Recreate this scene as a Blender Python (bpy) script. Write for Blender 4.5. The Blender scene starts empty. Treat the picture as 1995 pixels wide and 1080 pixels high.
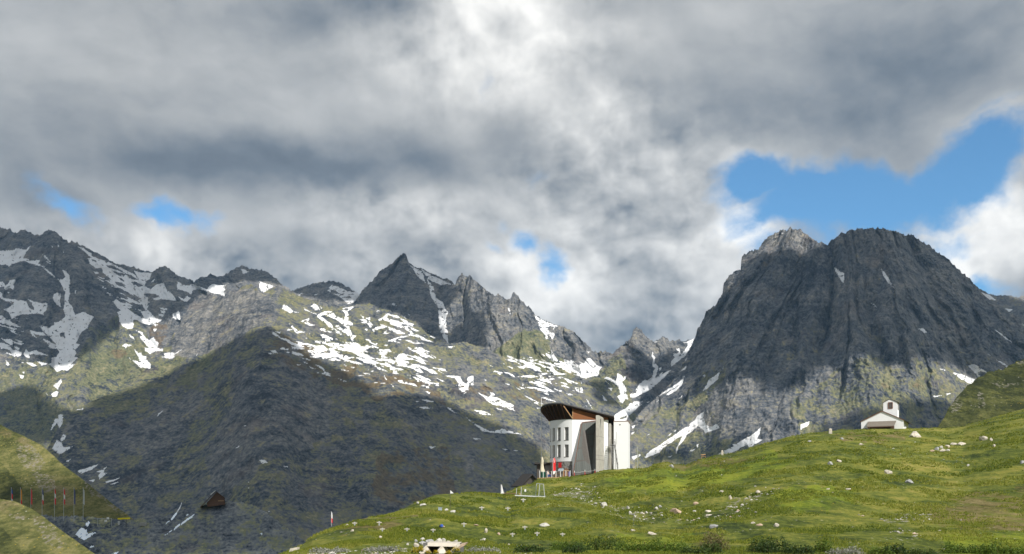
import bpy, bmesh, math, random
import numpy as np
from mathutils import Vector, Matrix

R = math.radians
random.seed(7)
rng = np.random.default_rng(11)
sc = bpy.context.scene
col = sc.collection

# ---------------------------------------------------------------- camera
F = 2000.0            # focal length in photograph pixels (photo is 1995 x 1080)
UC, VH = 997.5, 980.0  # image centre column, row of the true horizon
cam_d = bpy.data.cameras.new('camera')
cam_d.sensor_width = 36.0
cam_d.lens = 36.0 * F / 1995.0
cam_d.shift_y = (VH - 540.0) / 1995.0
cam_d.clip_start = 0.5
cam_d.clip_end = 60000
cam = bpy.data.objects.new('camera', cam_d)
col.objects.link(cam)
cam.location = (0, 0, 0)
cam.rotation_euler = (R(90), 0, 0)
sc.camera = cam

# ---------------------------------------------------------------- sun
SUN_AZ, SUN_EL = 35.0, 40.0      # degrees right of straight behind the camera / above the horizon
sdir = Vector((math.sin(R(SUN_AZ)) * math.cos(R(SUN_EL)), -math.cos(R(SUN_AZ)) * math.cos(R(SUN_EL)), math.sin(R(SUN_EL))))
sun_d = bpy.data.lights.new('sun', 'SUN')
sun_d.energy = 3.9
sun_d.angle = R(0.6)
sun_d.color = (1.0, 0.965, 0.905)
sun = bpy.data.objects.new('sun', sun_d)
col.objects.link(sun)
sun.rotation_euler = sdir.to_track_quat('Z', 'Y').to_euler()
sun.location = (60, -60, 120)

# ---------------------------------------------------------------- exposure
sc.view_settings.view_transform = 'Standard'
sc.view_settings.look = 'None'
sc.view_settings.gamma = 1.0
sc.view_settings.exposure = 0.42
sc.cycles.max_bounces = 6
sc.cycles.volume_bounces = 1
sc.cycles.use_adaptive_sampling = True
sc.cycles.adaptive_threshold = 0.01

# ---------------------------------------------------------------- world: blue sky and a broken deck of cloud
wd = bpy.data.worlds.new('World')
sc.world = wd
wd.use_nodes = True
wt = wd.node_tree
wt.nodes.clear()

class NT:
    """small helper to chain shader nodes"""
    def __init__(s, tree): s.t = tree
    def n(s, typ, **kw):
        nd = s.t.nodes.new(typ)
        for k, v in kw.items(): setattr(nd, k, v)
        return nd
    def set(s, sock, v):
        if hasattr(v, 'is_output'): s.t.links.new(v, sock)
        else: sock.default_value = v
    def m(s, op, a, b=0.0, c=None, clamp=False):
        nd = s.n('ShaderNodeMath', operation=op, use_clamp=clamp)
        s.set(nd.inputs[0], a); s.set(nd.inputs[1], b)
        if c is not None: s.set(nd.inputs[2], c)
        return nd.outputs[0]
    def v(s, op, a, b=(0, 0, 0)):
        nd = s.n('ShaderNodeVectorMath', operation=op)
        s.set(nd.inputs[0], a)
        if op == 'SCALE': s.set(nd.inputs['Scale'], b)
        else: s.set(nd.inputs[1], b)
        return nd.outputs['Value'] if op in ('LENGTH', 'DOT_PRODUCT', 'DISTANCE') else nd.outputs[0]
    def noise(s, vec, scale, detail=4.0, rough=0.5, dist=0.0, lac=2.0):
        nd = s.n('ShaderNodeTexNoise')
        s.set(nd.inputs['Vector'], vec)
        nd.inputs['Scale'].default_value = scale
        nd.inputs['Detail'].default_value = detail
        nd.inputs['Roughness'].default_value = rough
        nd.inputs['Distortion'].default_value = dist
        nd.inputs['Lacunarity'].default_value = lac
        return nd
    def step(s, x, a, b, lo=0.0, hi=1.0):
        nd = s.n('ShaderNodeMapRange', interpolation_type='SMOOTHSTEP')
        s.set(nd.inputs[0], x)
        for i, q in enumerate((a, b, lo, hi)): s.set(nd.inputs[1 + i], q)
        return nd.outputs[0]
    def mix(s, f, a, b, blend='MIX'):
        nd = s.n('ShaderNodeMix', data_type='RGBA', blend_type=blend)
        s.set(nd.inputs[0], f)
        s.set(nd.inputs[6], a if hasattr(a, 'is_output') else (*a[:3], 1))
        s.set(nd.inputs[7], b if hasattr(b, 'is_output') else (*b[:3], 1))
        return nd.outputs[2]
    def ramp(s, x, stops):
        nd = s.n('ShaderNodeValToRGB')
        e = nd.color_ramp.elements
        while len(e) < len(stops): e.new(0.5)
        for el, (p, c) in zip(e, stops):
            el.position = p; el.color = (*c[:3], 1)
        s.set(nd.inputs[0], x)
        return nd.outputs[0]

W = NT(wt)
tc = W.n('ShaderNodeTexCoord')
sep = W.n('ShaderNodeSeparateXYZ')
wt.links.new(tc.outputs['Generated'], sep.inputs[0])
az = W.m('ARCTAN2', sep.outputs[0], sep.outputs[1])
el = W.m('ARCSINE', sep.outputs[2])
comb = W.n('ShaderNodeCombineXYZ')
W.set(comb.inputs[0], az); W.set(comb.inputs[1], el)
P0 = comb.outputs[0]

def dirpix(u, v):
    x, z = (u - UC) / F, (VH - v) / F
    return math.atan2(x, 1.0), math.asin(z / math.sqrt(1 + x * x + z * z))

# billow the positions so that every cloud edge is ragged
wn1 = W.noise(P0, 5.0, 5.0, 0.55)
wv1 = W.v('SCALE', W.v('SUBTRACT', wn1.outputs['Color'], (0.5, 0.5, 0.5)), 0.13)
wn2 = W.noise(P0, 22.0, 5.0, 0.6)
wv2 = W.v('SCALE', W.v('SUBTRACT', wn2.outputs['Color'], (0.5, 0.5, 0.5)), 0.035)
PW = W.v('ADD', W.v('ADD', P0, wv1), wv2)

def blob(pw, u, v, ru, rv, rot=0.0):
    a, e = dirpix(u, v)
    mp = W.n('ShaderNodeMapping', vector_type='TEXTURE')
    W.set(mp.inputs['Vector'], pw)
    mp.inputs['Location'].default_value = (a, e, 0)
    mp.inputs['Rotation'].default_value = (0, 0, R(rot))
    mp.inputs['Scale'].default_value = (ru / F, rv / F, 1)
    d = W.v('LENGTH', mp.outputs[0])
    return W.step(d, 1.0, 0.0)

HOLES = [(1640, 395, 370, 125, 3, 1.2), (1770, 375, 260, 115, 4, 1.0), (1440, 365, 150, 85, 0, .95), (1880, 322, 170, 70, 10, .6),
         (1940, 325, 230, 115, 0, .95), (1965, 215, 130, 40, 12, .36), (1905, 560, 110, 55, 0, .7),
         (150, 418, 120, 42, -8, .5), (320, 440, 130, 46, -10, .62), (1085, 535, 70, 100, 0, .74), (1030, 475, 85, 65, 0, .6),
         (1137, 178, 70, 28, 0, .36), (1062, 345, 70, 44, 0, .34), (975, 435, 55, 50, 0, .36), (960, 505, 90, 34, 0, .34),
         (1560, 540, 200, 130, 0, .9), (1740, 470, 260, 60, 0, .8)]
BRIGHT = [(965, 30, 230, 170, 0, .34), (900, 110, 330, 130, 10, .2), (1010, 130, 160, 130, 0, .16), (800, 130, 220, 90, 0, .07),
          (1165, 240, 130, 110, 0, .24), (1140, 60, 200, 110, 0, .07), (1448, 460, 100, 75, -35, .5), (1410, 430, 90, 80, 0, .2), (1330, 470, 190, 150, 0, .09),
          (1015, 560, 170, 120, 20, .36), (1100, 615, 150, 90, 0, .32), (800, 412, 290, 85, 0, .22), (300, 490, 230, 100, 10, .22),
          (1950, 445, 190, 120, 20, .36), (1870, 515, 140, 90, 0, .3), (1270, 610, 260, 100, 0, .1), (1180, 520, 150, 120, 0, .12), (1460, 300, 260, 90, 0, .1), (1960, 235, 130, 60, 0, .16),
          (1040, 410, 160, 90, 0, .12), (930, 335, 110, 70, 0, .1), (450, 420, 260, 70, 0, .05), (1300, 20, 260, 80, 0, .05),
          (150, 60, 420, 150, 0, .05), (1390, 570, 110, 140, 0, .16), (1240, 330, 100, 80, 0, .12)]
DARK = [(640, 330, 560, 95, 2, -.21), (380, 345, 420, 110, 0, -.1), (1680, 170, 560, 210, 8, -.13), (1480, 220, 300, 120, 0, -.05), (720, 15, 330, 70, 0, -.13),
        (460, 30, 380, 70, 0, -.05), (1310, 385, 130, 75, 0, -.14), (60, 400, 200, 160, 0, -.11), (1190, 660, 200, 70, 0, -.11), (480, 510, 230, 80, 0, -.04),
        (640, 500, 300, 60, 0, -.06), (1290, 545, 150, 80, 0, -.09), (980, 60, 80, 30, 0, -.12), (1900, 30, 400, 130, 0, -.06), (180, 240, 420, 140, 0, -.03), (980, 300, 180, 90, 0, -.05)]

hole = None
for h in HOLES:
    x = W.m('MULTIPLY', blob(PW, *h[:5]), h[5])
    hole = x if hole is None else W.m('MAXIMUM', hole, x)
PS = W.v('ADD', P0, W.v('SCALE', wv1, 0.75))
tone = 0.37
for h in BRIGHT + DARK:
    tone = W.m('MULTIPLY_ADD', blob(PS, *h[:5]), h[5], tone)

# relief of the cloud: noise minus the same noise a step towards the sun, at three sizes
stretch = W.v('MULTIPLY', P0, (1.0, 1.5, 1.0))
stretch = W.v('ADD', stretch, W.v('SCALE', wv1, 0.6))
def relief(scale, off, detail, rough):
    a = W.noise(stretch, scale, detail, rough).outputs[0]
    b = W.noise(W.v('ADD', stretch, off), scale, detail, rough).outputs[0]
    return W.m('SUBTRACT', a, b), a
r1, n1 = relief(7.0, (0.014, 0.03, 0), 6.0, 0.5)
r2, n2 = relief(19.0, (0.006, 0.012, 0), 6.0, 0.55)
r3, n3 = relief(48.0, (0.003, 0.005, 0), 5.0, 0.6)
def vor(vec, scale, detail=3.0):
    nd = W.n('ShaderNodeTexVoronoi', feature='SMOOTH_F1', voronoi_dimensions='2D', normalize=True)
    W.set(nd.inputs['Vector'], vec)
    nd.inputs['Scale'].default_value = scale; nd.inputs['Detail'].default_value = detail
    nd.inputs['Roughness'].default_value = .55; nd.inputs['Smoothness'].default_value = .35
    return W.m('SUBTRACT', 1.0, nd.outputs['Distance'])
pv_ = W.v('ADD', W.v('MULTIPLY', P0, (1.0, 1.15, 1.0)), W.v('ADD', W.v('SCALE', wv1, 0.35), W.v('SCALE', wv2, 0.5)))
b1 = vor(pv_, 9.5); b1o = vor(W.v('ADD', pv_, (0.012, 0.026, 0)), 9.5)
b2 = vor(pv_, 22.0); b2o = vor(W.v('ADD', pv_, (0.006, 0.011, 0)), 22.0)
# heaped clouds low over the peaks, a smooth deck above
HEAP = [(1000, 600, 900, 230, 0, 1.0), (300, 520, 500, 120, 0, .8), (1930, 460, 260, 170, 0, 1.0), (1250, 420, 420, 260, 0, 1.0), (960, 90, 420, 200, 0, .75), (1160, 240, 220, 130, 0, .8), (780, 420, 360, 90, 0, .7)]
heap = None
for h in HEAP:
    x = W.m('MULTIPLY', blob(P0, *h[:5]), h[5])
    heap = x if heap is None else W.m('MAXIMUM', heap, x)
heap = W.m('MINIMUM', W.m('MULTIPLY', heap, 1.6), 1.0)
fine = W.noise(stretch, 15.0, 8.0, 0.62).outputs[0]
edge = W.m('MULTIPLY', W.m('SUBTRACT', fine, 0.5), 1.3)
edge = W.m('MULTIPLY_ADD', W.m('MULTIPLY', W.m('SUBTRACT', W.m('MULTIPLY_ADD', b2, .5, b1), .95), heap), .8, edge)
cover = W.m('ADD', W.m('SUBTRACT', 0.98, W.m('MULTIPLY', hole, 1.22)), edge)
cloud = W.step(cover, 0.08, 0.80)
tone = W.m('MULTIPLY_ADD', W.m('SUBTRACT', n1, 0.5), 0.18, tone)
tone = W.m('MULTIPLY_ADD', r1, 0.30, tone)
tone = W.m('MULTIPLY_ADD', r2, W.m('MULTIPLY_ADD', heap, .06, .14), tone)
tone = W.m('MULTIPLY_ADD', W.m('MULTIPLY', r3, heap), 0.10, tone)
lit_ = W.m('ADD', W.m('MULTIPLY', W.m('SUBTRACT', b1, b1o), .85), W.m('MULTIPLY', W.m('SUBTRACT', b2, b2o), .50))
tone = W.m('MULTIPLY_ADD', W.m('MULTIPLY', lit_, heap), 1.0, tone)
tone = W.m('MULTIPLY_ADD', W.m('MULTIPLY', W.m('SUBTRACT', b1, .62), heap), .34, tone)
# thin cloud edges are lit through
tone = W.m('MULTIPLY_ADD', W.m('MULTIPLY', W.step(cover, 1.0, .35), heap), .10, tone)
ccol = W.ramp(tone, [(0.0, (0.07, 0.09, 0.12)), (0.16, (0.15, 0.18, 0.215)), (0.36, (0.345, 0.36, 0.372)), (0.6, (0.56, 0.565, 0.56)), (0.95, (0.9, 0.89, 0.86))])

sky = W.n('ShaderNodeTexSky', sky_type='NISHITA')
sky.sun_disc = False
sky.sun_elevation = R(SUN_EL)
sky.sun_rotation = R(180 - SUN_AZ)
sky.altitude = 2000
sky.air_density = 1.0
sky.dust_density = 0.2
sky.ozone_density = 3.0
skyc = W.mix(1.0, sky.outputs[0], (0.62, 0.95, 1.0), 'MULTIPLY')
bg1 = W.n('ShaderNodeBackground'); wt.links.new(skyc, bg1.inputs[0]); bg1.inputs[1].default_value = 0.122
bg2 = W.n('ShaderNodeBackground'); wt.links.new(ccol, bg2.inputs[0]); bg2.inputs[1].default_value = 0.95
mxs = W.n('ShaderNodeMixShader')
wt.links.new(cloud, mxs.inputs[0]); wt.links.new(bg1.outputs[0], mxs.inputs[1]); wt.links.new(bg2.outputs[0], mxs.inputs[2])
wo = W.n('ShaderNodeOutputWorld'); wt.links.new(mxs.outputs[0], wo.inputs[0])
wd.cycles.sampling_method = 'MANUAL'
wd.cycles.sample_map_resolution = 512

# ---------------------------------------------------------------- noise for the land forms
def _hash(ix, iy, seed):
    h = (ix.astype(np.int64) * 374761393 + iy.astype(np.int64) * 668265263 + seed * 974634777) & 0xffffffff
    h = ((h ^ (h >> 13)) * 1274126177) & 0xffffffff
    h = ((h ^ (h >> 16)) * 2246822519) & 0xffffffff
    return (h ^ (h >> 15)) & 0xffffffff

def perlin(x, y, seed=0):
    x = np.asarray(x, float); y = np.asarray(y, float)
    ix = np.floor(x); iy = np.floor(y)
    fx = x - ix; fy = y - iy
    u = fx * fx * fx * (fx * (fx * 6 - 15) + 10); v = fy * fy * fy * (fy * (fy * 6 - 15) + 10)
    def g(dx, dy):
        a = _hash(ix + dx, iy + dy, seed) * (2 * math.pi / 4294967296.0)
        return np.cos(a) * (fx - dx) + np.sin(a) * (fy - dy)
    n0 = g(0, 0) * (1 - u) + g(1, 0) * u
    n1 = g(0, 1) * (1 - u) + g(1, 1) * u
    return (n0 * (1 - v) + n1 * v) * 1.5

def fbm(x, y, seed=0, octv=5, gain=0.5):
    s = 0; a = 1.0; t = 0
    for i in range(octv):
        s = s + a * perlin(x * 2 ** i, y * 2 ** i, seed + i * 17); t += a; a *= gain
    return s / t

def ridged(x, y, seed=0, octv=4, gain=0.5):
    s = 0; a = 1.0; t = 0
    for i in range(octv):
        s = s + a * (1 - np.abs(perlin(x * 2 ** i, y * 2 ** i, seed + i * 31)) * 1.6); t += a; a *= gain
    return s / t

def smooth(x, a, b):
    t = np.clip((x - a) / (b - a), 0, 1)
    return t * t * (3 - 2 * t)

def in_poly(px, py, poly):
    """even-odd test of many points, limited to the polygon's box"""
    poly = np.asarray(poly, float)
    out = np.zeros(px.shape, bool)
    sel = (px >= poly[:, 0].min()) & (px <= poly[:, 0].max()) & (py >= poly[:, 1].min()) & (py <= poly[:, 1].max())
    if not sel.any(): return out
    x = px[sel]; y = py[sel]; c = np.zeros(x.shape, bool)
    n = len(poly)
    for i in range(n):
        x1, y1 = poly[i]; x2, y2 = poly[i - 1]
        if y1 == y2: continue
        c ^= ((y1 > y) != (y2 > y)) & (x < (x2 - x1) * (y - y1) / (y2 - y1) + x1)
    out[sel] = c
    return out

def poly_soft(px, py, polys):
    m = np.zeros(px.shape)
    for p in polys: m = np.maximum(m, in_poly(px, py, p).astype(float))
    return m

def parse(s):
    """ 'x,y x,y ...' lines -> list of point lists """
    return [[tuple(float(q) for q in p.split(',')) for p in ln.split()] for ln in s.strip().split('\n') if ln.strip()]

def from_crop(ox, oy, k, s):
    return [[(ox + x / k, oy + y / k) for x, y in p] for p in parse(s)]

def at(u, v, D):
    """point seen at photo pixel (u, v) at forward distance D"""
    return np.array([(u - UC) / F * D, D, (VH - v) / F * D])

# ---------------------------------------------------------------- snow fields (outlines on the slopes)
SNOW = []
SNOW += from_crop(0, 440, 5.4, """
0,262 60,258 130,262 180,235 220,245 270,255 300,225 322,212 310,235 270,290 240,345 300,350 310,345 295,370 350,370 415,358 425,375 400,395 440,420 500,435 440,430 380,415 310,390 250,370 200,380 120,405 95,428 60,405 15,415 -40,370 -40,262
440,425 470,445 530,490 590,548 570,540 500,490
655,465 700,480 730,530 738,600 725,650 738,710 715,800 765,860 778,940 800,960 760,1000 690,965 670,880 680,800 685,700 655,635 610,560 660,565 685,540
565,720 600,705 640,715 630,800 640,855 600,835 555,765
40,880 100,860 160,795 225,780 280,800 300,860 350,890 360,860 290,770 350,795 440,815 500,815 490,880 455,940 400,920 300,935 230,930 150,960 125,978 90,910
-40,595 30,590 60,630 85,610 105,570 165,565 145,620 145,672 95,655 50,678 45,645 -40,640
-20,700 15,705 25,750 90,795 70,800 -20,740
-40,935 0,935 50,990 110,1005 180,1045 235,1070 150,1060 60,1040 -40,1000
815,218 880,235 905,260 960,290 970,320 1040,350 1120,375 1180,395 1250,430 1330,470 1404,510 1404,735 1340,700 1250,650 1180,600 1100,575 1170,570 1160,550 1215,545 1180,510 1130,500 1060,440 1010,450 950,400 920,340 970,340 930,310 880,265
990,480 1040,490 1035,508 1000,505
450,305 480,320 535,380 520,375 470,335
455,355 500,375 550,415 520,400
605,195 625,200 625,230 610,222
530,200 565,225 555,232
650,250 680,285 670,285
1020,548 1060,565 1100,592 1070,588
795,675 803,680 793,720 787,712
1185,800 1220,775 1290,830 1350,890 1404,920 1404,1080 1340,1080 1290,1060 1255,1000 1275,970 1235,910 1270,890
""")
SNOW += from_crop(0, 600, 5.4, """
690,90 620,150 570,150 565,185 500,215 490,195 420,190 450,240 510,295 560,350 600,400 610,440 625,470 600,510 545,525 545,580 510,590 560,630 605,675 650,655 715,660 800,585 770,590 740,600 820,525 780,515 800,480 790,440 845,385 800,375 840,290 860,250 920,215 940,160 990,95 960,80 870,40 790,80 765,0 680,0
-40,150 50,165 110,195 170,180 120,150 60,120 20,80 -40,70
315,235 400,255 450,260 490,290 430,290 380,280 350,270 385,315 340,295
440,320 500,340 540,365 590,390 610,430 540,430 510,420 520,390 480,360
-40,360 50,375 90,390 110,420 150,450 170,440 230,470 215,510 150,515 100,490 50,470 120,480 100,440 40,430 -40,410
20,330 100,325 140,350 210,370 260,380 220,390 150,370 110,390 60,360
270,430 300,465 380,445 435,470 505,500 430,495 340,490 310,490 320,530 260,510 250,480
265,568 330,575 390,610 355,620 300,595
385,560 450,575 520,590 440,610
60,555 105,595 80,610 55,595 75,580
200,700 250,715 245,745 225,745
232,675 258,675 250,695
640,740 650,780 620,830 610,860 565,825 570,800 610,790
540,910 590,870 610,885 600,935 560,935
475,890 510,920 500,922
785,1075 880,1055 870,1075
1290,400 1310,375 1385,395 1330,405 1320,425
1240,45 1300,50 1404,130 1404,190 1370,220 1320,205 1260,150
1358,280 1404,305 1404,322 1370,300
215,565 255,575 240,585
""")
SNOW += from_crop(200, 520, 5.4, """
90,0 190,0 260,50 330,80 380,130 430,190 470,150 440,200 500,240 560,190 640,170 680,250 740,290 775,355 690,350 620,340 560,350 510,335 600,320 590,290 480,280 430,290 480,330 470,410 430,410 365,355 410,340 330,290 290,270 200,220 170,205 90,130 0,60 0,10 60,20
330,40 400,60 520,65 490,130 460,150 430,190 380,130
785,155 850,190 910,200 940,180 1000,205 1100,235 1130,195 1160,180 1210,195 1290,195 1285,310 1210,285 1150,275 1100,255 1040,245 990,235 950,250 930,290 900,270 820,240 785,235
790,310 850,340 890,305 925,330 880,370 830,350
105,370 140,340 200,380 240,420 300,470 380,520 440,540 400,470 450,480 520,500 560,540 625,560 590,585 500,610 440,600 350,560 270,540 230,530 330,600 290,620 300,650 260,655 175,580 190,530 155,480 190,460
420,410 480,410 470,450 500,480 520,510 440,520 400,470 450,460
735,495 800,465 815,510 810,565 740,545
530,655 570,650 560,680 545,680
335,660 420,690 440,740 490,770 540,740 560,780 590,795 575,855 640,865 630,890 560,885 500,920 450,885 440,850 490,855 420,780 390,735 420,720 380,690
640,910 720,900 760,910 835,870 800,900 740,930 765,945 730,968 610,950 660,940
330,865 380,910 400,900 420,935 460,940 460,975 510,1030 505,1070 400,1065 350,1020 315,985 345,985 400,1010 370,940
275,710 350,768 290,740
205,835 235,810 305,835 260,835 245,860
975,935 1000,910 995,925
275,950 310,985 290,975
510,165 550,120 540,160
""")
SNOW += from_crop(520, 570, 5.4, """
165,135 190,130 240,160 270,195 345,212 240,215 165,170
455,140 500,120 540,140 550,180 520,190 480,170
565,150 590,175 570,168
770,190 800,165 860,155 930,145 890,175 850,200 870,260 860,290 910,330 900,370 880,400 900,450 945,455 915,480 905,520 890,510 880,470 820,430 790,400 750,385 680,390 640,350 610,320 560,280 520,240 470,210 400,190 385,160 450,200 540,235 610,195 690,200 720,240 770,270 820,275 825,230 800,200
360,300 440,270 450,290 420,310 510,350 450,350 400,325
235,330 255,335 300,385 410,420 320,428 280,410 215,400 220,385 280,395
55,405 90,430 150,470 200,480 260,520 340,550 400,575 340,575 270,555 200,510 130,480 60,440
90,410 145,415 140,435 100,420
410,570 470,555 470,570
615,545 680,530 780,535 820,545 790,510 830,540 900,545 920,570 1000,570 1105,565 1050,600 1010,625 1030,650 1100,690 1200,690 1290,700 1404,740 1404,765 1280,740 1180,720 1130,720 1160,780 1200,800 1280,835 1200,815 1150,780 1100,720 1030,690 960,670 900,630 830,615 760,590 700,565
415,600 480,570 600,555 620,580 720,590 700,610 760,650 860,670 930,680 860,700 780,690 700,670 740,700 810,725 690,715 600,700 530,690 450,680 520,660 500,630 430,610
360,690 430,700 490,720 420,712
390,730 435,730 430,748 395,745
310,755 360,745 350,765 320,770
435,775 520,805 470,800
505,760 550,770 600,800 620,835 690,865 650,860 670,885 640,875 590,860 500,840 600,850 600,825
765,800 870,830 800,825
870,780 930,785 910,800
800,750 850,780 820,770
1010,845 1105,860 1030,860
960,870 1030,875 980,880
1115,940 1265,955 1130,950
1060,810 1140,832 1090,832
725,895 790,920 855,940 800,935
135,580 220,590 225,605 150,600
265,570 350,580 330,605 265,595
35,610 90,610 120,640 60,630
20,640 75,640 30,652
1135,210 1170,190 1195,195 1190,220
965,285 1010,270 985,235 1030,270 1090,260 1080,300 1130,355 1085,370 1060,330 980,315 1030,300
1165,290 1240,250 1250,225 1300,225 1260,250 1260,280 1350,300 1404,320 1404,360 1320,340 1280,300 1200,300
1100,400 1150,365 1230,350 1310,370 1404,400 1404,415 1330,400 1250,370 1180,385 1130,415
1215,435 1260,400 1300,415 1260,440
1255,510 1340,485 1404,465 1404,480 1345,505 1404,530 1330,520
1115,540 1150,530 1180,545 1140,552
1220,550 1280,550 1260,562
1180,595 1290,600 1330,635 1240,640 1180,640 1200,620
1010,390 1060,385 1050,402
1225,860 1270,920 1260,925
1290,950 1335,995 1320,990
730,415 800,450 780,450
400,480 430,475 420,490
430,430 475,420 450,440
""")
SNOW += from_crop(740, 600, 5.4, """
0,130 40,110 60,60 110,60 80,80 75,110 130,125 210,145 250,190 300,190 420,245 390,250 300,215 350,265 420,290 500,340 440,345 380,305 320,290 250,310 150,335 205,370 130,355 65,350 170,315 290,290 330,270 250,210 190,200 120,175 60,130 0,140
205,105 270,130 300,155 360,170 350,195 290,180 250,150
0,190 60,185 160,235 110,235 60,205 0,205
30,275 80,240 110,255 60,275
160,235 240,250 190,255
260,385 330,425 440,415 480,460 560,500 640,560 590,530 520,480 460,500 380,470 330,450
0,440 60,435 160,475 90,480 0,475
0,530 80,535 160,560 200,490 330,530 370,500 440,530 490,600 430,580 350,545 220,550 260,590 400,600 470,620 560,650 610,695 540,690 470,650 400,620 465,690 400,665 330,640 250,610 180,590 100,580 0,550
60,570 150,625 260,650 200,660 170,690 120,660
0,580 50,625 20,620
0,640 95,675 40,665
280,700 340,715 430,755 490,755 540,790 620,790 615,805 530,800 510,850 430,815 490,820 470,785 400,775 350,730
150,735 240,760 300,790 370,800 400,830 330,810 210,790 180,760
475,875 530,890 520,905
565,630 640,670 690,715 800,715 850,720 870,780 910,800 930,770 905,735 990,715 980,760 990,815 930,815 940,860 885,905 820,845 830,800 790,740 700,720
1020,880 1080,915 1170,945 1160,885 1210,920 1280,970 1404,1020 1404,1075 1300,1030 1210,1020 1150,960
1135,585 1195,620 1170,612
1090,745 1125,765 1110,770
1310,795 1365,800 1360,815
600,740 690,775 660,775
400,1045 480,1040 560,1055 500,1065
445,965 520,970 600,990 480,990
360,975 420,990 390,990
705,405 790,405 740,425
600,0 640,0 690,45 720,35 700,100 700,175 680,180 650,100 630,30
630,80 650,110 690,190 720,260 718,375 670,320 640,250 620,180
0,785 80,790 0,797
40,700 80,765 50,730
105,790 145,830 125,815
1345,0 1365,0 1380,60 1370,75
35,390 80,385 90,398
705,1045 760,1065 740,1075
235,85 300,120 270,110
""")
SNOW += from_crop(400, 480, 2.842, """
1135,105 1200,140 1220,205 1170,160
1195,125 1250,160 1320,190 1375,215 1300,215 1230,180
1230,180 1265,230 1275,285 1315,310 1340,360 1330,420 1345,530 1295,440 1290,340 1250,280
672,245 700,215 740,225 790,250 865,245 850,275 822,310 790,318 750,285
300,195 380,220 320,260 300,230
600,270 630,260 615,272
195,122 240,140 210,155
500,265 545,258 520,275
""")
SNOW += from_crop(960, 600, 5.4, """
440,84 480,105 560,145 640,175 690,192 650,215 635,240 650,200 600,190 580,215 600,250 650,265 640,340 600,295 575,265 580,310 605,355 550,315 555,290 495,225 485,165
555,485 580,460 620,480 615,405 630,460 655,510 690,550 750,575 755,540 795,560 830,545 900,605 920,600 910,565 960,585 985,540 1020,525 1060,565 1110,615 1150,620 1120,660 1110,715 1050,720 970,745 880,710 800,680 740,650 720,610 650,590 600,540
370,520 410,515 450,545 490,550 440,555 400,570 420,545
300,625 330,600 400,595 460,640 400,635 350,625 310,640
465,695 560,685 610,690 540,650 600,660 620,600 660,660 720,690 800,690 730,705 650,705 620,690 540,705
245,725 370,705 490,725 380,735 290,728
460,755 540,750 590,740 580,720 640,720 650,755 570,760 660,830 600,795 540,765
390,770 480,785 560,830 660,890 600,875 500,820 430,795
340,832 430,835 510,850 595,895 500,865 420,850 350,845
310,910 400,950 490,1000 400,965
490,935 600,960 690,995 590,970
0,905 50,950 130,990 200,1030 230,1080 170,1060 100,1030 0,1000
120,795 185,815 150,805
185,770 240,768 210,780
860,840 890,840 940,840 950,895 920,895 880,870
980,945 1010,985 1055,1070 1030,1040
1150,910 1170,940 1210,980 1170,975
1165,740 1210,725 1300,770 1310,690 1350,700 1360,740 1404,720 1404,740 1350,790 1404,860 1400,890 1380,870 1390,930 1404,940 1370,1005 1310,980 1350,980 1310,935 1345,925 1340,870 1290,790
1185,765 1245,820 1215,800
1210,840 1255,845 1250,875
750,740 820,765 830,800 790,780
230,830 310,868 280,862
270,825 340,850 310,850
985,455 1025,465 1010,475
640,625 720,660 690,655
515,545 570,560 560,567
30,1045 110,1080 60,1075
920,770 940,800 930,800
450,1045 510,1055 470,1060
515,485 550,505 535,507
""")
SNOW += from_crop(1180, 640, 5.4, """
490,235 500,280 520,310 515,370 545,385 555,430 520,520 600,480 650,450 690,440 600,530 500,620 430,670 360,695 330,725 260,725 250,695 320,680 320,640 350,590 420,535 440,550 490,510 500,460 520,420 490,400 500,330 487,290
805,152 850,145 933,105 915,160 870,230 840,290 790,320 740,370 690,400 690,345 720,310 710,260 750,270 770,250 740,215 775,210 780,245 800,270 840,215 870,180 860,155
790,450 830,405 850,395 845,430
510,740 600,680 700,610 820,530 800,600 720,670 660,705 630,690 700,650 800,590 720,630 620,680
1020,660 1060,600 1090,540 1160,490 1205,450 1180,520 1190,525 1130,580 1070,630
1020,490 1040,485 1060,505 1035,510
500,138 550,138 520,150
560,415 590,410 570,455
560,485 605,460 590,500 565,510
0,515 50,520 110,560 120,500 130,470 165,490 180,510 220,505 170,560 220,640 185,665 230,700 240,750 190,740 160,780 150,765 120,715 160,700 140,620 60,550
20,990 60,940 110,900 230,830 250,795 300,770 390,765 370,790 390,805 340,830 280,890 240,920 200,990
760,745 800,705 805,720
530,770 560,745 540,770
430,780 470,765 440,790
270,1030 320,1015 290,1050
830,335 855,318 845,335
1225,415 1250,405 1235,425
805,515 830,505 820,518
""")
SNOW += from_crop(1210, 720, 5.4, """
245,920 300,860 400,800 500,730 600,660 690,600 760,550 800,490 870,445 865,510 890,580 930,610 1000,575 1020,590 1040,620 970,640 890,670 860,630 810,595 760,640 700,680 660,750 610,800 580,890 570,860 600,800 640,700 600,720 530,770 450,820 410,870 330,905 260,935
990,910 1050,870 1150,830 1250,760 1390,680 1440,640 1478,605 1450,690 1430,735 1495,735 1430,780 1350,820 1330,790 1250,830 1180,870 1100,900
480,705 530,670 520,690
555,650 590,630 570,655
1175,785 1215,785 1185,805
105,615 155,585 130,620
105,665 150,650 110,690
110,920 200,890 210,905 130,950
710,855 780,835 750,860
490,920 550,900 520,925
270,695 310,670 290,690
790,790 815,785 810,825
""")
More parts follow.
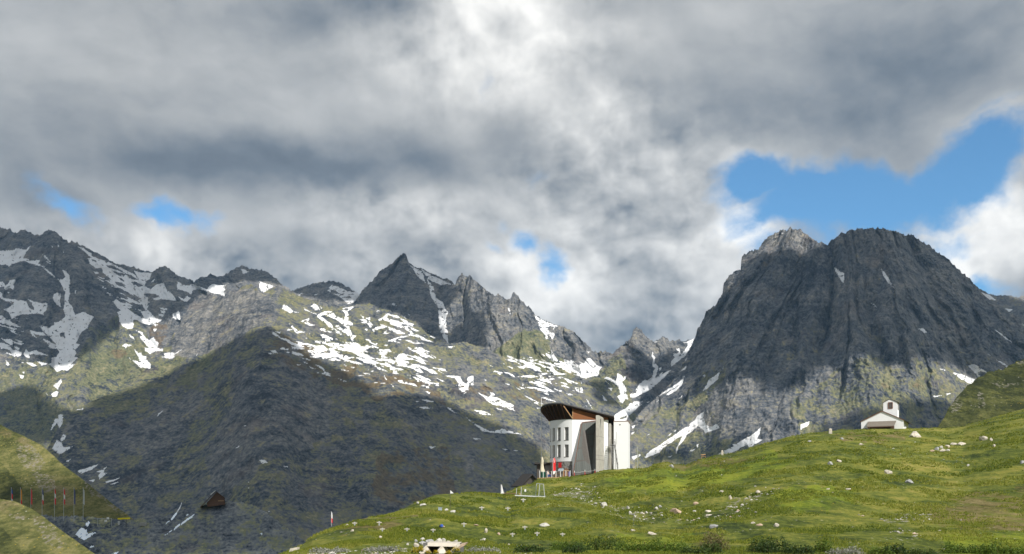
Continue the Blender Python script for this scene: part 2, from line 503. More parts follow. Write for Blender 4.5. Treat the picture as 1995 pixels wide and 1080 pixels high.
SNOW += from_crop(1560, 420, 2.455, """
158,245 190,270 210,275 205,325 185,300
385,255 400,270 420,300 450,352 420,325 395,290
332,415 350,425 368,445
563,543 585,540 605,560 590,560
920,540 960,565 1015,610 980,590
928,685 970,705 1000,725 1020,720 990,730
800,718 830,712 900,755 860,745 855,780 830,750
725,750 770,760 835,785 815,805 770,785
658,730 690,738 692,744
627,862 675,862 640,870
695,850 725,850 700,860
862,368 900,380 935,405 900,402
972,443 1018,449 995,460
1055,515 1068,520 1068,535
895,657 910,672 900,668
0,1000 40,985 40,1000 0,1025
265,395 278,398 272,403
945,738 965,735 950,748
""")
SNOW += from_crop(1180, 430, 2.298, """
785,52 797,55 790,62
865,105 888,125 880,122
""")
SNOW += from_crop(0, 800, 3.5625, """
350,140 380,60 400,55 410,25 440,30 435,90 410,125 395,85 370,120
420,200 440,165 460,175 445,205 425,215
360,265 395,205 430,225 440,255 510,250 450,285 410,305
455,350 490,338 475,355
535,420 580,405 680,372 640,410 560,438
665,425 700,415 745,388 715,430 745,435 690,478 680,455 700,430
615,485 660,478 645,495
730,495 790,478 840,465 790,490 740,502
765,513 830,490 800,512
517,735 545,650 590,625 605,645 595,710 570,720 555,690
525,860 560,810 600,830 610,855 670,845 620,880 580,900
592,790 610,765 628,770 605,808
1120,808 1190,750 1235,690 1260,640 1250,680 1210,745
1145,865 1230,800 1355,712 1330,745 1220,820
1285,738 1315,712 1310,722
775,998 850,965 800,998
620,945 660,935 630,955
5,775 40,752 90,760 130,785 60,768
1090,45 1100,20 1130,0 1125,10 1100,35
1690,110 1705,97 1710,108
1800,345 1840,342 1855,362 1820,368
1635,258 1665,243 1650,258
1800,855 1825,850 1815,860
1860,705 1875,695 1870,708
1965,385 1995,385 1995,395
""")
SNOW += from_crop(800, 500, 2.7, """
190,795 230,815 245,825 215,815
285,840 340,880 380,900 430,920 480,905 590,935 520,930 450,930 380,920 330,880
310,952 375,960 340,965
95,998 130,1000 110,1010
38,795 110,793 75,803
350,712 410,745 430,715 480,760 545,795 540,810 470,785 430,780
330,805 390,815 435,835 370,830
480,1010 515,1015 495,1018
535,1018 570,1022 550,1026
690,735 780,768 740,760
""")
BARE = from_crop(0, 440, 5.4, """
1110,410 1180,420 1280,470 1330,510 1290,540 1230,515 1150,450
1210,590 1280,600 1330,660 1230,620
960,350 1010,365 1020,390 970,370
290,800 330,810 355,885 300,865
""") + from_crop(0, 600, 5.4, """
630,270 675,255 690,320 680,325 660,290 635,305
580,235 600,230 590,255
745,185 760,190 750,205
635,540 650,535 645,555
""") + from_crop(200, 520, 5.4, """
160,110 200,120 240,160 190,140
130,150 200,170 250,230 150,200
310,170 340,150 430,200 380,215 330,200
230,70 300,90 380,135 300,130
""") + from_crop(520, 570, 5.4, """
560,245 610,235 680,270 760,310 850,380 800,395 755,345 690,340 600,275
""") + from_crop(400, 480, 2.842, """
690,240 720,245 740,262 700,262
""") + from_crop(1180, 640, 5.4, """
770,280 790,270 795,290 775,292
140,945 230,915 220,940 160,955
""")
# ground where melting snow lies in streaks: (outline, strength)
STREAKS = [(p, s) for p, s in zip(parse("""
620,640 700,650 760,690 830,690 900,720 920,745 870,755 790,735 720,720 640,690
770,590 830,640 870,680 860,700 800,680 740,650 740,610
990,690 1050,700 1100,710 1130,740 1120,770 1060,770 1000,750 960,720
0,560 60,600 40,680 0,700
180,500 300,560 330,600 300,640 230,600 200,560
540,640 640,670 690,700 640,715 560,690
1060,760 1150,790 1120,800 1040,790
"""), (.5, .42, .5, .3, .42, .35, .3))]

# ---------------------------------------------------------------- patches of cloud shadow on the land (they shape the added, unseen clouds)
SHADE = parse("""
-80,380 240,420 500,490 700,540 700,592 655,585 600,575 560,556 500,545 470,550 430,552 400,565 375,590 345,608 330,625 310,618 290,618 262,628 245,632 228,640 205,668 180,690 140,712 100,712 60,690 0,682 -80,682
690,600 700,560 760,480 795,470 850,520 893,560 885,590 868,610 866,640 874,668 850,670 815,640 760,606 720,590
-80,790 0,768 40,752 75,765 100,790 125,805 165,795 205,780 260,760 320,735 365,712 400,700 440,672 480,660 505,640 520,640 545,650 575,675 610,695 645,712 690,735 715,750 735,780 770,775 820,765 860,782 905,800 950,826 1000,845 1045,868 1065,900 1075,960 1075,1120 -80,1120
1345,700 1360,645 1378,612 1400,592 1420,560 1438,540 1450,515 1478,500 1500,492 1535,488 1560,500 1590,492 1608,486 1620,460 1660,430 1720,425 1800,450 1870,510 2080,650 2080,790 1990,740 1930,740 1880,722 1850,712 1820,705 1790,690 1760,705 1738,716 1705,698 1670,690 1642,712 1610,705 1575,735 1540,760 1500,765 1470,740 1430,728 1400,735 1370,760 1345,745
1600,830 1640,812 1680,800 1720,800 1760,792 1800,782 1850,785 1880,800 1880,900 1600,900
1160,745 1185,738 1205,760 1207,785 1180,790 1160,775
880,640 905,660 935,665 960,700 940,610 925,602 905,618 890,612
1222,900 1290,880 1340,862 1400,852 1430,862 1470,872 1440,920 1240,940
1215,665 1240,690 1275,700 1300,690 1340,690 1330,740 1280,770 1240,770 1230,720
""")
LIT = []

def shade_at(u, v, seed=91):
    w1 = fbm(u / 55, v / 45, seed, 5, .6) * 24
    w2 = fbm(u / 55, v / 45, seed + 5, 5, .6) * 20
    m = poly_soft(u + w1, v + w2, SHADE)
    return m * (1 - poly_soft(u + w1, v + w2, LIT))

SHADE_PTS = []      # (world points, shade 0/1)

# ---------------------------------------------------------------- meshes from grids
def grid_mesh(name, V, mask=None, smooth_shade=True):
    nr, nc = V.shape[:2]
    me = bpy.data.meshes.new(name)
    idx = np.arange(nr * nc).reshape(nr, nc)
    q = np.stack([idx[1:, :-1], idx[1:, 1:], idx[:-1, 1:], idx[:-1, :-1]], -1).reshape(-1, 4)
    me.vertices.add(nr * nc)
    me.vertices.foreach_set('co', V.reshape(-1).astype(np.float32))
    me.loops.add(q.size)
    me.loops.foreach_set('vertex_index', q.reshape(-1).astype(np.int32))
    me.polygons.add(len(q))
    me.polygons.foreach_set('loop_start', np.arange(0, q.size, 4, dtype=np.int32))
    me.polygons.foreach_set('use_smooth', np.full(len(q), smooth_shade, bool))
    me.update(calc_edges=True)
    if mask is not None:
        a = me.attributes.new('cover', 'FLOAT_COLOR', 'POINT')
        a.data.foreach_set('color', mask.reshape(-1).astype(np.float32))
    o = bpy.data.objects.new(name, me)
    col.objects.link(o)
    return o

def poly_interp(x, pts):
    pts = sorted(pts)
    return np.interp(x, [p[0] for p in pts], [p[1] for p in pts])

def snow_cover(u, v):
    w1 = fbm(u / 9, v / 7, 301, 4, .6) * 2.0
    w2 = fbm(u / 9, v / 7, 311, 4, .6) * 1.5
    s = poly_soft(u + w1, v + w2, SNOW)
    s *= 1 - poly_soft(u + w1, v + w2, BARE)
    # rocks poking through, more of them where the snow is thin
    speck = fbm(u / 7, v / 4.5, 331, 3, .6)
    s = np.where(speck > .34, 0.0, s)
    thin = fbm(u / 15 + 3, v / 6, 341, 4, .6)
    s = np.where((thin > .20) & (u > 540) & (u < 1130), 0.0, s)
    su = (u * .95 + v * .31); sv = (-u * .31 + v * .95)
    fl = fbm(su / 34, sv / 6.5, 351, 4, .55)
    br = fbm(u / 60, v / 30, 371, 3)
    for p, st in STREAKS:
        m = poly_soft(u + w1 * 4, v + w2 * 4, [p])
        s = np.maximum(s, m * (fl + br * .5 > (.62 - st * .8)))
    return s

def land(name, ridge, base, dist, step=1.35, relief=1.0, rough=2.0, back=420.0, seed=0, paint=None, smax=420, gate=None, aniso=(1.0, .6), apex=None, clefts=.85):
    """a mountain side: its crest line in the photo, the distance of the slope at each pixel,
    broken up into ribs, gullies and ledges; a rear slope closes it behind the crest"""
    u0, u1 = ridge[0][0], ridge[-1][0]
    us = np.arange(u0, u1 + step, step)
    vr = poly_interp(us, ridge)
    # rocky teeth along the crest
    vr = vr + rough * (fbm(us / 17, us * 0 + seed, seed + 3, 5, .62) * 2.2 - (ridged(us / 10, us * 0 + seed + 2, seed + 4, 3, .6) - .55) * 3.0)
    vb = base(us) if callable(base) else np.full(us.shape, float(base))
    nr = int(min(smax, max(8, (vb - vr).max() / step)))
    t = np.linspace(0, 1, nr)[:, None]
    v = vr[None] + (vb - vr)[None] * t
    u = np.broadcast_to(us[None], v.shape)
    D = dist(u, v)
    # ribs and gullies run down the slope
    # fall lines fan out below the summit
    x, y = (u, v) if apex is None else (np.arctan2(u - apex[0], v - apex[1]) * apex[2], np.hypot(u - apex[0], v - apex[1]))
    wx = fbm(x / 120, y / 120, seed + 40, 3) * 40
    d = 26 * (ridged((x + wx) / 150 * aniso[0], y / 150 * aniso[1], seed + 50, 3) - .5)
    d += 11 * (ridged((x + wx * .6) / 48 * aniso[0], y / 48 * aniso[1], seed + 60, 3) - .5)
    wf = fbm(x / 30, y / 30, seed + 45, 3) * 9
    d += 7.5 * fbm((x + wf) / 22 * aniso[0], y / 26 * aniso[1], seed + 70, 4, .6)
    d += 3.4 * (ridged((x + wf) / 11, (y + wf) / 16, seed + 80, 3) - .5)
    d += 1.8 * fbm(x / 4.0, y / 4.6, seed + 90, 2)
    # couloirs: long narrow clefts down the fall line, and the edges between them
    q = ridged((x + wf * 1.1 + wx * .55) / 64, y / 420, seed + 95, 2, .6)
    cleft = smooth(q, .74, .93)
    d -= 13 * clefts * cleft
    d += 9 * min(1, clefts + .2) * (np.abs(perlin((x + wx * .4) / 58 + 9, y / 300, seed + 97)) - .25)
    fade = relief if not callable(relief) else relief(u, v)
    D = D - d * fade * D / F
    mk = np.zeros(v.shape + (4,))
    sn = snow_cover(u, v)
    mk[..., 0] = sn
    if paint: paint(u, v, mk, d)
    mk[..., 1] = np.clip(mk[..., 1] - .24 * smooth(d, 3, 16) + .12 * smooth(-d, 3, 16), 0, 1)
    mk[..., 3] = np.clip(mk[..., 3] + .22 * clefts * cleft, 0, 1)
    V = np.stack([(u - UC) / F * D, D, (VH - v) / F * D], -1)
    SHADE_PTS.append((V if gate is None else V[gate(u, v)], shade_at(u, v) if gate is None else shade_at(u, v)[gate(u, v)]))
    # rear side
    top = V[0]
    rows = []
    for k in range(6, 0, -1):
        f = k / 6.0
        b = top.copy()
        b[:, 1] += back * f
        b[:, 0] += back * f * top[:, 0] / top[:, 1]
        b[:, 2] -= back * (.55 * f + .35 * f * f) - back * .06 * fbm(us / 30, us * 0 + k, seed + 7, 3)
        rows.append(b)
    VV = np.concatenate([np.stack(rows), V], 0)
    mm = np.concatenate([np.repeat(mk[:1], 6, 0), mk], 0)
    return grid_mesh(name, VV, mm), (us, v, V)

def slope(D0, tan):
    """plane rising away: distance at a pixel, D0 being its distance at horizon level"""
    def f(u, v):
        d0 = D0(u) if callable(D0) else D0
        return d0 / (1 - np.clip((VH - v) / F / tan, -.2, .85))
    return f

def spline(pts):
    xs = np.array([p[0] for p in pts], float); ys = np.array([p[1] for p in pts], float)
    gu = np.arange(-300, 2300, 5.0); k_ = np.exp(-.5 * (np.arange(-24, 25) * 5 / 38.0) ** 2); k_ /= k_.sum()
    gy = np.convolve(np.pad(np.interp(gu, xs, ys), 24, mode='edge'), k_, mode='valid')
    return lambda u: np.interp(u, gu, gy)

def lines(u, v, ls):
    """distance in pixels to the nearest of some poly-lines"""
    best = np.full(u.shape, 1e9)
    for l in ls:
        for (x1, y1), (x2, y2) in zip(l[:-1], l[1:]):
            dx, dy = x2 - x1, y2 - y1
            t = np.clip(((u - x1) * dx + (v - y1) * dy) / (dx * dx + dy * dy), 0, 1)
            best = np.minimum(best, np.hypot(u - x1 - t * dx, v - y1 - t * dy))
    return best

def ribs(ls, w, amp):
    return lambda u, v: amp * np.exp(-lines(u, v, ls) / w)

# ---------------------------------------------------------------- rock, turf and snow
def land_material(name, k=1.0, gain=1.0):
    m = bpy.data.materials.new(name)
    m.use_nodes = True
    t = m.node_tree; t.nodes.clear(); N = NT(t)
    pos = N.v('SCALE', N.n('ShaderNodeNewGeometry').outputs['Position'], k)
    at_ = N.n('ShaderNodeAttribute', attribute_name='cover')
    sp = N.n('ShaderNodeSeparateColor'); t.links.new(at_.outputs['Color'], sp.inputs[0])
    snow, grass, brown, pale = sp.outputs[0], sp.outputs[1], sp.outputs[2], at_.outputs['Alpha']
    a = N.noise(pos, 0.004, 8, .6).outputs[0]
    b = N.noise(pos, 0.022, 8, .65).outputs[0]
    c = N.noise(pos, 0.11, 6, .7).outputs[0]
    # rock: grey gneiss, paler and ochre faces, dark lichen
    f = N.m('MULTIPLY_ADD', N.m('SUBTRACT', a, .5), .55, .53)
    f = N.m('MULTIPLY_ADD', N.m('SUBTRACT', b, .5), .8, f)
    f = N.m('MULTIPLY_ADD', N.m('SUBTRACT', c, .5), 1.0, f)
    rp_ = N.n('ShaderNodeMapping'); t.links.new(pos, rp_.inputs[0]); rp_.inputs['Rotation'].default_value = (R(28), R(-48), R(24)); rp_.inputs['Scale'].default_value = (.35, .35, 2.2)
    stra = N.noise(rp_.outputs[0], 0.035, 7, .68).outputs[0]
    f = N.m('MULTIPLY_ADD', N.m('SUBTRACT', stra, .5), .42, f)
    rock = N.ramp(f, [(.34, (.030, .036, .046)), (.47, (.105, .113, .124)), (.6, (.195, .19, .18)), (.76, (.35, .325, .285))])
    rock = N.mix(N.step(N.noise(pos, 0.009, 6, .6).outputs[0], .54, .70, 0, .28), rock, (.25, .185, .14))
    turf = N.ramp(N.m('MULTIPLY_ADD', N.m('SUBTRACT', c, .5), .9, N.m('MULTIPLY_ADD', N.m('SUBTRACT', b, .5), .6, .5)), [(.32, (.045, .058, .030)), (.46, (.122, .136, .07)), (.58, (.215, .205, .112)), (.73, (.38, .325, .20))])
    soil = N.ramp(c, [(.35, (.085, .06, .035)), (.6, (.20, .14, .075)), (.75, (.26, .19, .11))])
    scree = N.ramp(c, [(.3, (.13, .125, .12)), (.7, (.33, .31, .28))])
    gn = N.m('ADD', grass, N.m('MULTIPLY', N.m('SUBTRACT', N.m('ADD', N.m('MULTIPLY', b, .55), N.m('MULTIPLY', c, .45)), .5), 3.4))
    col_ = N.mix(N.step(gn, .38, .62), rock, turf)
    bn = N.m('ADD', brown, N.m('MULTIPLY', N.m('SUBTRACT', b, .5), 1.6))
    col_ = N.mix(N.step(bn, .45, .7, 0, .8), col_, soil)
    pn = N.m('ADD', pale, N.m('MULTIPLY', N.m('SUBTRACT', b, .5), 1.6))
    col_ = N.mix(N.step(pn, .45, .7, 0, .8), col_, scree)
    sn = N.m('ADD', snow, N.m('MULTIPLY', N.m('SUBTRACT', c, .5), .5))
    sf = N.step(sn, .34, .54)
    dirt = N.mix(N.step(N.noise(pos, .012, 6, .65).outputs[0], .5, .72, 0, .55), (.90, .90, .90), (.64, .60, .56))
    col_ = N.mix(sf, col_, dirt)
    if gain != 1.0: col_ = N.mix(1.0, col_, (gain * .9, gain, gain * 1.1), 'MULTIPLY')  # lifts and blues the near slope: distant haze put into its colour
    bp = N.n('ShaderNodeBump')
    bp.inputs['Strength'].default_value = .8
    bp.inputs['Distance'].default_value = 9.0 / k
    hgt = N.m('MULTIPLY', N.m('ADD', N.m('MULTIPLY', stra, .8), N.m('ADD', N.m('MULTIPLY', b, 1.3), N.m('MULTIPLY', c, .6))), N.m('SUBTRACT', 1.0, N.m('MULTIPLY', sf, .85)))
    t.links.new(hgt, bp.inputs['Height'])
    pb = N.n('ShaderNodeBsdfPrincipled')
    t.links.new(col_, pb.inputs['Base Color'])
    pb.inputs['Roughness'].default_value = .9
    pb.inputs['Specular IOR Level'].default_value = .2
    t.links.new(bp.outputs[0], pb.inputs['Normal'])
    o = N.n('ShaderNodeOutputMaterial'); t.links.new(pb.outputs[0], o.inputs[0])
    return m
M_LAND = land_material('alpine_ground')
M_NEAR = land_material('hazed_valley_ground', 4.6, 1.3)

def area(u, v, polys, soft=14, seed=500):
    """soft mask of some outlines"""
    w1 = fbm(u / 30, v / 30, seed, 3) * soft; w2 = fbm(u / 30, v / 30, seed + 9, 3) * soft
    return poly_soft(u + w1, v + w2, polys)

# ---- the snowy mountain on the left, far off
R_SNOWY = [(-80, 440), (-30, 446), (0, 443), (8, 448), (18, 446), (30, 455), (43, 448), (57, 452), (67, 459), (81, 457), (90, 452), (96, 448), (107, 453), (122, 463), (136, 473), (140, 471), (151, 474), (163, 481), (179, 489), (195, 497), (212, 507), (228, 516), (244, 517), (261, 522), (281, 529), (299, 530), (310, 522), (320, 519), (334, 527), (346, 538), (367, 545), (379, 549), (383, 544), (393, 541), (400, 541), (407, 534), (421, 541), (435, 538), (453, 526), (472, 519), (488, 524), (506, 525), (523, 533), (537, 542), (551, 558), (569, 566), (583, 563), (600, 557), (618, 552), (643, 548), (660, 551), (678, 560), (690, 568), (706, 580), (740, 610), (780, 640)]
rs = ribs(parse("96,450 130,500 160,560 200,600 260,650\n320,520 330,560 360,600\n470,520 480,560\n20,448 40,520 60,560\n643,548 650,590"), 22, 46)
gs = ribs(parse("60,470 40,500 100,520 125,540 130,600 120,720\n240,540 280,600 300,640"), 26, -40)
def d_snowy(u, v): return slope(spline([(-80, 2950), (150, 2850), (250, 3050), (320, 2900), (500, 3100), (800, 3200)]), .75)(u, v) - (rs(u, v) + gs(u, v)) * 1.0
def p_snowy(u, v, mk, d):
    low = smooth(v, 655, 730)
    mk[..., 1] = np.clip(.12 + low * .5 + area(u, v, parse("180,640 260,600 300,680 240,730 150,760 130,740")) * .35, 0, .75)
    mk[..., 2] = area(u, v, parse("300,620 330,640 310,690 290,660\n210,690 245,685 230,705\n440,0 441,0 441,1")) * .6
    mk[..., 3] = area(u, v, parse("120,725 150,730 170,800 120,800")) * .3
mt, _ = land('snowy_mountain', R_SNOWY, 985, d_snowy, seed=1, apex=(160, 250, 420), rough=1.9, paint=p_snowy, relief=1.1, gate=lambda u, v: v < np.interp(u, [-80, 100, 300, 350, 440, 700, 800], [870, 850, 720, 640, 560, 600, 620]))
mt['kind'] = 'structure'; mt.data.materials.append(M_LAND)

# ---- the pointed peak and the jagged ridge behind the saddle
R_PEAK = [(640, 640), (670, 612), (692, 586), (706, 566), (717, 554), (729, 543), (741, 529), (755, 521), (766, 513), (772, 506), (776, 500), (781, 497), (787, 494), (792, 501), (796, 513), (805, 519), (822, 524), (836, 533), (848, 535), (854, 541), (871, 545), (887, 554), (891, 545), (894, 540), (900, 533), (905, 536), (911, 541), (914, 537), (919, 541), (930, 552), (948, 567), (957, 573), (967, 576), (971, 572), (976, 580), (982, 582), (994, 585), (998, 573), (1002, 570), (1008, 575), (1013, 583), (1019, 588), (1024, 597), (1031, 599), (1035, 604), (1044, 615), (1059, 624), (1081, 633), (1096, 638), (1115, 646), (1130, 659), (1144, 672), (1155, 685), (1165, 687), (1171, 684), (1174, 687), (1179, 684), (1185, 689), (1193, 690), (1204, 680), (1218, 668), (1227, 660), (1232, 655), (1233, 643), (1240, 638), (1247, 643), (1254, 650), (1263, 660), (1272, 665), (1282, 665), (1288, 660), (1294, 656), (1306, 664), (1319, 666), (1324, 663), (1330, 667), (1353, 660), (1380, 645), (1410, 640)]
rp = ribs(parse("787,495 800,560 815,640\n900,534 915,600 960,680 1000,740\n1003,571 1010,640 980,700\n1240,640 1225,700 1190,740\n1291,657 1295,690\n1100,640 1140,700"), 20, 42)
gp = ribs(parse("805,520 850,560 865,620 875,670\n1050,625 1085,690 1110,720\n1272,668 1285,720 1240,770"), 22, -36)
def d_peak(u, v): return slope(spline([(640, 3050), (787, 2900), (870, 3050), (950, 2750), (1060, 2800), (1150, 2950), (1240, 2800), (1290, 2950), (1410, 3000)]), .80)(u, v) - (rp(u, v) + gp(u, v)) * .9
def p_peak(u, v, mk, d):
    mk[..., 1] = np.clip(.16 + area(u, v, parse("905,760 960,690 1020,640 1055,640 1080,690 1120,730 1180,720 1190,700 1210,690 1230,760 1240,900 900,900")) * .42 + area(u, v, parse("950,690 1040,630 1060,645 980,720 940,730")) * .2, 0, .8)
    mk[..., 2] = area(u, v, parse("955,585 1000,590 1010,640 960,670 930,640\n1130,770 1180,790 1160,830\n690,560 830,560 850,650 740,600")) * .28
    mk[..., 3] = area(u, v, parse("1290,720 1340,680 1330,760 1250,800 1215,790\n895,680 915,690 900,700")) * .45
mt, _ = land('jagged_peak', R_PEAK, 985, d_peak, seed=2, apex=(950, 300, 420), rough=2.0, paint=p_peak, relief=1.5, gate=lambda u, v: v < np.interp(u, [640, 830, 1000, 1100, 1180, 1230, 1300, 1353], [600, 650, 690, 730, 745, 800, 740, 650]))
mt['kind'] = 'structure'; mt.data.materials.append(M_LAND)

# ---- the broad shoulder in front of them, its dark nose running down into the valley
R_SHOULDER = [(-80, 990), (20, 955), (60, 915), (90, 880), (105, 850), (122, 815), (150, 797), (200, 774), (255, 748), (300, 705), (330, 665), (350, 632), (367, 600), (376, 588), (387, 577), (392, 572), (400, 577), (410, 573), (425, 577), (437, 560), (441, 557), (446, 566), (460, 571), (466, 563), (472, 558), (488, 554), (495, 557), (502, 564), (513, 574), (521, 566), (541, 558), (558, 564), (576, 575), (600, 584), (625, 587), (643, 589), (660, 597), (678, 598), (696, 594), (720, 592), (738, 600), (762, 608), (787, 619), (808, 628), (819, 638), (833, 652), (857, 663), (878, 671), (888, 668), (900, 667), (915, 670), (926, 674), (948, 678), (963, 689), (1000, 702), (1050, 722), (1100, 738), (1150, 752), (1190, 772), (1215, 798), (1240, 834), (1265, 885), (1290, 960)]
R_SHOULDER[0:2] = [(-80, 1010), (20, 960)]
rh = ribs(parse("440,560 420,640\n700,600 660,660\n830,650 760,700\n880,690 900,760\n760,780 780,860 720,940 700,1000\n950,690 1000,760 1060,880"), 26, 38)
gh = ribs(parse("600,720 640,800 600,900 560,980\n690,590 680,640 690,680\n860,780 850,860 870,960\n330,740 260,820 160,900"), 30, -30)
def d_shoulder(u, v):
    base_ = spline([(-80, 2300), (100, 2250), (300, 2250), (420, 2180), (512, 1980), (620, 2150), (760, 2180), (860, 2250), (1000, 2350), (1120, 2550), (1290, 2750)])(u)
    return slope(lambda q: base_, .62)(u, v) - (rh(u, v) + gh(u, v)) * .8
def p_shoulder(u, v, mk, d):
    lower_part = smooth(v, 700, 790)  # rises down the slope, where grass thins a little
    g = .50 - .3 * area(u, v, parse("345,620 380,575 450,560 520,570 540,600 470,660 400,690 330,700"), 10)
    g += .12 * fbm(u / 70, v / 40, 77, 3)
    g -= .22 * area(u, v, parse("470,720 560,700 650,760 640,860 520,900 430,980 400,900\n200,860 300,800 380,760 420,800 300,900"), 20)
    g += .12 * area(u, v, parse("130,800 260,750 330,700 420,690 380,740 200,820"), 8)
    mk[..., 1] = np.clip(g - .05 * lower_part, 0, 1)
    mk[..., 2] = np.clip(area(u, v, parse("660,720 720,720 780,730 860,760 870,790 800,770 730,780 680,745\n540,650 700,700 720,760 600,740 520,690\n900,740 960,760 940,790 890,770\n1000,740 1070,760 1060,790 990,770\n740,880 870,870 890,960 760,990 720,960"), 12) * .40 + .16 + .3 * fbm(u / 50, v / 25, 87, 4), 0, 1)
    mk[..., 3] = np.clip(area(u, v, parse("500,840 560,830 590,900 540,930\n150,800 210,790 130,860 100,870\n330,880 420,840 380,900 300,930\n400,650 480,610 470,650"), 16) * .30 + .42 * smooth(ridged((u * .82 + v * .57) / 24, (v * .82 - u * .57) / 150, 97, 2), .72, .92) * smooth(u, 460, 300) * smooth(v, 760, 850), 0, 1)
mt, g_shoulder = land('mountain_shoulder', R_SHOULDER, 1100, d_shoulder, seed=3, rough=1.3, paint=p_shoulder, relief=lambda u, v: 1.05 - .3 * smooth(u, 420, 150), back=300, gate=lambda u, v: v < 1095, apex=(620, 330, 480), clefts=.18)
mt['kind'] = 'structure'; mt.data.materials.append(M_LAND)

# ---- far spur at the right edge
R_SPUR = [(1860, 620), (1885, 580), (1906, 562), (1918, 568), (1930, 574), (1943, 577), (1955, 576), (1967, 577), (1984, 580), (1995, 577), (2030, 570), (2090, 590)]
def p_spur(u, v, mk, d): mk[..., 1] = .3; mk[..., 2] = .2
mt, _ = land('far_spur', R_SPUR, 800, slope(3100, .8), seed=5, rough=1.2, paint=p_spur)
mt['kind'] = 'structure'; mt.data.materials.append(M_LAND)

# ---- the great rock massif on the right
R_MASSIF = [(1150, 985), (1190, 900), (1205, 868), (1225, 834), (1255, 797), (1290, 765), (1318, 733), (1340, 690), (1353, 661), (1358, 643), (1371, 624), (1376, 608), (1389, 598), (1395, 594), (1400, 586), (1408, 569), (1409, 558), (1411, 551), (1424, 534), (1434, 530), (1443, 526), (1444, 512), (1446, 500), (1455, 494), (1463, 489), (1480, 484), (1489, 471), (1497, 462), (1504, 458), (1519, 452), (1530, 450), (1537, 445), (1541, 444), (1550, 448), (1559, 446), (1565, 456), (1575, 461), (1585, 469), (1597, 472), (1602, 473), (1608, 477), (1611, 479), (1616, 474), (1621, 469), (1637, 457), (1648, 456), (1652, 450), (1662, 449), (1672, 446), (1682, 448), (1700, 446), (1715, 444), (1735, 450), (1747, 452), (1760, 458), (1772, 458), (1788, 465), (1808, 479), (1829, 493), (1849, 509), (1870, 528), (1890, 546), (1910, 566), (1931, 585), (1951, 599), (1971, 613), (1995, 628), (2040, 655), (2090, 690)]
rm = ribs(parse("1541,445 1500,520 1460,600 1440,680 1420,760 1400,860\n1600,490 1580,600 1560,700 1540,800\n1715,445 1740,560 1760,650 1800,720\n1640,470 1650,600 1690,700 1700,800\n1850,515 1880,620 1920,700"), 34, 62)
gm = ribs(parse("1612,480 1640,540 1620,640 1625,720\n1720,525 1690,620 1720,700\n1560,520 1540,600 1500,700 1480,760\n1800,490 1820,580 1850,680 1890,740"), 30, -55)
def d_massif(u, v): return slope(spline([(1150, 2400), (1340, 2500), (1450, 2300), (1600, 2280), (1720, 2200), (1850, 2350), (2090, 2600)]), 1.0)(u, v) - (rm(u, v) + gm(u, v)) * .75
def p_massif(u, v, mk, d):
    g = .10 + area(u, v, parse("1250,990 1230,850 1290,790 1400,700 1440,690 1380,780 1330,830 1400,850 1480,850 1500,990"), 16) * .28
    g += area(u, v, parse("1540,790 1660,700 1700,690 1740,720 1790,690 1860,715 1900,745 1860,840 1700,840 1560,850"), 20) * .30
    g += .18 * smooth(v, 560, 700) * fbm(u / 50, v / 50, 107, 3)
    g += .14 * smooth(v, 600, 760)
    mk[..., 1] = np.clip(g, 0, .8)
    mk[..., 2] = area(u, v, parse("1360,640 1450,500 1560,450 1590,480 1500,540 1450,600 1400,640\n1700,740 1790,730 1880,770 1800,800 1720,780\n1230,880 1300,860 1290,900"), 14) * .35
    mk[..., 3] = np.clip(area(u, v, parse("1600,740 1660,735 1700,780 1650,830 1560,830\n1290,760 1350,690 1360,740 1300,800 1230,850\n1380,760 1480,740 1560,800 1500,850 1400,840"), 20) * .36, 0, 1)
mt, _ = land('rock_massif', R_MASSIF, 990, d_massif, seed=4, apex=(1650, 250, 520), rough=2.3, paint=p_massif, relief=lambda u, v: 1.7 - .7 * smooth(v, 700, 820), gate=lambda u, v: v < 900, aniso=(1.0, .5))
mt['kind'] = 'structure'; mt.data.materials.append(M_LAND)

# ---- the near valley slope in the shadow at lower left
R_VALLEY = [(-80, 1000), (0, 1003), (60, 1002), (110, 1007), (150, 1006), (200, 1011), (262, 1014), (300, 1012), (335, 1003), (365, 992), (395, 985), (420, 980), (445, 977), (470, 979), (495, 986), (520, 1000), (560, 1030), (600, 1060), (640, 1092), (700, 1130)]
def d_valley(u, v): return np.interp(v, [960, 1010, 1090, 1250, 1560], [512, 490, 462, 425, 385]) + 0 * u
def p_valley(u, v, mk, d):
    p_shoulder(u, v, mk, d)
    mk[..., 1] *= .9; mk[..., 2] *= .3
mt, g_valley = land('valley_slope', R_VALLEY, 1560, d_valley, seed=3, rough=1.4, paint=p_valley, relief=.75, back=120, clefts=0.0, step=2.0)
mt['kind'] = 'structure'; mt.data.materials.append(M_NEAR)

# ---------------------------------------------------------------- unseen clouds, added and shaped to throw the shadows on the mountains
ZC = 2400.0
cot = 1 / math.tan(R(SUN_EL))
hx, hy = math.sin(R(SUN_AZ)), -math.cos(R(SUN_AZ))
pts = np.concatenate([p.reshape(-1, 3) for p, s in SHADE_PTS]); shd = np.concatenate([s.reshape(-1) for p, s in SHADE_PTS])
k = (ZC - pts[:, 2]) * cot
cx = pts[:, 0] + k * hx; cy = pts[:, 1] + k * hy
CELL = 16.0
x0, y0 = cx.min() - 200, cy.min() - 200
nx, ny = int((cx.max() + 200 - x0) / CELL) + 1, int((cy.max() + 200 - y0) / CELL) + 1
ii = ((cx - x0) / CELL).astype(int); jj = ((cy - y0) / CELL).astype(int)
cnt = np.zeros((ny, nx)); tot = np.zeros((ny, nx))
np.add.at(cnt, (jj, ii), 1); np.add.at(tot, (jj, ii), shd)
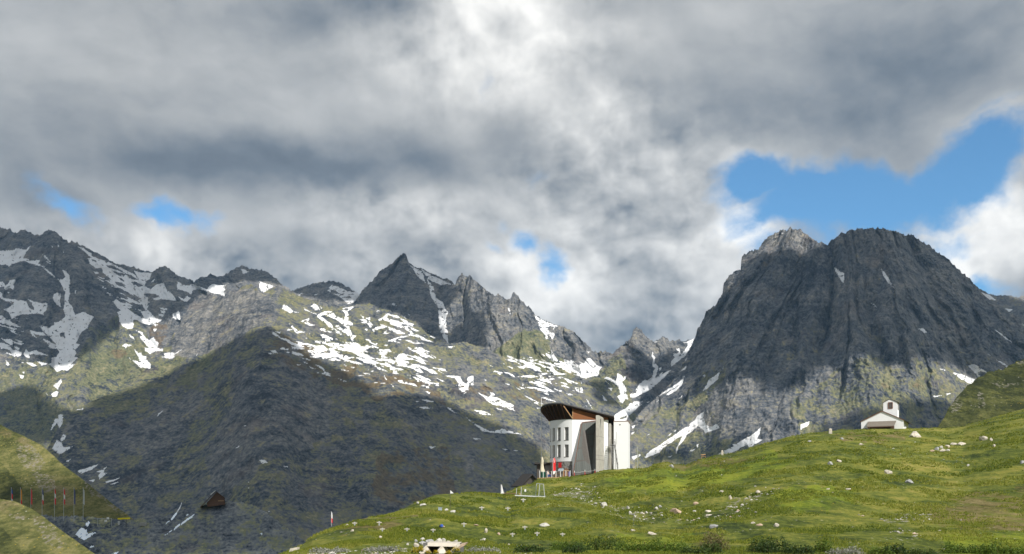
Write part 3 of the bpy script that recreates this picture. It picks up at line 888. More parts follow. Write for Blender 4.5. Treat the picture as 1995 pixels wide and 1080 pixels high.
def blur(a, n):
    for _ in range(n):
        p = np.pad(a, 1, mode='edge')
        a = (p[1:-1, 1:-1] * 2 + p[:-2, 1:-1] + p[2:, 1:-1] + p[1:-1, :-2] + p[1:-1, 2:]) / 6
    return a
num, den = blur(tot, 4), blur(cnt, 4)
cov = np.where(den > .02, num / np.maximum(den, 1e-6), 0)
on = cov > .5
thick = np.zeros((ny, nx)); er = on.copy()
for _ in range(24):
    thick += er
    q = np.pad(er, 1)
    er = er & q[:-2, 1:-1] & q[2:, 1:-1] & q[1:-1, :-2] & q[1:-1, 2:]
thick = blur(thick, 6) * CELL
yy, xx = np.mgrid[0:ny + 1, 0:nx + 1]
gx, gy = x0 + xx * CELL, y0 + yy * CELL
th = np.pad(thick, ((0, 1), (0, 1)), mode='edge')
puff = fbm(gx / 260, gy / 260, 700, 5, .55)
zt = ZC + 8 + th * (.30 + .30 * puff)
zb = ZC - 5 * fbm(gx / 120, gy / 120, 720, 3)
vid = -np.ones((2, ny + 1, nx + 1), int)
need = np.zeros((ny + 1, nx + 1), bool)
for a in (0, 1):
    for b in (0, 1):
        need[a:a + ny, b:b + nx] |= on
n = int(need.sum())
vid[0][need] = np.arange(n); vid[1][need] = np.arange(n) + n
cv = np.concatenate([np.stack([gx[need], gy[need], zb[need]], -1), np.stack([gx[need], gy[need], zt[need]], -1)])
J, I = np.nonzero(on)
fc = [np.stack([vid[0][J, I], vid[0][J + 1, I], vid[0][J + 1, I + 1], vid[0][J, I + 1]], -1),
      np.stack([vid[1][J, I], vid[1][J, I + 1], vid[1][J + 1, I + 1], vid[1][J + 1, I]], -1)]
onp = np.pad(on, 1)
for dj, di, (a, b) in ((-1, 0, ((0, 0), (0, 1))), (1, 0, ((1, 1), (1, 0))), (0, -1, ((1, 0), (0, 0))), (0, 1, ((0, 1), (1, 1)))):
    e = on & ~onp[1 + dj:1 + dj + ny, 1 + di:1 + di + nx]
    J, I = np.nonzero(e)
    p, q = (J + a[0], I + a[1]), (J + b[0], I + b[1])
    fc.append(np.stack([vid[0][p], vid[0][q], vid[1][q], vid[1][p]], -1))
fc = np.concatenate(fc)
me = bpy.data.meshes.new('shadow_cloud')
me.from_pydata(cv.tolist(), [], fc.tolist())
me.polygons.foreach_set('use_smooth', np.ones(len(me.polygons), bool))
cl = bpy.data.objects.new('shadow_cloud', me); col.objects.link(cl)
cl['kind'] = 'stuff'; cl['label'] = 'unseen cloud slab shaped to cast shade on the mountains'
m = bpy.data.materials.new('shadow_cloud_skin'); m.use_nodes = True
t = m.node_tree; t.nodes.clear(); N = NT(t)
d1 = N.n('ShaderNodeBsdfDiffuse'); d1.inputs[0].default_value = (.85, .86, .88, 1)
d2 = N.n('ShaderNodeBsdfTranslucent'); d2.inputs[0].default_value = (.88, .90, .94, 1)
mx = N.n('ShaderNodeMixShader'); mx.inputs[0].default_value = .55
t.links.new(d1.outputs[0], mx.inputs[1]); t.links.new(d2.outputs[0], mx.inputs[2])
o = N.n('ShaderNodeOutputMaterial'); t.links.new(mx.outputs[0], o.inputs[0])
me.materials.append(m)


# ---------------------------------------------------------------- haze in the valley air
def box_mesh(name, lo, hi):
    me = bpy.data.meshes.new(name)
    x, y, z = zip(lo, hi)
    v = [(a, b, c) for c in z for b in y for a in x]
    me.from_pydata(v, [], [(0, 2, 3, 1), (4, 5, 7, 6), (0, 1, 5, 4), (2, 6, 7, 3), (0, 4, 6, 2), (1, 3, 7, 5)])
    o = bpy.data.objects.new(name, me); col.objects.link(o)
    return o
hz = box_mesh('haze', (-9000, -900, -122.0), (9000, 9000, 1480.0))
hz['kind'] = 'stuff'
m = bpy.data.materials.new('valley_air'); m.use_nodes = True
t = m.node_tree; t.nodes.clear(); N = NT(t)
vs = N.n('ShaderNodeVolumePrincipled')
vs.inputs['Color'].default_value = (.40, .66, 1.0, 1)
vs.inputs['Density'].default_value = 3.2e-5
vs.inputs['Anisotropy'].default_value = .1
o = N.n('ShaderNodeOutputMaterial'); t.links.new(vs.outputs[0], o.inputs['Volume'])
hz.data.materials.append(m)

# ---------------------------------------------------------------- ground sheet reaching past the mountains
gb = bpy.data.meshes.new('ground')
gb.from_pydata([(-8900, -850, -120), (8900, -850, -120), (8900, 8900, -120), (-8900, 8900, -120)], [], [(0, 1, 2, 3)])
gbo = bpy.data.objects.new('ground', gb); col.objects.link(gbo); gbo['kind'] = 'structure'

# ---------------------------------------------------------------- meadow material
def meadow_material(name, k=1.0, bright=1.0, tan=0.0):
    """k scales the size of the pattern, bright the albedo"""
    m = bpy.data.materials.new(name)
    m.use_nodes = True
    t = m.node_tree; t.nodes.clear(); N = NT(t)
    pos = N.n('ShaderNodeNewGeometry').outputs['Position']
    at_ = N.n('ShaderNodeAttribute', attribute_name='cover')
    sp = N.n('ShaderNodeSeparateColor'); t.links.new(at_.outputs['Color'], sp.inputs[0])
    stone, lush, brown, dark = sp.outputs[0], sp.outputs[1], sp.outputs[2], at_.outputs['Alpha']
    a = N.noise(pos, 0.035 * k, 6, .6).outputs[0]
    st = N.v('MULTIPLY', pos, (1.0, 0.42, 1.6))
    b = N.noise(st, 0.30 * k, 7, .62).outputs[0]
    c = N.noise(st, 1.7 * k, 6, .68).outputs[0]
    e = N.noise(pos, 6.0 * k, 4, .7).outputs[0]
    f = N.m('MULTIPLY_ADD', N.m('SUBTRACT', a, .5), .8, .49)
    f = N.m('MULTIPLY_ADD', N.m('SUBTRACT', b, .5), .95, f)
    f = N.m('MULTIPLY_ADD', N.m('SUBTRACT', c, .5), .75, f)
    f = N.m('MULTIPLY_ADD', N.m('SUBTRACT', e, .5), .3, f)
    f = N.m('ADD', f, N.m('MULTIPLY', dark, -.16))
    B = bright
    g = N.ramp(f, [(.24, (.022 * B, .036 * B, .007 * B)), (.4, (.068 * B, .088 * B, .013 * B)), (.53, (.120 * B, .137 * B, .021 * B)), (.66, (.195 * B, .185 * B, .034 * B)), (.8, (.25 * B, .215 * B, .062 * B))])
    lg = N.ramp(f, [(.26, (.04, .07, .008)), (.45, (.12, .165, .015)), (.6, (.21, .245, .02)), (.8, (.32, .31, .04))])
    col_ = N.mix(N.step(N.m('MULTIPLY_ADD', N.m('SUBTRACT', b, .5), 1.4, lush), .3, .7), g, lg)
    hb = N.ramp(f, [(.3, (.05, .038, .014)), (.5, (.125, .098, .034)), (.7, (.24, .19, .09))])
    col_ = N.mix(N.step(N.m('MULTIPLY_ADD', N.m('SUBTRACT', b, .5), 1.8, brown), .42, .75, 0, .85), col_, hb)
    sc_ = N.ramp(N.noise(pos, 3.2 * k, 5, .75).outputs[0], [(.35, (.10, .095, .085)), (.5, (.27, .25, .22)), (.65, (.5, .47, .42))])
    col_ = N.mix(N.step(N.m('MULTIPLY_ADD', N.m('SUBTRACT', c, .5), 2.4, stone), .5, .75), col_, sc_)
    if tan: col_ = N.mix(tan, col_, N.ramp(f, [(.3, (.05, .05, .022)), (.5, (.13, .118, .058)), (.7, (.25, .215, .13))]))
    # dots of white and yellow flowers
    vo = N.n('ShaderNodeTexVoronoi'); t.links.new(pos, vo.inputs['Vector']); vo.inputs['Scale'].default_value = 1.25 * k
    fl = N.m('MULTIPLY', N.step(vo.outputs['Distance'], .16, .09), N.step(N.noise(pos, .10 * k, 3, .5).outputs[0], .47, .56))
    col_ = N.mix(N.m('MULTIPLY', fl, .85), col_, N.ramp(N.noise(pos, .06 * k, 2, .5).outputs[0], [(.47, (.55, .38, .03)), (.53, (.55, .53, .46))]))
    bp = N.n('ShaderNodeBump')
    bp.inputs['Strength'].default_value = .9
    bp.inputs['Distance'].default_value = .45 / k
    t.links.new(N.m('ADD', N.m('MULTIPLY', c, .8), N.m('ADD', b, N.m('MULTIPLY', e, .3))), bp.inputs['Height'])
    pb = N.n('ShaderNodeBsdfPrincipled')
    t.links.new(col_, pb.inputs['Base Color'])
    pb.inputs['Roughness'].default_value = .9
    pb.inputs['Specular IOR Level'].default_value = .15
    t.links.new(bp.outputs[0], pb.inputs['Normal'])
    o = N.n('ShaderNodeOutputMaterial'); t.links.new(pb.outputs[0], o.inputs[0])
    return m
M_MEADOW = meadow_material('meadow', 1.0, 1.28)
M_HILL = meadow_material('hill_turf', .35, 1.15, .5)
M_MOUND = meadow_material('mound_turf', .35, .8, .35)
gb.materials.append(M_HILL)

# ---------------------------------------------------------------- the green hills at the sides
def hill(name, ridge, base, dist, seed, paint, amp=1.0, back=120, tip=.8, m=None):
    us = np.arange(ridge[0][0], ridge[-1][0] + 1.5, 1.5)
    vr = poly_interp(us, ridge) + tip * fbm(us / 10, us * 0, seed + 3, 4, .6) * 2
    vb = base(us) if callable(base) else np.full(us.shape, float(base))
    nr = int((vb - vr).max() / 1.5)
    t = np.linspace(0, 1, nr)[:, None]
    v = vr + (vb - vr) * t; u = np.broadcast_to(us, v.shape)
    D = dist(u, v)
    d = 9 * fbm(u / 60, v / 45, seed + 1, 4) + 4 * fbm(u / 14, v / 9, seed + 2, 4, .6) + 2 * (ridged(u / 9, v / 7, seed + 4, 3) - .5)
    mk = np.zeros(v.shape + (4,)); paint(u, v, mk)
    d = d + 3.0 * (mk[..., 0] > .5) * (ridged(u / 8, v / 8, seed + 5, 3) - .3)
    D = D - d * amp * D / F
    V = np.stack([(u - UC) / F * D, D, (VH - v) / F * D], -1)
    rows = []
    for k_ in range(5, 0, -1):
        f = k_ / 5; b = V[0].copy()
        b[:, 1] += back * f; b[:, 0] += back * f * b[:, 0] / V[0][:, 1]; b[:, 2] -= back * .4 * f * (.4 + f)
        rows.append(b)
    o = grid_mesh(name, np.concatenate([np.stack(rows), V]), np.concatenate([np.repeat(mk[:1], 5, 0), mk]))
    o['kind'] = 'structure'; o.data.materials.append(m or M_HILL)
    return V

def p_h1(u, v, mk):
    mk[..., 0] = .55 * area(u, v, parse("30,865 70,870 90,905 70,920 40,905\n60,920 110,930 110,960 80,960\n150,925 220,975 250,1005 235,1005 180,965"), 9, 611) + .2 * smooth(fbm(u / 12, v / 8, 77, 4), .2, .5)
    mk[..., 2] = .5 * area(u, v, parse("-80,825 0,830 60,860 60,880 0,850 -80,860\n90,930 140,960 150,1000 110,970"), 8, 621)
    mk[..., 3] = .9 * area(u, v, parse("-80,880 0,900 25,925 45,955 30,1000 -80,1000"), 10, 631)
hill('green_hill', [(-90, 790), (-40, 808), (0, 827), (20, 838), (40, 847), (60, 857), (80, 867), (100, 884), (125, 908), (150, 926), (175, 945), (200, 966), (225, 986), (250, 1004), (262, 1014), (285, 1030)], 1024,
     lambda u, v: 499 + (1012 - v) * .62, 31, p_h1)
def p_h2(u, v, mk):
    mk[..., 0] = .5 * area(u, v, parse("60,1000 110,1030 130,1070 90,1060 70,1030\n20,1000 50,1005 40,1020 15,1010"), 8, 612) + .2 * smooth(fbm(u / 12, v / 8, 87, 4), .2, .5)
    mk[..., 2] = .55 * area(u, v, parse("-80,970 10,975 60,995 90,1015 50,1010 0,1000 -80,1000"), 8, 622)
    mk[..., 3] = .9 * area(u, v, parse("-80,1020 10,1030 30,1060 50,1085 -80,1110"), 9, 632)
hill('green_hill', [(-90, 940), (-40, 958), (0, 972), (30, 977), (45, 984), (60, 990), (90, 1011), (120, 1034), (150, 1055), (180, 1076), (215, 1100), (240, 1122)], 1124,
     lambda u, v: 306 + (1085 - v) * .5, 41, p_h2)
def p_h3(u, v, mk):
    mk[..., 0] = .5 * area(u, v, parse("1980,700 2000,700 2010,712 1985,715\n1905,765 1915,760 1920,790 1905,795\n1925,748 1960,745 1990,750 1950,756\n1850,790 1870,770 1875,790 1855,810"), 5, 613) + .1 * smooth(fbm(u / 10, v / 8, 97, 4), .3, .6)
    mk[..., 2] = .35 * area(u, v, parse("1870,800 1910,765 1930,765 1890,800\n1940,720 2000,715 2000,735 1950,735"), 6, 623)
    mk[..., 3] = .95 + .25 * fbm(u / 20, v / 12, 98, 3)
hill('green_hill', [(1800, 850), (1827, 832), (1834, 820), (1841, 811), (1848, 797), (1853, 787), (1864, 775), (1874, 762), (1886, 752), (1898, 742), (1912, 733), (1927, 724), (1940, 722), (1951, 721), (1966, 713), (1980, 704), (1995, 701), (2040, 690), (2100, 680)], 880,
     lambda u, v: 400 + (840 - v) * .9, 51, p_h3, amp=2.4, tip=3.4, m=M_MOUND)

# ---------------------------------------------------------------- foreground meadow
R_MEADOW = [(-140, 1168), (0, 1150), (200, 1130), (400, 1108), (500, 1092), (540, 1080), (560, 1071), (578, 1063), (597, 1054), (609, 1043), (646, 1030), (689, 1016), (731, 1006), (766, 997), (789, 989), (811, 979), (834, 970.5), (850, 967), (869, 965.5), (903, 964), (925, 961), (940, 960), (960, 960.5), (983, 961), (994, 957), (1011, 947), (1034, 942), (1043, 935), (1049, 932), (1085, 930), (1119, 927), (1149, 923.5), (1166, 918.5), (1177, 915), (1204, 914), (1230, 913), (1260, 912), (1275, 905), (1290, 901), (1300, 900), (1312, 905), (1336, 906.5), (1345, 904), (1360, 897), (1393, 887), (1424, 884.5), (1455, 875), (1485, 865), (1512, 858), (1541, 851), (1580, 843), (1600, 841.5), (1630, 838), (1677, 836.5), (1777, 836), (1804, 836), (1826, 835), (1844, 836), (1875, 831.5), (1906, 821.5), (1936, 811), (1963, 804), (1995, 796), (2050, 786), (2140, 775)]
DR = [(-140, 62), (400, 68), (560, 84), (700, 108), (830, 145), (960, 180), (985, 190), (1050, 212), (1230, 213), (1400, 222), (1680, 234), (1995, 238), (2140, 238)]
us_g = np.arange(-140, 2140, 1.5)
vr_g = poly_interp(us_g, R_MEADOW) + fbm(us_g / 22, us_g * 0, 203, 4, .6) * 1.1
dr_g = poly_interp(us_g, DR)
VB, DB = 1086.0, 60.0
vb_g = np.maximum(VB, vr_g + 14)
db_g = np.where(vr_g + 14 > VB, dr_g - 6, DB)
NRG = 215
tt = np.linspace(1, 0, NRG)[:, None]       # 1 = crest, 0 = bottom of the frame
v_g = vr_g + (vb_g - vr_g) * (1 - tt); u_g = np.broadcast_to(us_g, v_g.shape)
D_g = db_g + (dr_g - db_g) * (1 - (1 - tt) ** .62)
# a low bank runs down from the fenced terrace; the slope behind it sets back
crease = np.interp(u_g, [940, 1000, 1065, 1110, 1160, 1200, 1240, 1300, 1500], [955, 962, 969, 977, 987, 1000, 1014, 1024, 1030])
wid = np.interp(u_g, [960, 1040, 1200, 1280, 1420], [0, 1, 1, .6, 0])
D_g = D_g + 13 * wid * (smooth(crease - v_g, -5, 5)) * np.clip((v_g - vr_g) / 25, 0, 1)
X0 = (u_g - UC) / F * D_g
hump = 1.5 * fbm(X0 / 26, D_g / 46, 211, 3) + .34 * fbm(X0 / 7, D_g / 15, 212, 4) + .24 * (ridged(X0 / 3.1 + .12 * D_g, D_g / 6, 213, 3) - .5) + .10 * fbm(X0 / .9, D_g / 2.2, 214, 2)
V_g = np.stack([X0, D_g, (VH - v_g) / F * D_g], -1)
V_g[..., 2] += hump * (.35 + .65 * (1 - tt)) * smooth(D_g, 50, 90) * .8
mk_g = np.zeros(v_g.shape + (4,))
wz = np.clip(fbm(X0 / 5, D_g / 9, 217, 4) + .5, 0, 1)
mk_g[..., 0] = np.clip(area(u_g, v_g, parse("1072,962 1100,950 1140,944 1165,950 1170,975 1185,985 1160,985 1110,975\n1150,980 1240,985 1300,1005 1400,1000 1500,985 1480,1010 1380,1015 1280,1018 1200,1005\n560,1074 620,1066 700,1072 800,1066 860,1076 700,1090 560,1090\n760,1046 905,1045 915,1056 780,1062\n1665,1002 1720,1015 1760,1000 1850,1012 1840,1022 1740,1024\n1735,1040 1760,1036 1800,1050 1850,1052 1740,1050\n1320,1010 1400,985 1480,960 1530,952 1500,970 1420,1000"), 9, 641) * .5 * (.45 + wz * .8), 0, 1)
mk_g[..., 0] *= np.where(v_g < 970, 1, .82)
mk_g[..., 1] = area(u_g, v_g, parse("1180,925 1300,915 1420,900 1500,880 1560,900 1420,945 1300,960 1190,960\n1490,965 1560,955 1680,955 1660,985 1540,1000\n1840,1050 2000,1040 2000,1090 1840,1090\n1240,1045 1350,1040 1360,1080 1160,1085 1080,1060"), 18, 651) * .55 + .08
mk_g[..., 2] = np.clip(area(u_g, v_g, parse("1800,990 1900,960 2140,930 2140,1050 1900,1050 1820,1030\n1290,905 1420,892 1500,885 1450,900 1330,915\n930,960 990,962 985,968 920,968\n1600,845 1760,842 1770,860 1640,862\n640,1020 800,1000 850,1010 760,1030 660,1040\n1340,1060 1400,1050 1400,1085 1340,1085"), 14, 661) * .6 + .12 * fbm(X0 / 14, D_g / 24, 219, 3), 0, 1)
mk_g[..., 3] = np.clip(area(u_g, v_g, parse("1090,990 1180,1000 1260,1018 1200,1022 1080,1015\n880,985 1060,990 1060,1006 900,1004\n1300,1025 1420,1018 1480,1035 1380,1045 1280,1042\n1700,935 1800,920 1850,930 1760,955\n1840,900 1995,870 1995,900 1880,925\n1220,965 1300,975 1250,985"), 14, 671) * .6, 0, 1)
rows = []
for k_ in range(6, 0, -1):           # the far side of the hill
    f = k_ / 6; b = V_g[0].copy(); L = 70.0
    b[:, 1] += L * f; b[:, 0] += L * f * (b[:, 0] / b[:, 1]); b[:, 2] -= 14 * f + 22 * f * f
    rows.append(b)
near = []
for dd in (50, 38, 26, 14, 4, -12, -40):   # the ground between here and the camera
    b = V_g[-1].copy(); b[:, 1] = np.minimum(b[:, 1] - (DB - dd), dd + 0 * b[:, 1]) if dd < DB else b[:, 1]
    b[:, 2] = V_g[-1][:, 2] + (-1.75 - V_g[-1][:, 2]) * min(1, (60 - dd) / 56.0)
    near.append(b)
VA = np.concatenate([np.stack(rows), V_g, np.stack(near)])
MA = np.concatenate([np.repeat(mk_g[:1], 6, 0), mk_g, np.repeat(mk_g[-1:], 7, 0)])
mead = grid_mesh('meadow', VA, MA)
mead['kind'] = 'structure'; mead.data.materials.append(M_MEADOW)
VPX = VH - V_g[..., 2] / V_g[..., 1] * F      # where each meadow vertex shows in the photo

def ground(u, v):
    """point of the meadow seen at a photo pixel"""
    c = int(round((u - us_g[0]) / 1.5)); c = min(max(c, 0), len(us_g) - 1)
    r = int(np.argmin(np.abs(VPX[:, c] - v)))
    return V_g[r, c].copy()
def ground_xy(x, y):
    """meadow height at a plan position"""
    d2 = (V_g[..., 0][::2, ::2] - x) ** 2 + (V_g[..., 1][::2, ::2] - y) ** 2
    r, c = np.unravel_index(np.argmin(d2), d2.shape)
    return float(V_g[r * 2, c * 2, 2])

# ---------------------------------------------------------------- materials for built things
def mat(name, c, rough=.7, var=.25, scale=3.0, bump=0.0, metal=0.0, spec=.3, c2=None, detail=5):
    m = bpy.data.materials.new(name); m.use_nodes = True
    t = m.node_tree; t.nodes.clear(); N = NT(t)
    tc_ = N.n('ShaderNodeTexCoord').outputs['Object']
    n = N.noise(tc_, scale, detail, .6).outputs[0]
    a = tuple(x * (1 - var) for x in c); b = tuple(min(1, x * (1 + var)) for x in (c2 or c))
    cc = N.ramp(n, [(.3, a), (.7, b)])
    pb = N.n('ShaderNodeBsdfPrincipled')
    t.links.new(cc, pb.inputs['Base Color'])
    pb.inputs['Roughness'].default_value = rough
    pb.inputs['Metallic'].default_value = metal
    pb.inputs['Specular IOR Level'].default_value = spec
    if bump:
        bp = N.n('ShaderNodeBump'); bp.inputs['Strength'].default_value = .7; bp.inputs['Distance'].default_value = bump
        t.links.new(n, bp.inputs['Height']); t.links.new(bp.outputs[0], pb.inputs['Normal'])
    o = N.n('ShaderNodeOutputMaterial'); t.links.new(pb.outputs[0], o.inputs[0])
    return m

def mat_boards(name, c1, c2, pitch, axis=2, rough=.7):
    """boards or bands: stripes along one axis with grain"""
    m = bpy.data.materials.new(name); m.use_nodes = True
    t = m.node_tree; t.nodes.clear(); N = NT(t)
    tc_ = N.n('ShaderNodeTexCoord').outputs['Object']
    s3 = N.n('ShaderNodeSeparateXYZ'); t.links.new(tc_, s3.inputs[0])
    q = N.m('DIVIDE', s3.outputs[axis], pitch)
    fr = N.m('FRACT', q); fl = N.m('FLOOR', q)
    wn = N.n('ShaderNodeTexWhiteNoise', noise_dimensions='1D'); t.links.new(fl, wn.inputs['W'])
    gr = N.noise(N.v('MULTIPLY', tc_, tuple(12.0 if i == axis else .9 for i in range(3))), 1.6, 5, .6).outputs[0]
    cc = N.mix(N.m('MULTIPLY_ADD', wn.outputs[0], .55, N.m('MULTIPLY', gr, .5)), c1, c2)
    cc = N.mix(N.step(fr, .88, .97, 0, .75), cc, tuple(x * .25 for x in c1))
    pb = N.n('ShaderNodeBsdfPrincipled'); t.links.new(cc, pb.inputs['Base Color'])
    pb.inputs['Roughness'].default_value = rough; pb.inputs['Specular IOR Level'].default_value = .25
    o = N.n('ShaderNodeOutputMaterial'); t.links.new(pb.outputs[0], o.inputs[0])
    return m

M = {
 'plaster': mat('white_render', (.86, .86, .86), .85, .025, .6, .002),
 'limewash': mat('white_limewash', (.91, .91, .91), .9, .03, 1.2, .003),
 'stone_wall': mat('dark_stone_wall', (.14, .135, .125), .9, .6, 2.6, .03, c2=(.26, .25, .23)),
 'concrete': mat('concrete', (.42, .40, .35), .85, .16, 1.1, .004),
 'concrete_pale': mat('pale_concrete', (.56, .51, .43), .85, .2, 1.6, .01),
 'concrete_dark': mat('dark_concrete', (.14, .14, .135), .9, .3, 1.6, .01),  # plain dark tone for slabs, joints and the inlet's back
 'timber': mat_boards('larch_cladding', (.17, .062, .022), (.34, .14, .055), .30),
 'timber_dark': mat('brown_rafter', (.07, .033, .016), .75, .3, 4),
 'timber_pale': mat('weathered_beam', (.36, .22, .11), .75, .25, 4),
 'soffit': mat_boards('dark_soffit_boards', (.020, .011, .007), (.036, .019, .011), .22, 0),
 'roof': mat('grey_roof_membrane', (.11, .11, .115), .75, .2, 1.5, .01),
 'rust': mat('rusty_trim', (.20, .085, .045), .7, .3, 5),
 'slate': mat_boards('grey_louvre_panel', (.07, .08, .074), (.12, .13, .12), .42, 0, .5),
 'frame_dark': mat('dark_frame', (.085, .075, .065), .5, .2, 4),
 'glass': mat('window_glass', (.20, .20, .19), .15, .25, 1.0, spec=.6),
 'steel': mat('galvanised_steel', (.50, .52, .53), .45, .15, 6, metal=.5),
 'steel_dark': mat('dark_steel', (.10, .10, .10), .5, .2, 6, metal=.3),
 'shingle': mat_boards('wood_shingles', (.14, .118, .096), (.26, .228, .19), .16),
 'shingle_dark': mat('dark_shingle_roof', (.055, .05, .047), .85, .35, 5, .02),
 'wood': mat('plain_wood', (.50, .31, .14), .7, .25, 5),
 'wood_brown': mat('brown_wood', (.13, .07, .04), .75, .3, 4),
 'white_paint': mat('white_paint', (.80, .80, .78), .5, .06, 4),
 'red': mat('red_cloth', (.72, .03, .03), .7, .15, 3),
 'red_paint': mat('red_paint', (.62, .05, .04), .5, .12, 3),
 'orange': mat('orange_cloth', (.80, .33, .04), .7, .15, 3),
 'yellow': mat('yellow_paint', (.86, .72, .02), .5, .1, 3),
 'blue': mat('blue_cloth', (.04, .10, .42), .7, .15, 3),
 'navy': mat('navy_cloth', (.03, .05, .20), .7, .15, 3),
 'white_cloth': mat('white_cloth', (.78, .78, .77), .8, .08, 3),
 'grey_cloth': mat('grey_cloth', (.55, .57, .56), .8, .1, 3),
 'canvas': mat('beige_canvas', (.62, .56, .42), .85, .2, 2.5, .02),
 'green_paint': mat('dark_green_paint', (.012, .085, .055), .5, .15, 3),
 'skin': mat('skin', (.62, .36, .27), .6, .06, 8),
 'hair': mat('light_hair', (.30, .20, .12), .7, .2, 20),
 'denim': mat('denim', (.07, .14, .36), .8, .15, 10),
 'dark_cloth': mat('dark_cloth', (.035, .04, .06), .8, .2, 8),
 'wicker': mat('brown_wicker', (.18, .10, .065), .8, .4, 14, .01),
 'lid': mat('blue_grey_metal', (.42, .50, .56), .4, .15, 2, metal=.4),
 'rock_pale': mat('pale_gneiss', (.52, .47, .39), .9, .35, 2.6, .04, detail=8),
 'rock_white': mat('whitish_stone', (.48, .46, .41), .9, .3, 3.0, .03, detail=8),
 'rock_grey': mat('grey_gneiss', (.34, .34, .33), .9, .4, 2.6, .04, detail=8),
 'rock_red': mat('reddish_stone', (.44, .33, .24), .9, .35, 2.6, .04, detail=8),
}

# ---------------------------------------------------------------- builders
class MB:
    """gathers faces in world space; build() links them as ONE mesh"""
    def __init__(s): s.v = []; s.f = []; s.mi = []; s.cur = 0
    def add(s, vs, fs):
        o = len(s.v); s.v += [tuple(map(float, p)) for p in vs]
        for f in fs: s.f.append([o + i for i in f]); s.mi.append(s.cur)
    def prism(s, a, b):
        """two matching outlines joined into a closed solid"""
        n = len(a)
        s.add(list(a) + list(b), [list(range(n))[::-1], list(range(n, 2 * n))] + [[i, (i + 1) % n, n + (i + 1) % n, n + i] for i in range(n)])
    def extrude(s, a, d):
        s.prism(a, [tuple(p[i] + d[i] for i in range(3)) for p in a])
    def box(s, lo, hi, rz=0.0, piv=None):
        x0_, y0_, z0_ = lo; x1_, y1_, z1_ = hi
        a = [(x0_, y0_), (x1_, y0_), (x1_, y1_), (x0_, y1_)]
        if rz:
            px, py = piv or ((x0_ + x1_) / 2, (y0_ + y1_) / 2); c, sn = math.cos(rz), math.sin(rz)
            a = [(px + (x - px) * c - (y - py) * sn, py + (x - px) * sn + (y - py) * c) for x, y in a]
        s.prism([(x, y, z0_) for x, y in a], [(x, y, z1_) for x, y in a])
    def bar(s, p, q, w, h=None):
        """square bar from p to q"""
        h = h or w; p, q = Vector(p), Vector(q); d = (q - p).normalized()
        up = Vector((0, 0, 1)) if abs(d.z) < .95 else Vector((0, 1, 0))
        a = d.cross(up).normalized() * w / 2; b = a.cross(d).normalized() * h / 2
        o = [a + b, -a + b, -a - b, a - b]
        s.prism([p + k for k in o], [q + k for k in o])
    def tube(s, pts_, r, n=8):
        """round bar through points; r may be a list"""
        pts_ = [Vector(p) for p in pts_]; rs_ = r if isinstance(r, (list, tuple)) else [r] * len(pts_)
        o = len(s.v); m_ = len(pts_)
        for i, p in enumerate(pts_):
            d = (pts_[min(i + 1, m_ - 1)] - pts_[max(i - 1, 0)]).normalized()
            up = Vector((0, 0, 1)) if abs(d.z) < .9 else Vector((0, 1, 0))
            a = d.cross(up).normalized(); b = a.cross(d)
            for k_ in range(n):
                w = 2 * math.pi * k_ / n
                s.v.append(tuple(p + (a * math.cos(w) + b * math.sin(w)) * rs_[i]))
        for i in range(m_ - 1):
            for k_ in range(n):
                s.f.append([o + i * n + k_, o + i * n + (k_ + 1) % n, o + (i + 1) * n + (k_ + 1) % n, o + (i + 1) * n + k_]); s.mi.append(s.cur)
        s.f.append([o + k_ for k_ in range(n)][::-1]); s.mi.append(s.cur)
        s.f.append([o + (m_ - 1) * n + k_ for k_ in range(n)]); s.mi.append(s.cur)
    def sphere(s, c, r, sc3=(1, 1, 1), nu=12, nv=8):
        o = len(s.v)
        for j in range(1, nv):
            th_ = math.pi * j / nv
            for i in range(nu):
                ph = 2 * math.pi * i / nu
                s.v.append((c[0] + r * sc3[0] * math.sin(th_) * math.cos(ph), c[1] + r * sc3[1] * math.sin(th_) * math.sin(ph), c[2] + r * sc3[2] * math.cos(th_)))
        a = len(s.v); s.v += [(c[0], c[1], c[2] + r * sc3[2]), (c[0], c[1], c[2] - r * sc3[2])]
        for j in range(nv - 2):
            for i in range(nu):
                s.f.append([o + j * nu + i, o + (j + 1) * nu + i, o + (j + 1) * nu + (i + 1) % nu, o + j * nu + (i + 1) % nu]); s.mi.append(s.cur)
        for i in range(nu):
            s.f.append([a, o + i, o + (i + 1) % nu]); s.mi.append(s.cur)
            s.f.append([a + 1, o + (nv - 2) * nu + (i + 1) % nu, o + (nv - 2) * nu + i]); s.mi.append(s.cur)
    def build(s, name, m, parent=None, smooth_=False, fix=True):
        me = bpy.data.meshes.new(name)
        off = parent_loc(parent) if parent is not None else Vector((0, 0, 0))
        me.from_pydata([tuple(Vector(p) - off) for p in s.v], [], s.f)
        for q in (m if isinstance(m, (list, tuple)) else [m]): me.materials.append(q)
        me.polygons.foreach_set('material_index', s.mi)
        if smooth_: me.polygons.foreach_set('use_smooth', np.ones(len(me.polygons), bool))
        if fix:
            bm = bmesh.new(); bm.from_mesh(me); bmesh.ops.recalc_face_normals(bm, faces=bm.faces); bm.to_mesh(me); bm.free()
        o = bpy.data.objects.new(name, me); col.objects.link(o)
        if parent is not None: o.parent = parent
        return o

def parent_loc(p):
    v = Vector((0, 0, 0))
    while p is not None: v = v + p.location; p = p.parent
    return v

def tag(o, label, cat, group=None):
    o['label'] = label; o['category'] = cat
    if group: o['group'] = group
    return o

def thing(name, loc, label, cat, group=None):
    o = bpy.data.objects.new(name, None); col.objects.link(o)
    o.empty_display_size = .3; o.location = tuple(map(float, loc))
    return tag(o, label, cat, group)

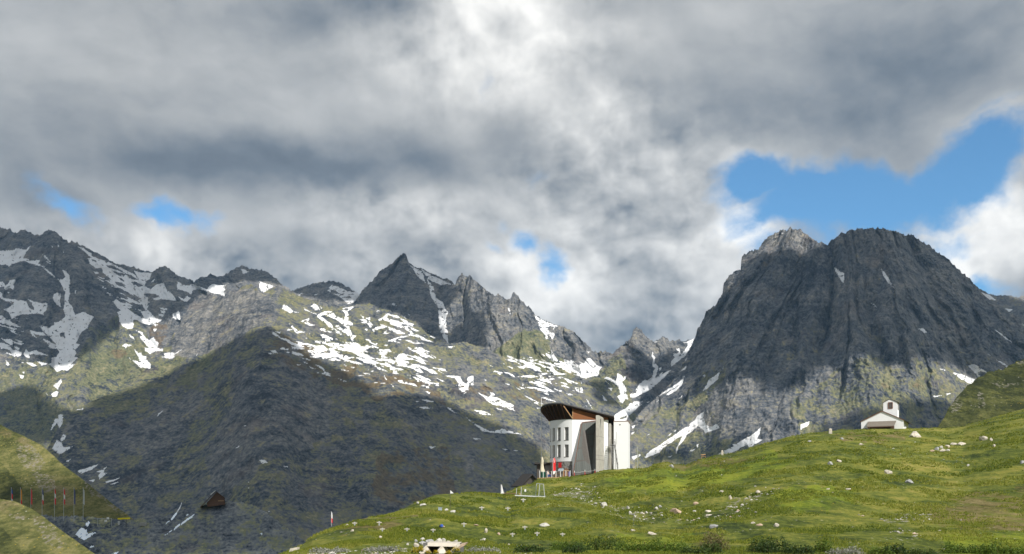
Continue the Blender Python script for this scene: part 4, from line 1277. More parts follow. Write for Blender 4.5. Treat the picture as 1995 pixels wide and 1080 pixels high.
def settle(o):
    """put a mesh's own origin at its base so that it stands where it is"""
    me = o.data; n_ = len(me.vertices); a = np.zeros(n_ * 3, np.float32); me.vertices.foreach_get('co', a); a = a.reshape(-1, 3)
    c = np.array([a[:, 0].mean(), a[:, 1].mean(), a[:, 2].min()]); a -= c
    me.vertices.foreach_set('co', a.reshape(-1)); me.update(); o.location = tuple(float(q) for q in c)
    return o

# ================================================================ the mountain hotel
B0 = 212.0
KB = B0 / F                                      # metres per photo pixel at the hotel
def bx(u, dy=0.0): return (u - UC) / F * (B0 + dy)
def bz(v, dy=0.0): return (VH - v) / F * (B0 + dy)
CX, CZ = bx(1115), 0.0                           # corner of the curved and the flat wall
def bp_(u, v, dy): return (bx(u, dy), B0 + dy, bz(v, dy))
hotel = thing('hotel', (CX, B0 + 3, bz(926)), 'white mountain hotel with a curved front and tilted timber roof above the meadow', 'building')
RC = 6.45; ccx, ccy = CX + 2.05, B0 + 6.1        # centre of the drum
ZT, ZP, ZB = bz(817), bz(899), bz(940)           # plaster top, plaster foot, ground
A0 = 71.5
def arc(phi, r): return (ccx - r * math.cos(R(phi)), ccy - r * math.sin(R(phi)))
WD = (math.cos(R(12)), math.sin(R(12)))          # direction of the flat wall
def flat(s_, off=0.0): return (CX + WD[0] * s_ + WD[1] * off, B0 + WD[1] * s_ - WD[0] * off)
LW = 7.7
# windows: (angle on the drum, half width in degrees)
WPH = [9, 26, 43, 60]
WZ = [(bz(857.3), bz(832)), (bz(890), bz(866))]
HWD = 4.3
# drum wall with real openings
w = MB()
cuts = sorted([-75] + [a_ + s_ * HWD for a_ in WPH for s_ in (-1, 1)] + list(np.arange(-70, 71, 4)) + [A0])
cuts = [c for i, c in enumerate(cuts) if i == 0 or c - cuts[i - 1] > .3]
zs = sorted([ZP] + [z for a_ in WZ for z in a_] + [ZT])
def is_win(p0, p1, z0_, z1_):
    pm, zm = (p0 + p1) / 2, (z0_ + z1_) / 2
    return any(abs(pm - a_) < HWD for a_ in WPH) and any(a_[0] < zm < a_[1] for a_ in WZ)
RI = RC - .42
for p0, p1 in zip(cuts[:-1], cuts[1:]):
    for z0_, z1_ in zip(zs[:-1], zs[1:]):
        if is_win(p0, p1, z0_, z1_): continue
        a, b, c, d = arc(p0, RC), arc(p1, RC), arc(p1, RI), arc(p0, RI)
        w.add([(*a, z0_), (*b, z0_), (*b, z1_), (*a, z1_), (*d, z0_), (*c, z0_), (*c, z1_), (*d, z1_)], [[0, 1, 2, 3], [7, 6, 5, 4], [0, 4, 5, 1], [3, 2, 6, 7], [0, 3, 7, 4], [1, 5, 6, 2]])
# straight walls closing the body
E1, E2 = flat(LW), (flat(LW)[0] + 1.5, B0 + 13.0)
bk = arc(-75, RC)
def wall(mb, a, b, z0_, z1_, th_=.35):
    d = Vector((b[0] - a[0], b[1] - a[1], 0)).normalized(); n_ = Vector((-d.y, d.x, 0)) * th_
    mb.prism([(a[0], a[1], z0_), (b[0], b[1], z0_), (b[0] + n_.x, b[1] + n_.y, z0_), (a[0] + n_.x, a[1] + n_.y, z0_)],
             [(a[0], a[1], z1_), (b[0], b[1], z1_), (b[0] + n_.x, b[1] + n_.y, z1_), (a[0] + n_.x, a[1] + n_.y, z1_)])
wall(w, flat(.02), E1, ZB, ZT); wall(w, E1, E2, ZB, ZT); wall(w, E2, bk, ZB, ZT)
w.build('wall', M['plaster'], hotel)
# stone base of the drum
sb = MB()
ph = list(np.linspace(-75, A0, 40)) 
for p0, p1 in zip(ph[:-1], ph[1:]):
    a, b, c, d = arc(p0, RC - .06), arc(p1, RC - .06), arc(p1, RI - .2), arc(p0, RI - .2)
    sb.prism([(*a, ZB), (*b, ZB), (*c, ZB), (*d, ZB)], [(*a, ZP), (*b, ZP), (*c, ZP), (*d, ZP)])
sb.build('stone_base', M['stone_wall'], hotel)
# floor slab inside, so that the rooms are dark
fl = MB()
for zf in (ZP, (WZ[0][0] + WZ[1][1]) / 2, ZT - .06):
    o_ = [arc(p_, RI - .05) for p_ in np.linspace(-75, A0 - 2, 24)] + [flat(LW - .5, -.6), (E2[0] - .6, E2[1] - .6)]
    fl.prism([(x, y, zf - .2) for x, y in o_], [(x, y, zf) for x, y in o_])
fl.build('floor_slab', M['concrete_dark'], hotel)
for a_ in WPH:
    for z0_, z1_ in WZ:
        f = MB(); t_ = .06
        p0, p1 = a_ - HWD, a_ + HWD
        A, Bq = Vector((*arc(p0, RI + .07), 0)), Vector((*arc(p1, RI + .07), 0))
        dd = (Bq - A).normalized(); e = dd * t_
        for q0, q1 in ((A, A + e), (Bq - e, Bq)):
            f.bar((q0.x + e.x * .5, q0.y + e.y * .5, z0_), (q0.x + e.x * .5, q0.y + e.y * .5, z1_), t_)
        for z_ in (z0_ + t_ / 2, z1_ - t_ / 2, z0_ + (z1_ - z0_) * .42): f.bar((*(A + e)[:2], z_), (*(Bq - e)[:2], z_), t_)
        wf = f.build('window', M['frame_dark'], hotel)
        g = MB(); n_ = Vector((-dd.y, dd.x, 0)) * .02
        g.prism([(*(A + n_)[:2], z0_), (*(Bq + n_)[:2], z0_), (*(Bq + 2 * n_)[:2], z0_), (*(A + 2 * n_)[:2], z0_)], [(*(A + n_)[:2], z1_), (*(Bq + n_)[:2], z1_), (*(Bq + 2 * n_)[:2], z1_), (*(A + 2 * n_)[:2], z1_)])
        g.build('pane', M['glass'], wf)
        sl = MB(); a0, a1 = arc(p0 - .4, RC + .07), arc(p1 + .4, RC + .07); a2, a3 = arc(p1 + .4, RC - .25), arc(p0 - .4, RC - .25)
        sl.prism([(*q, z0_ - .07) for q in (a0, a1, a2, a3)], [(*q, z0_ + .004) for q in (a0, a1, a2, a3)])
        sl.build('sill', M['frame_dark'], wf)
# roof: one tilted slab, high over the curved front
def rz_(x, y): return bz(785, -1.2) - .20 * (x - bx(1095)) - .185 * (y - (B0 - 1.2)) * (1.0 if y > B0 - 1.2 else .3)
RE = 8.45
eave = [arc(p_, RE) for p_ in np.linspace(-60, 61, 40)]
eR = (bx(1197, .5), B0 + .5)
out = eave + [eR, (E2[0] + 1.0, E2[1] + .4)]
r_ = MB(); r_.prism([(x, y, rz_(x, y) - .24) for x, y in out], [(x, y, rz_(x, y)) for x, y in out])
rf = r_.build('roof', M['roof'], hotel)
fs = MB()
o2 = [(ccx + (x - ccx) * .985, ccy + (y - ccy) * .985) for x, y in out]
fs.prism([(x, y, rz_(x, y) - .42) for x, y in o2], [(x, y, rz_(x, y) - .345) for x, y in o2])
fs.build('soffit', M['soffit'], rf)
# flared timber hull between the drum and the eave
hu = MB(); nseg = 44; thk = .14
phs = np.linspace(-58, A0, nseg)
for p0, p1 in zip(phs[:-1], phs[1:]):
    def lo_(p_): q = arc(p_, RC + .02); return Vector((*q, ZT + .02))
    def hi_(p_):
        q = arc(min(p_, 61.0) if p_ < 66 else 61.0 + (p_ - 66) * 0, RE - .25); return Vector((*q, rz_(*q) - .44))
    L0, L1, H0, H1 = lo_(p0), lo_(p1), hi_(p0), hi_(p1)
    inn = Vector((ccx, ccy, 0)) 
    def ins(p_): d = Vector((ccx - p_.x, ccy - p_.y, 0)).normalized() * thk; return p_ + d
    hu.add([L0, L1, H1, H0, ins(L0), ins(L1), ins(H1), ins(H0)], [[0, 1, 2, 3], [7, 6, 5, 4], [0, 4, 5, 1], [3, 2, 6, 7], [1, 5, 6, 2], [0, 3, 7, 4]])
hu.build('timber_flare', M['soffit'], rf)
for p_ in np.linspace(-5, 58, 9):
    rb = MB(); a, b = Vector((*arc(p_, RC + .16), ZT + .12)), Vector((*arc(p_, RE - .16), 0)); b.z = rz_(b.x, b.y) - .5
    rb.bar(a, b, .13, .2); rb.build('rafter', M['timber_dark'], rf)
    ed = MB(); q = arc(p_, RE - .02); zz = rz_(*q) - .47; q2 = arc(p_, RE - .5)
    ed.bar((*q, zz), (*q2, zz), .10, .10); ed.build('rafter_end', M['timber_pale'], rf)
# larch clad storey over the flat wall
cl_ = MB()
def top(s_, off): x, y = flat(s_, off); return rz_(x, y) - .43
ss = np.linspace(.12, LW, 12)
lo_o = [flat(s_, .03) for s_ in ss]; lo_i = [flat(s_, -.2) for s_ in ss]
for i in range(11):
    a, b, c, d = lo_o[i], lo_o[i + 1], lo_i[i + 1], lo_i[i]
    cl_.add([(*a, ZT + .03), (*b, ZT + .03), (*b, rz_(*b) - .43), (*a, rz_(*a) - .43), (*d, ZT + .03), (*c, ZT + .03), (*c, rz_(*c) - .43), (*d, rz_(*d) - .43)], [[0, 1, 2, 3], [7, 6, 5, 4], [0, 4, 5, 1], [3, 2, 6, 7], [1, 5, 6, 2], [0, 3, 7, 4]])
cl_.build('timber_cladding', M['timber'], hotel)
po = MB(); q = flat(.06, .05); po.bar((*q, ZT), (*q, rz_(*q) - .44), .17); po.build('corner_post', M['timber_pale'], hotel)
br = MB(); a = Vector((*flat(.02, .06), ZT + .1)); b = Vector((*arc(61, RE - .35), 0)); b.z = rz_(b.x, b.y) - .5; br.bar(a, b, .15, .18); br.build('brace', M['timber_pale'], hotel)
gu = MB(); gu.bar((*flat(.05, .05), ZT), (*flat(LW, .05), ZT), .07, .07); gu.build('flashing', M['rust'], hotel)

# leaning louvred panel
P_TL, P_TR, P_BR, P_BL = bp_(1133.5, 823.5, .1), bp_(1161, 820, .75), bp_(1152, 922, -1.9), bp_(1115.5, 927.5, -2.3)
pv = [Vector(p) for p in (P_TL, P_TR, P_BR, P_BL)]
nn = (pv[1] - pv[0]).cross(pv[3] - pv[0]).normalized()
if nn.y > 0: nn = -nn
pn = MB(); pn.prism([p - nn * .12 for p in pv], pv)
pan = pn.build('louvre_panel', M['frame_dark'], hotel)
def pq(a, b): return pv[0].lerp(pv[1], a).lerp(pv[3].lerp(pv[2], a), b)
BND = [0.015, .25, .49, .735, .985]
for b0, b1 in zip(BND[:-1], BND[1:]):
    f = MB()
    for i in range(9):
        a0, a1 = .02 + i * .96 / 9 + .006, .02 + (i + 1) * .96 / 9 - .006
        qd = [pq(a0, b0 + .012), pq(a1, b0 + .012), pq(a1, b1 - .012), pq(a0, b1 - .012)]
        f.prism([p + nn * .004 for p in qd], [p + nn * .05 for p in qd])
    f.build('louvre_band', M['slate'], pan)
tr = MB(); tr.bar(pv[0] + nn * .03, pv[3] + nn * .03, .10, .12); tr.bar(pv[0] + nn * .03, pv[1] + nn * .03, .10, .12); tr.build('edge_trim', M['rust'], pan)
st = MB(); st.bar(pv[1].lerp(pv[2], .52) + Vector((.05, .35, 0)), pv[2] + Vector((-.25, .3, 0)), .16); st.bar(bp_(1157, 905, -.6), bp_(1157, 925, -.6), .22); st.build('steel_strut', M['steel'], hotel)
ck = MB(); ck.prism([P_BL, bp_(1115.5, 927.5, .2), bp_(1133.5, 823.5, .3)], [(p[0] + .05, p[1], p[2]) for p in (P_BL, bp_(1115.5, 927.5, .2), bp_(1133.5, 823.5, .3))]); ck.build('side_cheek', M['plaster'], hotel)

# concrete fin
F0 = (bx(1161, -3.0), B0 - 3.0); Fx = .58; back = (bx(1178, 2.0) - bx(1166.5, -3.0), 5.0)
fz0, fz1 = bz(930, -3), bz(809.3, -3)
f = MB()
fa = [(F0[0], F0[1]), (F0[0] + Fx, F0[1]), (F0[0] + Fx + back[0], F0[1] + back[1]), (F0[0] + back[0], F0[1] + back[1])]
f.prism([(x, y, fz0) for x, y in fa], [(x, y, fz1 - (.0 if i < 2 else .25)) for i, (x, y) in enumerate(fa)])
fin = f.build('concrete_fin', M['concrete'], hotel)
e1, e2 = Vector((*fa[1], 0)), Vector((*fa[2], 0)); on_ = Vector((e2.y - e1.y, -(e2.x - e1.x), 0)).normalized() * .012
for vz in (850, 887, 895.5): 
    zz = bz(vz, -3); jl = MB(); jl.bar((e1.x + on_.x, e1.y + on_.y, zz), (e2.x + on_.x, e2.y + on_.y, zz), .02, .05); jl.build('joint', M['concrete_dark'], fin)
    jl = MB(); jl.bar((fa[0][0], fa[0][1] - .006, zz), (fa[1][0], fa[1][1] - .006, zz), .02, .04); jl.build('joint', M['concrete_dark'], fin)
sw = MB(); m1 = e1.lerp(e2, .22) + on_; m2 = e1.lerp(e2, .36) + on_
sw.prism([(m1.x, m1.y, bz(815.5, -2)), (m2.x, m2.y, bz(817, -2)), (m2.x, m2.y, bz(826, -2)), (m1.x, m1.y, bz(839, -2))], [(m1.x + on_.x, m1.y + on_.y, bz(815.5, -2)), (m2.x + on_.x, m2.y + on_.y, bz(817, -2)), (m2.x + on_.x, m2.y + on_.y, bz(826, -2)), (m1.x + on_.x, m1.y + on_.y, bz(839, -2))])
sw.build('slit_window', M['glass'], fin)

# white stair tower at the right
TX, TY = bx(1223.5, 1.2), B0 + 1.2              # its near right corner
ps = R(-9.5); td = (math.cos(ps), math.sin(ps)); tn = (-td[1], td[0])
def tw(s_, d_): return (TX - td[0] * s_ + tn[0] * d_, TY - td[1] * s_ + tn[1] * d_)
TL_, TDp = 2.95, 7.6
t = MB(); o_ = [tw(0, 0), tw(0, TDp), tw(TL_, TDp), tw(TL_, 0)]
zt0, zt1 = bz(935), bz(821.2, 1.2)
t.prism([(x, y, zt0) for x, y in o_], [(x, y, zt1) for x, y in o_]); t.build('tower_wall', M['plaster'], hotel)
t = MB(); o_ = [tw(-.06, -.06), tw(-.06, TDp), tw(TL_ + .06, TDp), tw(TL_ + .06, -.06)]
t.prism([(x, y, zt1 + .003) for x, y in o_], [(x, y, zt1 + .13) for x, y in o_]); t.build('coping', M['rust'], hotel)
t = MB(); q = tw(TL_ - 1.28, -.02); t.box((q[0] - .12, q[1] - .02, bz(828.6, 1.2)), (q[0] + .12, q[1] + .03, bz(826.4, 1.2))); t.build('vent', M['frame_dark'], hotel)
# concrete wall beside the outside stair
c_ = MB(); a, b = (bx(1188.6, 1.7), B0 + 1.7), (bx(1199.6, 4.6), B0 + 4.6)
c_.prism([(*a, zt0), (*b, zt0), (b[0] - .3, b[1] + .1, zt0), (a[0] - .3, a[1] + .1, zt0)], [(*a, bz(825, 1.7)), (*b, bz(834, 4.6)), (b[0] - .3, b[1] + .1, bz(834, 4.6)), (a[0] - .3, a[1] + .1, bz(825, 1.7))])
c_.build('concrete_wall', M['concrete'], hotel)
# outside steel stair with landing
sx0, sx1 = bx(1189, -.7), bx(1197.5, -.7); SB = B0 - .7
stair = MB(); nst = 17
za, zb_ = bz(916, .4), bz(867, .9)
for i in range(nst):
    k_ = i / (nst - 1); z_ = za + (zb_ - za) * k_; y_ = SB - .9 + 1.7 * k_; x_ = .55 * (1 - k_)
    stair.box((sx0 + .05 + x_, y_, z_ - .05), (sx1 + x_, y_ + .26, z_))
stq = stair.build('stair', M['steel'], hotel)
rl = MB()
for xx in (sx0 + .02, sx1 + .04):
    rl.bar((xx + .55, SB - .95, za - .15), (xx, SB + .9, zb_ - .15), .07, .22)
rl.bar((sx1 + .62, SB - .95, za + .9), (sx1 + .06, SB + .9, zb_ + .9), .06)
for k_ in np.linspace(0, 1, 7): rl.bar((sx1 + .62 - .56 * k_, SB - .95 + 1.85 * k_, za + (zb_ - za) * k_ - .1), (sx1 + .62 - .56 * k_, SB - .95 + 1.85 * k_, za + (zb_ - za) * k_ + .9), .04)
rl.build('handrail', M['steel_dark'], stq)
ld = MB(); ld.box((sx0, SB + .9, zb_ - .12), (sx1 + .3, SB + 1.9, zb_ - .02))
for xx in (sx0 + .05, (sx0 + sx1) / 2, sx1 + .25): ld.bar((xx, SB + .95, zb_), (xx, SB + .95, zb_ + 1.05), .05)
for hh in (.55, 1.05): ld.bar((sx0, SB + .95, zb_ + hh), (sx1 + .3, SB + .95, zb_ + hh), .045)
ld.bar((sx1 + .3, SB + .95, za), (sx1 + .3, SB + .95, zb_), .07); ld.bar((sx1 + .5, SB + .95, bz(866)), (sx1 + .5, SB + .95, bz(842)), .05)
ld.build('landing', M['steel_dark'], stq)

# low dark annex left of the drum, its entrance opening on the terrace
an = MB(); ax0, ax1 = bx(1046, 7), bx(1076, 7)
an.box((ax0, B0 + 6.2, bz(935)), (ax1, B0 + 12, bz(905, 7))); 
annex = an.build('annex', M['frame_dark'], hotel)
ar = MB(); ar.box((ax0 - .5, B0 + 5.2, bz(905, 7) + .003), (ax1 + .1, B0 + 12.3, bz(902, 7))); ar.build('annex_roof', M['shingle_dark'], annex)
ad = MB(); ad.box((bx(1062, 6), B0 + 6.1, bz(931, 6)), (bx(1072, 6), B0 + 6.19, bz(907, 6))); ad.build('doorway', M['glass'], annex)

# ---- thin masts by the hotel
ms = MB(); x, y = bx(1055.6, 4), B0 + 7; ms.tube([(x, y, bz(905, 7)), (x, y, bz(772, 4))], .05); o = ms.build('mast', M['white_paint'])
hd = MB(); hd.tube([(x, y, bz(775, 4)), (x, y, bz(771, 4))], [.1, .09]); 
settle(o); tag(o, 'thin pale mast rising at the left end of the hotel roof', 'pole')
ms = MB(); g_ = ground(1243, 913); x = bx(1243, 0); ms.tube([(x, B0 + 1, bz(916)), (x, B0 + 1, bz(870))], .035); o = ms.build('mast', M['steel']); settle(o)
tag(o, 'thin grey mast standing alone right of the white stair tower', 'pole')

# ================================================================ the little white chapel
H0 = 234.0
def hp(u, v, dy=0.0): return Vector(((u - UC) / F * (H0 + dy), H0 + dy, (VH - v) / F * (H0 + dy)))
psi = R(-26.5); cd = Vector((math.cos(psi), math.sin(psi), 0)); cn = Vector((-math.sin(psi), math.cos(psi), 0))
KH = H0 / F
fl_ = hp(1677.5, 836); gr_ = hp(1760.5, 836)
# width along the rotated front so that both corners fall on their pixels
def solve_s(u, o, d):
    # o + d*s projects to column u
    k_ = (u - UC) / F
    return (k_ * o.y - o.x) / (d.x - k_ * d.y)
O = Vector((hp(1677.5, 836).x, H0 + 1.0, 0)); O.x = (1677.5 - UC) / F * O.y
WF = solve_s(1760.5, O, cd)
chapel = thing('chapel', (*(O + cd * WF / 2 + cn * 4)[:2], hp(0, 838).z), 'small white chapel with a short bell tower standing on the grassy crest', 'chapel')
DEP = 10.5
def cz(v, p): return (VH - v) / F * p.y
def cp(s_, d_, z_): q = O + cd * s_ + cn * d_; return Vector((q.x, q.y, z_))
s_ap = solve_s(1718.5, O, cd)
z_e = cz(820.5, cp(WF * .5, 0, 0)); z_ap = cz(801.8, cp(s_ap, 0, 0)); z_b = cz(842, cp(WF / 2, 0, 0))
b_ = MB()
out_ = [(0, z_b), (WF, z_b), (WF, z_e), (s_ap, z_ap), (0, z_e)]
b_.prism([cp(s_ + (.10 if i == 0 else 0), -.0, z_) for i, (s_, z_) in enumerate(out_)], [cp(s_, DEP, z_) for s_, z_ in out_])
b_.build('nave_wall', M['limewash'], chapel)
# roof: two thin slopes with an overhang
for nm, (sa, za_), (sb_, zb2) in (('left', (s_ap, z_ap), (-.22, z_e - .12)), ('right', (s_ap, z_ap), (WF + 1.05, z_e - .52))):
    r_ = MB(); th_ = .16
    q = [cp(sa, -.12, za_ + .02), cp(sb_, -.12, zb2 + .02), cp(sb_, DEP + .5, zb2 + .02), cp(sa, DEP + .5, za_ + .02)]
    r_.prism(q, [p + Vector((0, 0, th_)) for p in q]); r_.build('roof_slope', M['shingle_dark'], chapel)
for (sa, za_), (sb_, zb2) in (((s_ap, z_ap), (-.2, z_e - .1)), ((s_ap, z_ap), (WF + .1, z_e - .04))):
    v_ = MB(); v_.bar(cp(sa, -.16, za_ + .06), cp(sb_, -.16, zb2 + .06), .07, .13); v_.build('verge_board', M['rust'], chapel)
# shingled canopy over the porch
sA, sB = solve_s(1691, O, cd), solve_s(1746, O, cd)
zc0, zc1 = cz(823.3, O), cz(834, O)
c_ = MB(); q = [cp(sA, -.02, zc0), cp(sB, -.02, zc0), cp(sB - .32, -1.5, zc1), cp(sA - .1, -1.5, zc1)]
c_.prism(q, [p + Vector((0, 0, .12)) for p in q]); can = c_.build('porch_canopy', M['shingle'], chapel)
e_ = MB(); e_.bar(cp(sA - .1, -1.52, zc1 + .0), cp(sB - .32, -1.52, zc1 + .0), .09, .14); e_.build('canopy_edge', M['wood_brown'], can)
for s_ in (sA + .25, sB - .55):
    pq_ = MB(); pq_.bar(cp(s_, -1.3, z_b - .5), cp(s_, -1.3, zc1 + .03), .16); pq_.build('porch_post', M['wood_brown'], chapel)
d_ = MB(); d_.prism([cp(sA + .3, -.035, z_b), cp(sB - .4, -.035, z_b), cp(sB - .4, -.035, zc0 - .4), cp(sA + .3, -.035, zc0 - .4)], [cp(sA + .3, -.005, z_b), cp(sB - .4, -.005, z_b), cp(sB - .4, -.005, zc0 - .4), cp(sA + .3, -.005, zc0 - .4)])
d_.build('porch_door', M['wood_brown'], chapel)
for i in range(6):     # sloping wedges added in place of sunlit stripes on the right wall
    dd = 1.0 + i * 1.75
    w_ = MB(); w_.prism([cp(WF, dd, z_b - .5), cp(WF + .75, dd, z_b - .5), cp(WF + .02, dd, z_e - .9)], [cp(WF, dd + .5, z_b - .5), cp(WF + .75, dd + .5, z_b - .5), cp(WF + .02, dd + .5, z_e - .9)])
    w_.build('sunlit_wedge', M['limewash'], chapel)
# bell tower, rising from the right roof slope
td0 = 2.6
sL, sR = solve_s(1720.8, O + cn * td0, cd), solve_s(1748.2, O + cn * td0, cd)
TW = sR - sL; TD_ = 3.3
tz_e = cz(785.2, cp(sL, td0, 0)); tz_ap = cz(778.2, cp(sL, td0, 0))
t_ = MB(); sm_ = (sL + sR) / 2
to = [(sL, z_e - .3), (sR, z_e - .3), (sR, tz_e), (sm_ - .05, tz_ap), (sL, tz_e)]
t_.prism([cp(a, td0, b) for a, b in to], [cp(a, td0 + TD_, b) for a, b in to])
tower = t_.build('bell_tower', M['limewash'], chapel)
for sb_ in (sL - .14, sR + .32):
    r_ = MB(); zz = tz_e - (.06 if sb_ < sm_ else .16); q = [cp(sm_ - .05, td0 - .12, tz_ap + .02), cp(sb_, td0 - .12, zz), cp(sb_, td0 + TD_ + .15, zz), cp(sm_ - .05, td0 + TD_ + .15, tz_ap + .02)]
    r_.prism(q, [p + Vector((0, 0, .1)) for p in q]); r_.build('tower_roof', M['shingle_dark'], tower)
w0, w1 = solve_s(1730.6, O + cn * td0, cd), solve_s(1738.9, O + cn * td0, cd)
za_, zb2 = cz(796.3, cp(w0, td0, 0)), cz(784.6, cp(w0, td0, 0))
wq = MB(); wq.prism([cp(a, td0 - .03, b) for a, b in ((w0, za_), (w1, za_), (w1, zb2), (w0, zb2))], [cp(a, td0 - .004, b) for a, b in ((w0, za_), (w1, za_), (w1, zb2), (w0, zb2))])
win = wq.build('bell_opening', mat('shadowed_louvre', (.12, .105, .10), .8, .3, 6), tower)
fr = MB()
for (a, b), (c, d) in (((w0, za_), (w0, zb2)), ((w1, za_), (w1, zb2)), ((w0, zb2), (w1, zb2)), ((w0, za_), (w1, za_))):
    fr.bar(cp(a, td0 - .05, b), cp(c, td0 - .05, d), .10)
fr.build('frame', M['rust'], win)
wq = MB(); q0 = sR + .006
wq.prism([cp(q0, td0 + .9, tz_e - 1.6), cp(q0, td0 + 2.4, tz_e - 1.6), cp(q0, td0 + 2.4, tz_e - .45), cp(q0, td0 + .9, tz_e - .45)], [cp(q0 + .03, td0 + .9, tz_e - 1.6), cp(q0 + .03, td0 + 2.4, tz_e - 1.6), cp(q0 + .03, td0 + 2.4, tz_e - .45), cp(q0 + .03, td0 + .9, tz_e - .45)])
wq.build('bell_opening', M['frame_dark'], tower)

# ================================================================ hut below the terrace
def G0(D): return lambda u, v: Vector(((u - UC) / F * D, D, (VH - v) / F * D))
g = G0(205.0)
hut = thing('hut', g(1036, 948), 'small hut with a steep dark roof below the terrace', 'hut')
bz0 = g(0, 952).z
h_ = MB(); a_ = [g(1037.5, 932), g(1047.5, 938), g(1047.5, 952), g(1037.5, 952)]
ga = [g(1029, 938.5), g(1042, 931), g(1049, 936.5), g(1049, 953), g(1029, 953)]
bkv = Vector((-2.2, 5.0, 0))
h_.prism([p + Vector((0, .5, 0)) for p in ga], [p + bkv for p in ga]); h_.build('wall', mat('grey_boarding', (.40, .39, .36), .85, .2, 4), hut)
rv = Vector((-1.9, 5.4, .1))
for q0, q1, nm in ((g(1037.2, 923.2), g(1014.5, 947.5), 'roof_slope'), (g(1037.2, 923.2), g(1049.5, 937.5), 'roof_slope')):
    r_ = MB(); p0, p1 = q0 + Vector((0, -.5, 0)), q1 + Vector((0, -.5, 0)); th_ = Vector((0, 0, -.22))
    r_.prism([p0, p1, p1 + th_, p0 + th_], [p0 + rv, p1 + rv, p1 + rv + th_, p0 + rv + th_]); r_.build(nm, M['shingle_dark'], hut)
sf_ = MB(); q = [g(1036, 925.5), g(1016, 947), g(1034, 947), g(1040, 930)]; sf_.prism([p + Vector((0, .1, 0)) for p in q], [p + Vector((0, .5, 0)) for p in q]); sf_.build('gable_boards', M['frame_dark'], hut)

# ================================================================ terrace in front of the hotel
T0 = 209.0
t = G0(T0)
zt_ = t(0, 931).z
ter = thing('terrace', t(1080, 931), 'plank terrace with slim white rail posts along the foot of the curved wall', 'terrace')
d_ = MB(); d_.prism([t(1047, 931.5), t(1113, 928.5), t(1113, 941), t(1047, 944)], [p + Vector((0, 8, 0)) for p in (t(1047, 931.5), t(1113, 928.5), t(1113, 941), t(1047, 944))])
d_.build('deck', mat_boards('deck_boards', (.34, .22, .10), (.50, .35, .18), .14, 0), ter)
for u, vt in ((1051.5, 917), (1058.4, 917), (1066, 918), (1075, 918), (1083.4, 918), (1092, 918), (1102.4, 917), (1111, 917)):
    q = MB(); vb_ = 931.4 - (u - 1047) * .045; q.bar(t(u, vb_) + Vector((0, .12, 0)), t(u, vt) + Vector((0, .12, 0)), .09); q.build('rail_post', M['white_paint'], ter)
q = MB(); q.bar(t(1051, 919.6) + Vector((0, .1, 0)), t(1111.5, 917.6) + Vector((0, .1, 0)), .03); q.build('rail_wire', M['steel'], ter)
def dk(u, dy): # deck level point
    x = (u - UC) / F * (T0 + dy); return Vector((x, T0 + dy, t(0, 931.5 - (u - 1047) * .045).z))
# closed beige parasol
p = dk(1056.2, 1.2); par = thing('parasol', p, 'closed beige parasol on the terrace left of the hotel', 'parasol')
q = MB(); q.tube([p, p + Vector((0, 0, 4.35))], .05); q.build('pole', M['white_paint'], par)
q = MB(); n_ = 16
hs = [(.95, .30), (1.2, .52), (1.55, .50), (1.9, .40), (2.4, .33), (3.0, .28), (3.5, .27), (3.95, .22), (4.25, .10), (4.32, .03)]
vs_ = []; fs_ = []
for i, (h, rr) in enumerate(hs):
    for k_ in range(n_):
        w_ = 2 * math.pi * k_ / n_ + i * .14; r2 = rr * (1 + .2 * math.cos(4 * w_ + i)) * (1 + .1 * random.uniform(-1, 1))
        vs_.append((p.x + r2 * math.cos(w_), p.y + r2 * math.sin(w_), p.z + h - (.12 * math.cos(5 * w_) if i == 0 else 0)))
for i in range(len(hs) - 1):
    for k_ in range(n_): fs_.append([i * n_ + k_, i * n_ + (k_ + 1) % n_, (i + 1) * n_ + (k_ + 1) % n_, (i + 1) * n_ + k_])
fs_ += [list(range(n_))[::-1], [(len(hs) - 1) * n_ + k_ for k_ in range(n_)]]
q.add(vs_, fs_); q.build('furled_canopy', M['canvas'], par, True)
q = MB(); q.tube([p + Vector((0, 0, 0)), p + Vector((0, 0, .12))], [.5, .42], 12); q.build('foot', M['concrete'], par)
# green bins at its foot
for u, lab in ((1055.8, 'dark green bin directly under the closed beige parasol'), (1060.2, 'dark green bin right of the closed beige parasol')):
    b0 = dk(u, .75); bn = thing('waste_bin', b0, lab, 'bin', 'green bins on the terrace')
    q = MB(); w_ = .19; q.prism([b0 + Vector(c) for c in ((-w_, -w_, 0), (w_, -w_, 0), (w_, w_, 0), (-w_, w_, 0))], [b0 + Vector(c) for c in ((-w_ * 1.15, -w_ * 1.15, 1.1), (w_ * 1.15, -w_ * 1.15, 1.1), (w_ * 1.15, w_ * 1.15, 1.1), (-w_ * 1.15, w_ * 1.15, 1.1))]); q.build('body', M['green_paint'], bn)
    q = MB(); q.box((b0.x - .24, b0.y - .24, b0.z + 1.1), (b0.x + .24, b0.y + .24, b0.z + 1.17)); q.build('lid', M['green_paint'], bn)
